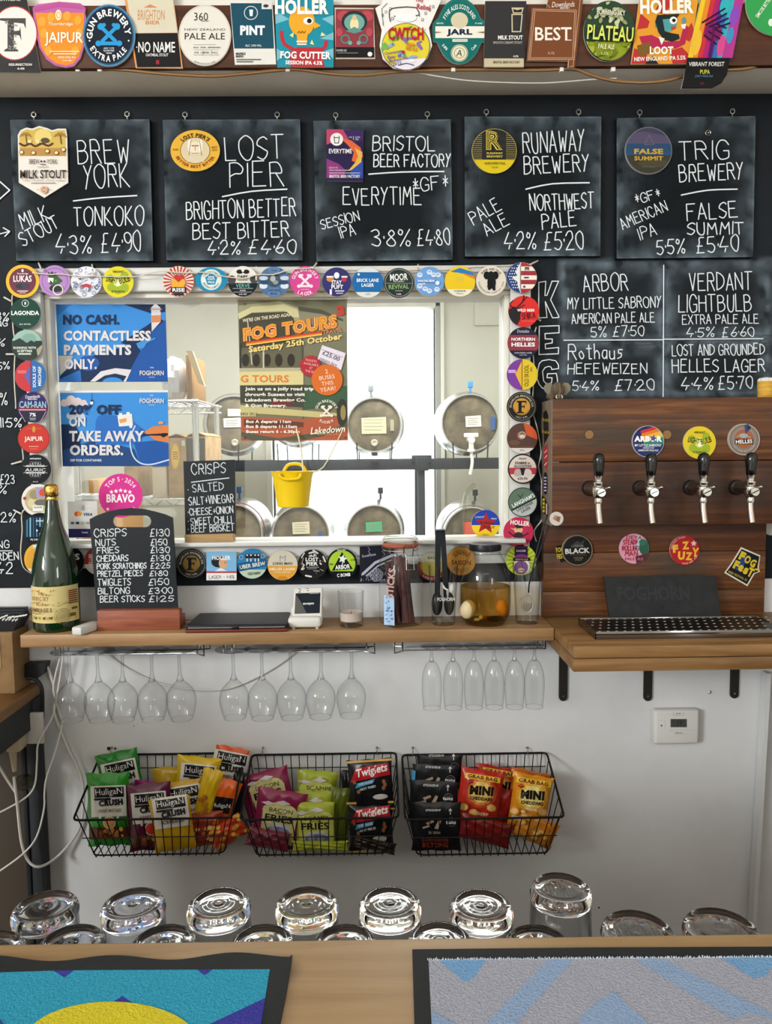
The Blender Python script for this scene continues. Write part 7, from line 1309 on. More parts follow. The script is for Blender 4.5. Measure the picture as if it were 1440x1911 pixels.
rack(417, 699, 'chrome glass rack under the middle of shelf, holding five wine glasses', 1)
rack(736, 1018, 'chrome glass rack under right end of shelf, holding six flutes', -1)
def stemmed(kind, px, label, group):
    foot = V((P(px, 1211, YG).x, YG, zf)); sc = SCL(foot)
    t = thing('wine_glass' if kind == 'w' else 'champagne_flute', label, 'glass', foot+V((0, 0, -.134*1.3 if 0 else 0)), group)
    if kind == 'w': bowl = [(20, -131), (24, -120), (27, -106), (28, -96), (26.5, -84), (22, -74), (15, -66), (9, -60), (5, -57)]; stem = [(0, -60.5), (4, -58.5), (7, -57), (5, -52), (3.6, -46), (2.9, -36), (2.8, -14), (3.4, -8), (7, -3.5)]; ft = [(7, -3.5), (16, -1.6), (31, .6), (32, 1.4), (30, 2), (0, 3)]
    else: bowl = [(16, -117), (17.5, -104), (18.5, -88), (18.8, -70), (17.5, -54), (14, -40), (9.5, -31), (4, -26.5)]; stem = [(0, -30), (3, -28.5), (4.6, -26.5), (3.6, -22), (2.6, -16), (2.5, -8), (3.4, -4)]; ft = [(3.4, -4), (12, -1.6), (19, .4), (20, 1.2), (18, 2), (0, 2.6)]
    for nm, pr, m_ in (('bowl', bowl, WG), ('stem', stem, STEM), ('foot', ft, WG)):
        cv = crv([V((r*sc, h*sc)) for r, h in pr], 3); B = MB(); B.lathe(foot, [(max(p.x, 0), p.y) for p in cv], m_, 36)
        if nm == 'bowl': B.lathe(foot, [((pr[0][0]-.0)*sc, pr[0][1]*sc), ((pr[0][0]+.35)*sc, (pr[0][1]-.5)*sc), ((pr[0][0]+.7)*sc, pr[0][1]*sc), ((pr[0][0]+.35)*sc, (pr[0][1]+.6)*sc), ((pr[0][0])*sc, pr[0][1]*sc)], STEM, 36)
        B.obj(nm, t)
    return t
g0 = None
for gi, xs in enumerate(((128, 180, 228, 282, 333), (434, 488, 541, 599, 656))):
    for i, px in enumerate(xs):
        lb = 'clear wine glass hanging upside down, '+('first', 'second', 'third', 'fourth', 'fifth')[i]+' from the left on the '+('left', 'middle')[gi]+' rack'; gr = 'wine glasses hanging under the shelf'
        if g0 is None: g0 = stemmed('w', px, lb, gr)
        else:
            q = P(px, 1211, YG); c_ = dup(g0, V((q.x, YG, zf)), lb, random.uniform(0, 6)); c_.rotation_euler = (radians(random.uniform(-1.2, 1.2)), radians(random.uniform(-1.5, 1.5)), random.uniform(0, 6))
f0 = None
for i, px in enumerate((805, 845, 884, 922, 960, 997)):
    lb = 'clear champagne flute hanging upside down, '+('first', 'second', 'third', 'fourth', 'fifth', 'sixth')[i]+' from the left on right rack'; gr = 'flutes hanging under the shelf'
    if f0 is None: f0 = stemmed('f', px, lb, gr)
    else: q = P(px, 1211, YG); dup(f0, V((q.x, YG, zf)), lb)
# cables on the wall
WC = M('#dcd8cf', .5)
def cable(name, pts, r, label, m_=WC, Y=-.006):
    B = MB(); B.tube([P(p[0], p[1], p[2] if len(p) > 2 else Y) for p in pts], r, m_, 8, 5); return tag(B.obj(name), label, 'cable')
cable('power_cable', [(196, 1205), (207, 1226), (245, 1252), (300, 1276), (360, 1287), (420, 1286), (470, 1268), (520, 1240), (562, 1208)], .0026, 'pale cable sagging along the wall behind the wine glasses')
cable('power_cable', [(86, 1240, -.03), (95, 1262, -.03), (104, 1300, -.02), (101, 1330, -.02), (128, 1400, -.015), (152, 1450, -.012), (156, 1500, -.012), (146, 1550, -.012), (110, 1596, -.03), (76, 1617, -.075), (54, 1608, -.085), (40, 1572, -.09), (32, 1500, -.10), (26, 1450, -.11)], .0034, 'thick cream cable looping down left wall and round the cabinet')
cable('power_cable', [(112, 1228, -.035), (103, 1262, -.035), (100, 1290, -.035), (112, 1335, -.035), (116, 1350, -.035), (104, 1400, -.045), (87, 1450, -.07), (83, 1480, -.075), (82, 1510, -.075), (68, 1562, -.09), (40, 1596, -.10), (-10, 1632, -.11)], .0023, 'thin white cable crossing the dark cabinet end, right hand one')
cable('power_cable', [(118, 1225, -.05), (106, 1300, -.05), (97, 1340, -.06), (72, 1385, -.072), (69, 1420, -.076), (66, 1460, -.08), (55, 1482, -.085), (30, 1500, -.1), (-12, 1522, -.11)], .0023, 'thin white cable crossing the dark cabinet end, left hand one')
cable('power_cable', [(-10, 1415, -.12), (10, 1450, -.11), (30, 1480, -.1)], .003, 'short cream cable entering from left frame edge')
# ================================================================ wire baskets
BWM = M('#141416', .42, .2)
def basket(pl, pr_, label):
    yb_, yf_, ybf, ybb = -.010, -.200, -.168, -.048; mid = (pl+pr_)/2
    zt_ = P(mid, 1407, yb_).z; zfr = P(mid-10, 1528, yf_).z; zb_ = P(mid-10, 1594, ybf).z
    x0, x1 = P(pl, 1407, yb_).x, P(pr_, 1407, yb_).x; ins = .028
    t = thing('wire_basket', label, 'basket', ((x0+x1)/2, -.1, zb_), 'black wire snack baskets')
    def rr(c4, r, m_, k=.02):
        pts = []
        for i in range(4):
            p, a_, b_ = c4[i], c4[i-1], c4[(i+1) % 4]; u = (a_-p).normalized()*k; v = (b_-p).normalized()*k
            for tt in (0, .3, .5, .7, 1): pts.append((p+u)*(1-tt)**2+p*2*tt*(1-tt)+(p+v)*tt*tt)
        B = MB(); B.tube(pts, r, m_, 8, closed=True); return B
    rr([V((x0, yb_, zt_)), V((x1, yb_, zt_)), V((x1, yf_, zfr)), V((x0, yf_, zfr))], .0028, BWM, .012).obj('rim', t)
    rr([V((x0+ins, ybb, zb_)), V((x1-ins, ybb, zb_)), V((x1-ins, ybf, zb_)), V((x0+ins, ybf, zb_))], .002, BWM).obj('base_ring', t)
    n = 17
    for i in range(n):
        u = (i+.6)/(n+.2); xt = x0+(x1-x0)*u; xb = x0+ins+(x1-x0-2*ins)*u; B = MB()
        B.tube([(xt, yf_, zfr), (xb, ybf-.001, zb_-.004), (xb, ybb+.001, zb_-.002), (xt, yb_-.001, zt_)], .0013, BWM, 5); B.obj('wire', t)
    for sx, xx, s_ in ((0, x0, 1), (1, x1, -1)):
        for k in range(5):
            u = (k+.5)/5; B = MB(); B.tube([(xx, yb_+(yf_-yb_)*u, zt_+(zfr-zt_)*u), (xx+s_*ins, ybb+(ybf-ybb)*u, zb_)], .0013, BWM, 5); B.obj('wire', t)
    for u in (.5,):
        z = zfr+(zb_-zfr)*u; B = MB(); B.tube([(x0+ins*u, yf_+(ybf-yf_)*u-.0012, z), (x1-ins*u, yf_+(ybf-yf_)*u-.0012, z)], .0013, BWM, 5); B.obj('cross_wire', t)
    for u in (.18, .62):
        z = zt_+(zb_-zt_)*u; B = MB(); B.tube([(x0+ins*u, yb_+(ybb-yb_)*u, z), (x1-ins*u, yb_+(ybb-yb_)*u, z)], .0013, BWM, 5); B.obj('cross_wire', t)
    for px in (pl+20, pr_-36):
        q = P(px, 1400, yb_); B = MB(); B.tube([(q.x, -.0005, q.z+.004), (q.x, -.012, q.z+.003), (q.x, -.014, q.z-.004), (q.x, yb_-.001, zt_-.004)], .0012, M('#b09a72', .35, .8), 6); B.sph((q.x, -.004, q.z+.004), .003, M('#7a7468', .4, .8), 8); B.obj('hook', t)
basket(187, 456, 'left black wire basket full of green, purple, yellow and orange packets')
basket(470, 739, 'middle black wire basket holding bacon fries, scampi fries and twig snacks')
basket(750, 1020, 'right black wire basket holding black biltong and cheese biscuit packets')
# ================================================================ snack packets
def packet(cx, cy_, w_, h_, rot, Y, base, label, art=None, T=.016, group='snack packets in the wire baskets', back=None, seed=0, rough=.28):
    rnd = random.Random(seed+int(cx*3+cy_)); ca, sa = cos(radians(rot)), sin(radians(rot)); ph = [rnd.uniform(0, 6.28) for _ in range(6)]
    def bulge(u, v):
        e = max(0, 1-abs(v)**5)*max(0, 1-abs(u)**4); wr = .10*sin(5*u+3*v+ph[0])+.08*sin(9*v+4*u+ph[1])+.06*sin(13*u-6*v+ph[2])
        return T*(e*(.85+.15*(1-v*v))+wr*(e**.5)*.8+.03*sin(14*u+ph[3])*abs(v)**6)
    def uv(px, py): dx, dy = px-cx, cy_-py; return (dx*ca+dy*sa)/(w_/2), (-dx*sa+dy*ca)/(h_/2)
    def pos(u, v, s_=1):
        pin = 1-.07*(1-abs(v)**4)*abs(u); x = u*w_/2*pin; y = v*h_/2*(1-.02*sin(7*u+ph[4])) ; px, py = cx+x*ca-y*sa, cy_-(x*sa+y*ca)
        return P(px, py, Y-bulge(u, v)) if s_ > 0 else P(px, py, Y+bulge(u, v)*.7+.0012)
    B = MB(); nu, nv = 24, 30; m_ = M(base, rough, 0., .5)
    for s_ in (1, -1):
        vs = [pos(-1+2*i/nu, -1+2*j/nv, s_) for j in range(nv+1) for i in range(nu+1)]
        fs = [(j*(nu+1)+i, j*(nu+1)+i+1, (j+1)*(nu+1)+i+1, (j+1)*(nu+1)+i) for j in range(nv) for i in range(nu)]
        B.add(vs, fs, m_ if s_ > 0 or not back else M(back, rough, 0., .5))
    rim_ = [(-1+2*i/nu, -1) for i in range(nu)]+[(1, -1+2*j/nv) for j in range(nv)]+[(1-2*i/nu, 1) for i in range(nu)]+[(-1, 1-2*j/nv) for j in range(nv)]
    a_ = [pos(u, v, 1) for u, v in rim_]; b_ = [pos(u, v, -1) for u, v in rim_]; n = len(rim_); B.add(a_+b_, [(i, (i+1) % n, n+(i+1) % n, n+i) for i in range(n)], m_)
    o = tag(B.obj('snack_packet', ang=50), label, 'packet', group)
    if art:
        def f(px, py, k): u, v = uv(px, py); u = max(-1, min(1, u)); v = max(-1, min(1, v)); return P(px, py, Y-bulge(u, v)-.0021-k*1.6e-4)
        a = Art(f, cx, cy_, rot, rough=.35); a.spec = .4
        def q(p0, p1, p2, p3, col, n=10):
            vs = []
            for j in range(n+1):
                for i in range(n+1):
                    u, v = i/n, j/n; vs.append(((p0[0]*(1-u)+p1[0]*u)*(1-v)+(p3[0]*(1-u)+p2[0]*u)*v, (p0[1]*(1-u)+p1[1]*u)*(1-v)+(p3[1]*(1-u)+p2[1]*u)*v))
            a.emit(vs, [(j*(n+1)+i, j*(n+1)+i+1, (j+1)*(n+1)+i+1, (j+1)*(n+1)+i) for j in range(n) for i in range(n)], col); a.k += 5
        def disc_(x, y, r, col, ry=None, n=20):
            ry = ry or r; vs = [(x, y)]+[(x+r*k/3*cos(2*pi*i/n), y+ry*k/3*sin(2*pi*i/n)) for k in (1, 2, 3) for i in range(n)]
            fs = [(0, 1+i, 1+(i+1) % n) for i in range(n)]+[(1+k*n+i, 1+k*n+(i+1) % n, 1+(k+1)*n+(i+1) % n, 1+(k+1)*n+i) for k in (0, 1) for i in range(n)]; a.emit(vs, fs, col); a.k += 3
        a.q = q; a.d = disc_; art(a); a.obj('printed_face', o)
    return o
def box4(a, x0, y0, x1, y1, col, sk=0, n=10): a.q((x0, y0), (x1, y0+sk), (x1, y1+sk), (x0, y1), col, n)
def hul(col2, flav, y=0, dip='#d99a58', foods=True):
    def f(a):
        box4(a, -33, -22+y, 33, 36+y, '#dcd8d0'); box4(a, -26, 14+y, 29, 33+y, '#17171a'); a.t('HuligaN', 1, 23+y, 50, 15, '#f2efe9', -.004, 2); box4(a, -27, 9+y, 4, 13+y, '#17171a'); a.t('CRUSH', 4, 4+y, 45, 12, '#17171a', .07, 3); a.t(flav, 2, -11+y, 42, 6.5, col2, .02, 1)
        if foods:
            box4(a, -38, -64+y, 38, -42+y, '#5a2f1c')
            a.d(0, -33+y, 12, '#e6ddd0'); a.d(0, -33+y, 10.5, dip); a.d(-17, -24+y, 2.4, '#e6e2da'); a.d(16, -24+y, 2.4, '#e6e2da'); rnd = random.Random(3)
            for i in range(16): a.d(rnd.uniform(-30, 30), rnd.uniform(-60, -46)+y, rnd.uniform(3, 5), rnd.choice(('#c98a3a', '#d9a650', '#a8642c', '#8c4a24')), n=8)
    return f
SP = 'pretzel pieces packet'
packet(225, 1448, 82, 92, 12, -.050, '#1f7a22', 'green pretzel packet leaning at the back of the left basket', hul('#6b5a2a', 'HONEY MUSTARD', -8, foods=False))
packet(203, 1510, 82, 136, 2, -.105, '#2c8a24', 'green pretzel packet standing at the front left of the left basket', hul('#6b5a2a', 'HONEY MUSTARD', 8))
packet(292, 1515, 96, 110, -7, -.070, '#8c1f6a', 'bright magenta packet top showing behind the dark purple packet', None)
packet(280, 1524, 88, 124, 5, -.112, '#5a1238', 'dark purple pretzel packet at the front of the left basket', hul('#8c1f4a', 'SWEET CHILLI', 10, '#c8362a'))
packet(330, 1475, 90, 90, 4, -.045, '#b8921a', 'mustard packet with no lettering at the back of left basket', None)
packet(368, 1458, 84, 92, -6, -.062, '#d9b41a', 'yellow pretzel packet leaning at the back of the left basket', hul('#6b5a2a', 'CHEESE', -4, foods=False))
packet(346, 1508, 78, 104, 9, -.092, '#c7981c', 'mustard pretzel packet in the middle of the left basket', hul('#6b5a2a', 'SOUR CREAM', 6, foods=False))
packet(386, 1490, 40, 112, -14, -.105, '#d9b01c', 'narrow yellow packet turned edgewise in the left basket', lambda a: [a.d(random.uniform(-12, 12), random.uniform(-45, 10), 5, '#b8742c', n=8) for _ in range(12)])
packet(422, 1462, 64, 138, -11, -.045, '#d9541a', 'tall orange pretzel packet standing highest in the left basket', hul('#6b3a1a', 'BARBECUE', 24, foods=False))
packet(410, 1512, 54, 120, -17, -.098, '#e0611c', 'orange packet slumped below the tall orange one', lambda a: (box4(a, -20, -8, 18, 22, '#17171a', 6), a.t('HuligaN', 0, 8, 34, 10, '#f2efe9', 0, 12)))
packet(440, 1500, 26, 120, -8, -.060, '#1a2026', 'black packet edge at the right end of the left basket', None)
def food(cols):
    def f(a):
        rnd = random.Random(8)
        for i in range(22): a.d(rnd.uniform(-38, 38), rnd.uniform(-22, 22), rnd.uniform(4, 7), rnd.choice(cols), rnd.uniform(3, 5), n=9)
    return f
packet(372, 1548, 96, 62, 6, -.118, '#9c3a24', 'red food photo packet lying at the front of left basket', food(('#c8622c', '#d98a3a', '#b8402c', '#d9c08a')))
packet(425, 1553, 74, 42, 32, -.132, '#c8401c', 'orange packet fallen forward at the right of left basket', food(('#e0b04a', '#d9983a')))
packet(322, 1538, 80, 98, 8, -.152, '#cfa01e', 'mustard cheese pretzel packet at the very front of left basket', hul('#6b5a2a', 'CHEESE', 16, foods=False))
def fries(nm, mar, fc):
    def f(a):
        a.q((-30, -46), (32, -46), (34, 14), (-32, 14), '#d6cf8c' if nm != 'SCAMPI' else '#cdd06a'); a.d(0, 14, 33, '#d6cf8c' if nm != 'SCAMPI' else '#cdd06a', 16); a.t(nm, 2, 15, 44, 8, '#22201c', .0); a.t('FLAVOUR', 2, 9, 20, 2.6, '#22201c'); a.t('FRIES', 0, 0, 52, 13, '#1c1a18', .02)
        a.d(2, -22, 24, '#c9c7cc', 13); a.d(2, -24, 22, '#6a6f94', 9); a.d(-8, -21, 6, '#a9a7b4', 6); a.d(10, -22, 7, '#8c8fae', 6)
        for i in range(6): a.d(-20+i*8, -37+(i % 2)*3, 5, fc, 3)
        for x, y, r in ((-24, 26, 4), (4, 30, 5)): a.q((x-14, y), (x, y-r), (x+14, y), (x, y+r), '#cfc6c8', 3)
    return f
packet(500, 1482, 96, 88, 14, -.060, '#8a1f4a', 'maroon bacon fries packet leaning at back of the middle basket', fries('BACON', 1, '#d9a63a'))
packet(520, 1528, 96, 108, -9, -.110, '#8a1f4a', 'maroon bacon fries packet at the front of the middle basket', fries('BACON', 1, '#d9a63a'))
packet(500, 1566, 84, 36, -10, -.140, '#7a2a3a', 'maroon packet lying flat at the bottom of middle basket', None)
packet(590, 1486, 78, 96, -4, -.055, '#a3ae2c', 'lime scampi fries packet at the back of the middle basket', fries('SCAMPI', 0, '#d9b04a'))
packet(586, 1524, 78, 96, 1, -.085, '#a3ae2c', 'lime scampi fries packet second in its stack, middle basket', fries('SCAMPI', 0, '#d9b04a'))
packet(588, 1542, 76, 90, 2, -.118, '#a8b330', 'lime scampi fries packet at the front of its stack', fries('SCAMPI', 0, '#d9b04a'))
packet(632, 1522, 44, 104, -4, -.082, '#5f6a1c', 'olive packet turned sideways beside the lime packets', None)
packet(597, 1579, 108, 20, 0, -.146, '#a8b02c', 'lime packet lying flat at the bottom of middle basket', None)
def twig(a):
    a.q((-38, 8), (38, 18), (34, 40), (-26, 34), '#b81f2a'); a.t('Twiglets', 3, 26, 60, 20, '#f2efe9', .03, 9, .2); a.q((-30, -4), (4, 4), (8, 12), (-26, 6), '#2f9ac8'); a.t('OVEN BAKED', -10, 5, 28, 4.6, '#f2efe9', .02, 10); a.t('NOT FRIED', -6, -4, 30, 4.6, '#f2efe9', .02, 10)
    for x, y in ((24, 6), (26, 0), (23, -6), (-30, 8), (-24, -10)): a.d(x, y, 3.4, '#8a5a34', 4)
    a.d(16, -22, 14, '#c9c5be', 5)
def gold(a_): box4(a_, -44, 44, 44, 48, '#c9a050'); twig(a_); box4(a_, -44, -48, 44, -44, '#c9a050')
packet(655, 1478, 34, 84, 6, -.060, '#17171a', 'black packet peeping out behind the upper twig snacks packet', None)
packet(692, 1544, 86, 84, 2, -.120, '#17171a', 'black twig snacks packet lower in the middle basket', gold, T=.014)
packet(692, 1466, 86, 98, 4, -.112, '#17171a', 'black twig snacks packet on top at right of middle basket', gold)
packet(698, 1577, 84, 22, -12, -.142, '#2a2018', 'black and gold packet lying at the bottom of middle basket', None)
def bil(big=False):
    def f(a):
        a.t('LITTLE SLICES OF', -6, 30, 28, 4, '#e6e4e0', .03); a.l([(26, 22), (26, 32)], 1.4, '#e6e4e0'); a.l([(23.5, 29), (26, 32.5), (28.5, 29)], 1.2, '#e6e4e0'); a.g(28, 8, 8.5, .8, '#8a8884'); a.t('great', 28, 11, 8, 2.4, '#8a8884'); a.t('taste', 27, 7, 19, 6, '#e6e4e0', .03)
        for p in (((-20, 6), (-6, 12), (-4, 8), (-16, 2)), ((-4, -4), (4, 12), (9, 10), (3, -6)), ((-28, -2), (-14, 2), (-12, -1), (-26, -5))): a.q(*p, '#b89a84', 3)
        if big: a.t('TRIBE ORIGINAL', -3, -12, 24, 5, '#b8a08a', .02); a.t('HIGH PROTEIN BEEF STEAK', -2, -26, 50, 5, '#a8402c', .02); a.t('BILTONG', -2, -35, 48, 9, '#a8402c', .03)
    return f
packet(820, 1440, 88, 62, 0, -.045, '#141417', 'black biltong packet at the back of the right basket', bil(), T=.008, rough=.4)
packet(812, 1462, 90, 70, -3, -.068, '#16171b', 'black biltong packet second in its stack, blue strip on side', lambda a: (box4(a, -44, -8, -38, 22, '#4a9ac0', 0, 4), bil()(a)), T=.008, rough=.4)
packet(808, 1496, 94, 78, -3, -.092, '#141417', 'black biltong packet third in its stack with round taste mark', bil(), T=.009, rough=.4)
packet(814, 1542, 94, 90, 0, -.138, '#121215', 'black biltong packet at the front of the right basket', bil(True), T=.010, rough=.4)
def ched(bg, red, y=0):
    def f(a):
        for r, c_ in ((30, bg[0]), (25, bg[1]), (20, bg[2])): a.d(2, 10+y, r, c_)
        box4(a, -32, 32+y, 34, 42+y, '#e8c22a'); a.t('GRAB BAG', 1, 37+y, 56, 7.5, '#7a2014', .04); a.t('MINI', 3, 13+y, 44, 17, '#1c1612', .07, 4); a.t('CHEDDARS', 4, -2+y, 42, 6.5, '#1c1612', .03, 3)
        a.q((-28, 26+y), (-21, 22+y), (-14, 26+y), (-21, 30+y), '#a8201c', 2)
        for x, y_ in ((-26, -22), (26, -16), (-6, -30)): a.d(x, y_+y, 9, '#d9a050', 7); a.d(x, y_+y, 7, '#e6b868', 5)
        if red: a.t('BEEF', 12, -30+y, 20, 6, '#e0b48a', .02); a.t('CURRY', 12, -38+y, 22, 6, '#e0b48a', .02)
        else: a.t('ORIGINAL', 4, -14+y, 24, 4.4, '#f2e8d8', .03); box4(a, -30, -38+y, 8, -30+y, '#d9d0c0')
    return f
RG = ('#b8442a', '#d9823a', '#ecc46a'); OG = ('#dc9a2c', '#e8b84a', '#f2dc8a')
packet(925, 1478, 92, 96, -10, -.048, '#a8241c', 'red cheese biscuit packet at the back of the right basket', ched(RG, True), T=.02)
packet(985, 1480, 84, 84, -13, -.062, '#b8601a', 'orange brown biscuit packet behind the front orange one', lambda a: (box4(a, -36, 24, 36, 34, '#e8c22a'), a.t('GRAB BAG', 0, 29, 58, 7, '#7a2014', .04)), T=.02)
packet(930, 1520, 56, 100, -12, -.080, '#8a1a16', 'dark red biscuit packet beside the front red one', None, T=.016)
packet(905, 1550, 104, 46, -14, -.135, '#7a1a18', 'dark red biscuit packet lying low at front of right basket', None, T=.014)
packet(893, 1492, 84, 112, -9, -.098, '#b8281c', 'red beef cheese biscuit packet at the front of right basket', ched(RG, True, 4), T=.022)
packet(1000, 1548, 80, 50, -24, -.125, '#c87a1e', 'orange biscuit packet fallen on its side, right of right basket', food(('#d9a050', '#e0b868', '#c98a3a')), T=.014)
packet(988, 1500, 76, 108, -9, -.104, '#d98a1c', 'bright orange original biscuit packet at front of right basket', ched(OG, False, 4), T=.022)
# ================================================================ thermostat, screw, holes, pipe
c = P(1268, 1357, 0); Yt = -.028; sc = S(Yt)*1.02; q = [P(1221, 1390, Yt), P(1304, 1389, Yt), P(1306, 1326, Yt), P(1222, 1325, Yt)]
t = thing('thermostat', 'white wall thermostat with small grey screen below the tap shelf', 'thermostat', (c.x, -.014, c.z-.04)); TH = M('#dcd9d2', .4)
B = MB(); B.box(q[0].x, q[1].x, Yt, -.0005, (q[0].z+q[1].z)/2, (q[2].z+q[3].z)/2, TH, .007, 3); B.obj('case', t)
a = Art(onY(Yt-.0002)); a.down = True; a.b(1250, 1341, 1282, 1358, '#cfccc4'); a.b(1251, 1342, 1281, 1357, '#4a4a46'); a.t('19', 1268, 1349.5, 8, 9, '#24241f', .0); a.t('Alarm', 1266, 1367.5, 14, 4, '#77746c', .0); a.c(1234, 1354, 1.5, '#3a3a38'); a.l([(1247, 1363), (1302, 1362)], .5, '#b9b6ae'); a.l([(1227, 1345), (1240, 1345), (1240, 1360)], .4, '#c4c1b8'); a.l([(1256, 1328), (1256, 1335), (1275, 1335), (1275, 1328)], .6, '#a9a69e'); a.c(1263, 1331.5, 1.2, '#6a6862'); a.c(1268, 1331.5, 1.2, '#6a6862'); a.obj('printed_face', t)
c = P(1324, 1292, 0); B = MB(); B.lathe((c.x, -.001, c.z), [(0, -.0012), (.0025, -.0022), (.0042, -.001), (.0048, .001)], M('#c9c7c0', .3, .7), 16, 'y'); B.lathe((c.x, -.0014, c.z), [(0, -.0016), (.0014, -.0015), (.0015, .0005)], M('#1c1a18', .6), 6, 'y'); tag(B.obj('wall_screw'), 'lone metal screw in the white wall above the thermostat', 'screw')
for px, py, r, lb in ((203, 1397, .0042, 'screw hole in the white wall above the left basket'), (215, 1397, .0026, 'small screw hole next to larger one above left basket'), (250, 1355, .0012, 'tiny nail hole in the white wall under wine glasses'), (1117, 1694, .0022, 'dark nail hole low on the white wall by tall pint')):
    c = P(px, py, 0); B = MB(); B.lathe((c.x, -.0005, c.z), [(0, .0), (r*.8, 0), (r, -.0004), (r*1.25, .0005)], M('#3a342e', .8), 14, 'y'); tag(B.obj('wall_hole'), lb, 'hole')
q = [P(1431, 1257, -.03), P(1439, 1257, -.03), P(1412, 1740, -.03), P(1403, 1740, -.03)]
d_ = q[3]-q[0]; q2 = [q[0], q[1], q[1]+d_*1.5, q[0]+d_*1.5]
B = MB(); B.hexa(q2[::-1], (0, .028, 0), M('#d8d8d6', .4)); struct(B.obj('trim_2'))
# ================================================================ bar counter, glass shelf, mats
ZB = 1.125; ra, rb_ = PZ(0, 1761, ZB), PZ(1440, 1741, ZB); dr = (rb_-ra).normalized(); A0 = ra-dr*1.2; A1 = rb_+dr*1.2
OAK = wood('bar_oak', '#83653f', '#9c7e57', '#b0936a', grain=(1.6, 22, 22), rough=.38, knot='#5a3c20')
t = thing('bar_counter', 'golden oak bar counter top along the bottom of the picture', 'counter', ((A0+A1)/2+V((0, -.3, -ZB))))
nB = V((dr.y, -dr.x, 0)); wd = .62
if nB.y > 0: nB = -nB
B = MB(); B.hexa([A0, A1, A1+nB*wd, A0+nB*wd], (0, 0, -.04), OAK); o = B.obj('counter_top', t); md = o.modifiers.new('bevel', 'BEVEL'); md.width = .003; md.segments = 2
B = MB(); f0_, f1_ = A0+nB*.50, A1+nB*.50; B.hexa([V((p.x, p.y, ZB-.041)) for p in (f0_, f1_, f1_+nB*.04, f0_+nB*.04)], (0, 0, -(ZB-.041)), M('#3a3f45', .6)); B.obj('front_panel', t)
zgs = .935; B = MB(); B.hexa([V((p.x, p.y, zgs)) for p in (A0-nB*.17, A1-nB*.17, A1+nB*.25, A0+nB*.25)], (0, 0, -.025), M('#4a3a2c', .5)); B.obj('glass_shelf', t)
B = MB(); B.hexa([V((p.x, p.y, zgs-.026)) for p in (A0+nB*.21, A1+nB*.21, A1+nB*.25, A0+nB*.25)], (0, 0, -(zgs-.026)), M('#43301f', .6)); B.obj('back_panel', t)
PG = thin_glass('pint_glass_clear', (.955, .96, .965), (.30, .32, .35), 2.4, 1.)
PGB = solid_glass('pint_glass_base', (.985, .988, .988), 1.27)
def tumbler(px, py, hz_, rb, label, H=.158, grid=False):
    top = PZ(px, py, zgs+H); t = thing('pint_tumbler', label, 'glass', V((top.x, top.y, zgs+.001)), 'upturned pint glasses behind the bar'); B = MB(); r = rb
    B.lathe((top.x, top.y, zgs+.001), [(r*.92, H-.0195), (r*.995, H-.0195), (r*1.05, H*.5), (r*1.12, .004), (r*1.12, 0), (r*1.07, 0), (r*1.0, H*.5), (r*.93, H-.021)], PG, 56)
    B.obj('wall', t)
    B = MB(); cv = crv([V(q) for q in ((0, H-.0016), (r*.10, H-.0012), (r*.22, H-.0020), (r*.36, H-.0014), (r*.52, H-.0018), (r*.66, H-.0014), (r*.74, H-.0003), (r*.84, H), (r*.95, H-.0025), (r*1.015, H-.008), (r*1.02, H-.0125), (r*.99, H-.0165), (r*.985, H-.0185), (r*.93, H-.019), (r*.80, H-.0165), (r*.60, H-.0150), (r*.3, H-.0145), (0, H-.0143))], 3)
    B.lathe((top.x, top.y, zgs+.001), [(max(q.x, 0), q.y) for q in cv], PGB, 56); B.obj('base', t)
    if grid:
        G = MB()
        for i in range(-4, 5):
            u = i*r*.13; L_ = (max(0, (r*.58)**2-u*u))**.5
            G.tube([(top.x+u, top.y-L_, zgs+H-.0006), (top.x+u, top.y+L_, zgs+H-.0006)], .0007, PG, 5); G.tube([(top.x-L_, top.y+u, zgs+H-.0006), (top.x+L_, top.y+u, zgs+H-.0006)], .0007, PG, 5)
        o = G.obj('moulded_grid', t); o['kind'] = 'stuff'
    return t
for i, (px, py) in enumerate(((84, 1690), (248, 1685), (408, 1684), (572, 1683), (727, 1683), (897, 1688))):
    tumbler(px, py, 0, .0365, 'upturned pint glass in the back row, '+('first', 'second', 'third', 'fourth', 'fifth', 'sixth')[i]+' from the left')
tumbler(1046, 1655, 0, .0350, 'tallest upturned pint glass, criss-cross base, right of the back row', .172, True)
tumbler(1190, 1733, 0, .0415, 'short upturned glass with criss-cross base, second from the right end', .128, True)
tumbler(1346, 1729, 0, .0425, 'short upturned glass at the right end of the back row', .128)
for i, (px, py) in enumerate(((-20, 1770), (132, 1757), (304, 1757), (487, 1757), (643, 1757), (820, 1752), (1003, 1758))):
    tumbler(px, py, 0, .0355, 'upturned pint glass in the front row just above the counter, '+('first', 'second', 'third', 'fourth', 'fifth', 'sixth', 'seventh')[i]+' from the left', .150)
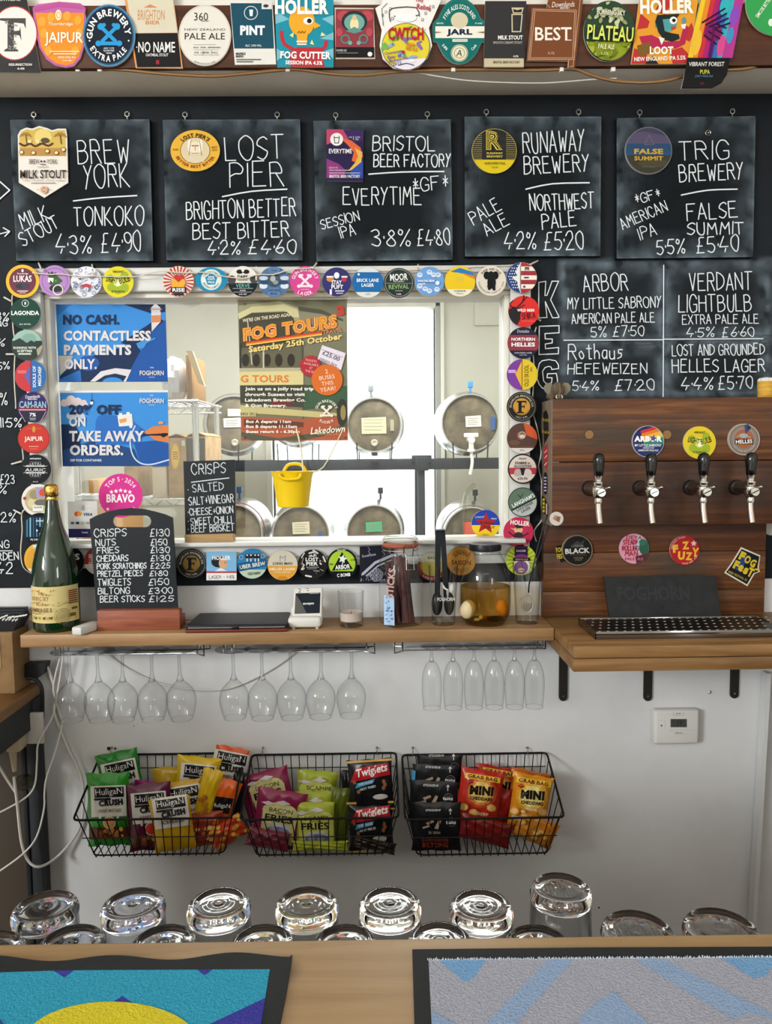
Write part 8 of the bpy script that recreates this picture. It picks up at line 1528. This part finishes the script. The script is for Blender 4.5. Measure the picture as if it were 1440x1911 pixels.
# bar mats
RUB = M('#1d2022', .6, 0, .3, 0, .3, 900)
def cloth(name, c1, c2): return mottled(name, [c1, c2], (420, 420, 420), .85, .9, 3, spec=.1)
t = thing('bar_mat', 'cyan bar mat with a yellow sun and black rubber edge', 'bar mat', PZ(300, 1850, ZB))
edge = [(-90+i*15, 1788+5.5*sin((-90+i*15-40)/36.) - (0 if i < 20 else (i-20)*.35)) for i in range(43)]
poly = edge+[(545, 1781), (536, 1840), (522, 1911), (500, 2060), (-90, 2060)]
B = MB(); B.prism([PZ(x, y, ZB+.0028) for x, y in poly][::-1], (0, 0, -.0026), RUB); B.obj('rubber_base', t)
a = Art(onZ(ZB+.0029), rough=.85); a.down = True; CY = cloth('cyan_cloth', '#2d93b4', '#3fa6c4'); PU = cloth('purple_cloth', '#3a3a94', '#4745a4'); YE = cloth('yellow_cloth', '#d3c22a', '#dccc3c')
a.rc = [(-90, 1812), (0, 1811.5), (250, 1806), (505, 1797), (487, 1911), (462, 2060), (-90, 2060)]
a.p([(-90, 1812), (0, 1811.5), (250, 1806), (505, 1797), (487, 1911), (462, 2060), (-90, 2060)], CY)
a.p([(96, 1809), (142, 1808), (120, 1824)], PU); a.p([(358, 1802), (406, 1801), (382, 1820)], PU); a.p([(206, 1872), (228, 1859), (248, 1872)], PU); a.p([(385, 1914), (495, 1862), (500, 1911), (470, 2060), (300, 2060)], PU); a.p([(-90, 1880), (0, 1903), (20, 1925), (-90, 1990)], PU)
a.c(207, 1950, 165, YE, 81, n=48); a.obj('printed_cloth', t)
t = thing('bar_mat', 'grey lilac bar mat with faded blue bands and black edge', 'bar mat', PZ(1100, 1850, ZB))
poly = [(769, 1771.5), (1100, 1768), (1440, 1766.5), (1560, 1766), (1640, 2060), (778, 2060), (773, 1911)]
B = MB(); B.prism([PZ(x, y, ZB+.0028) for x, y in poly][::-1], (0, 0, -.0026), RUB); B.obj('rubber_base', t)
LG = cloth('lilac_cloth', '#9a9cab', '#b0b2be'); BL1 = cloth('blue_cloth', '#6f9cc8', '#7faad2'); BL2 = cloth('faded_blue_cloth', '#8aa2c4', '#97aecd')
a = Art(onZ(ZB+.0029), rough=.9); a.down = True; a.rc = [(798, 1792), (1560, 1786), (1640, 2060), (812, 2060), (805, 1911)]
a.p(a.rc, LG); a.p([(818, 1792), (906, 1791), (886, 1824), (866, 1832)], BL1); a.p([(1022, 1791), (1070, 1790), (962, 1911), (840, 2060), (780, 2060), (905, 1911)], BL2); a.p([(1182, 1789), (1236, 1789), (1330, 1836), (1450, 1896), (1640, 2000), (1560, 2010), (1300, 1862)], BL2); a.p([(1345, 1788), (1450, 1787), (1428, 1822), (1404, 1825)], BL1); a.p([(1100, 1880), (1146, 1848), (1160, 1865), (1205, 1905), (1215, 1925), (1080, 1925), (1080, 1900)], BL2); a.p([(802, 1885), (850, 1911), (900, 2000), (802, 1980)], BL2); a.p([(1310, 1925), (1400, 1890), (1450, 1905), (1450, 1925)], LG)
a.obj('printed_cloth', t)
rnd = random.Random(12); F = MB(); FW = M('#c9d2dc', .9)
for i in range(330):
    px = 798+i*2.0; q = PZ(px, 1792-(px-798)*.0079, ZB+.003); F.tube([q, q+V((rnd.uniform(-.001, .001), rnd.uniform(-.0005, .0015), rnd.uniform(.0005, .0022)))], .00035, FW, 3)
o = F.obj('frayed_edge', t); o['kind'] = 'stuff'
# ================================================================ table, box and cabinet at the left
XT = P(72, 1276, -.02).x; ZT = P(72, 1276, -.02).z; TWD = wood('side_table_oak', '#6a4826', '#8a6338', '#a27a4a', grain=(24, 2, 24), rough=.45)
t = thing('side_table', 'dark framed side table with an oak top at the left edge', 'table', (XT-.2, -.3, 0)); DG = M('#2a2d30', .55)
MB().box(-1.13, XT, -.62, -.004, ZT-.030, ZT, TWD, .003).obj('table_top', t)
MB().box(-1.13, XT-.004, -.61, -.012, ZT-.105, ZT-.0305, DG, .002).obj('apron', t)
MB().box(XT-.026, XT+.001, -.052, -.006, 0, ZT-.0308, DG, .002).obj('leg', t)
xk = P(40, 1440, -.055).x; MB().box(xk, XT-.0265, -.056, -.008, 0, P(60, 1397, -.056).z, M('#17191c', .6), .002).obj('end_panel', t)
MB().box(-1.12, XT-.03, -.010, -.002, 0, P(30, 1400, -.01).z, M('#4a4035', .7), .001).obj('back_panel', t)  # shade on the wall under the table, put in as a brown sheet
# kraft box and black pouches
yk = -.10; xb = P(28, 1290, yk).x; KB = mottled('kraft_box', ['#7d5f3c', '#8d6e48', '#9a7a52'], (14, 14, 14), .75, .05)
t = thing('kraft_box', 'brown kraft box standing on the side table at left edge', 'box', (xb-.08, yk+.05, ZT)); zk = P(28, 1180, yk).z
MB().box(xb-.17, xb, yk, yk+.088, ZT, zk, KB, .002).obj('carton', t); MB().box(xb-.17, xb-.03, yk-.0015, yk-.0002, P(20, 1245, yk).z, zk-.004, M('#a1845c', .75)).obj('front_flap', t)
x2 = P(46, 1140, yk+.03).x; zp = P(46, 1138, yk+.03).z; zq = zk+.0005; t = thing('black_pouch', 'black pouches with white print standing on the kraft box', 'pouch', (x2-.1, yk+.03, zq))
BP = M('#12131a', .3)
for i in range(4):
    yy = yk+.01+i*.017; B = MB(); B.prism([(x2-.2, yy, zq), (x2-.022, yy, zq), (x2-.008, yy, zq+(zp-zq)*.5), (x2-.004*i, yy, zp-.004*(3-i)), (x2-.2, yy, zp-.004*(3-i))], (0, .013, 0), BP); B.obj('pouch', t)
a = Art(onY(yk+.0098)); a.down = True; rnd = random.Random(5)
for i in range(9): x = 44-i*6; y = 1147+i*.6+rnd.uniform(-2, 2); a.p([(x, y), (x+7, y-2), (x+6, y+1), (x-1, y+3)], '#e0dfda')
for i in range(5): x = 28-i*6; y = 1156+rnd.uniform(-1, 1); a.p([(x, y), (x+6, y-3), (x+5, y), (x, y+4)], '#cfcec8')
a.obj('printed_face', t)
# black bracket with arm, plug, tape roll
Yq = -.05; p = lambda x, y: P(x, y, Yq); B = MB(); B.prism([p(46, 1264), p(46, 1240), p(85, 1238), p(82, 1256), p(70, 1266)], (0, .03, 0), M('#15171a', .5)); t = thing('black_bracket', 'small black plastic tray with curved arm at the side table corner', 'bracket', p(65, 1262)); B.obj('tray', t)
B = MB(); B.tube([P(50, 1265, Yq), P(66, 1268, Yq), P(75, 1278, Yq), P(79, 1296, Yq), P(79, 1340, Yq)], .005, M('#1c1e21', .5), 8, 4); B.obj('arm', t)
PLG = M('#b9a98c', .45); c = P(32, 1384, -.10); t = thing('power_plug', 'cream mains plug under the side table', 'plug', c)
B = MB(); B.box(c.x-.022, c.x+.014, c.y-.02, c.y+.03, c.z-.022, c.z+.028, PLG, .008); B.cyl((c.x-.012, c.y, c.z-.02), (c.x-.010, c.y, c.z-.075), .010, PLG, 12, .005); B.obj('body', t)
B = MB(); B.box(c.x+.006, c.x+.05, c.y+.032, c.y+.045, c.z-.02, c.z+.06, M('#c9c3bb', .5), .004); B.obj('socket', t)
c = P(45, 1460, -.075); B = MB(); B.lathe(c, [(.008, -.008), (.019, -.008), (.021, 0), (.019, .008), (.008, .008), (.008, -.008)], thin_glass('tape', (.75, .7, .6), (.3, .27, .22)), 28, 'y'); tag(B.obj('tape_roll'), 'clear tape roll hung on the dark cabinet end', 'tape')
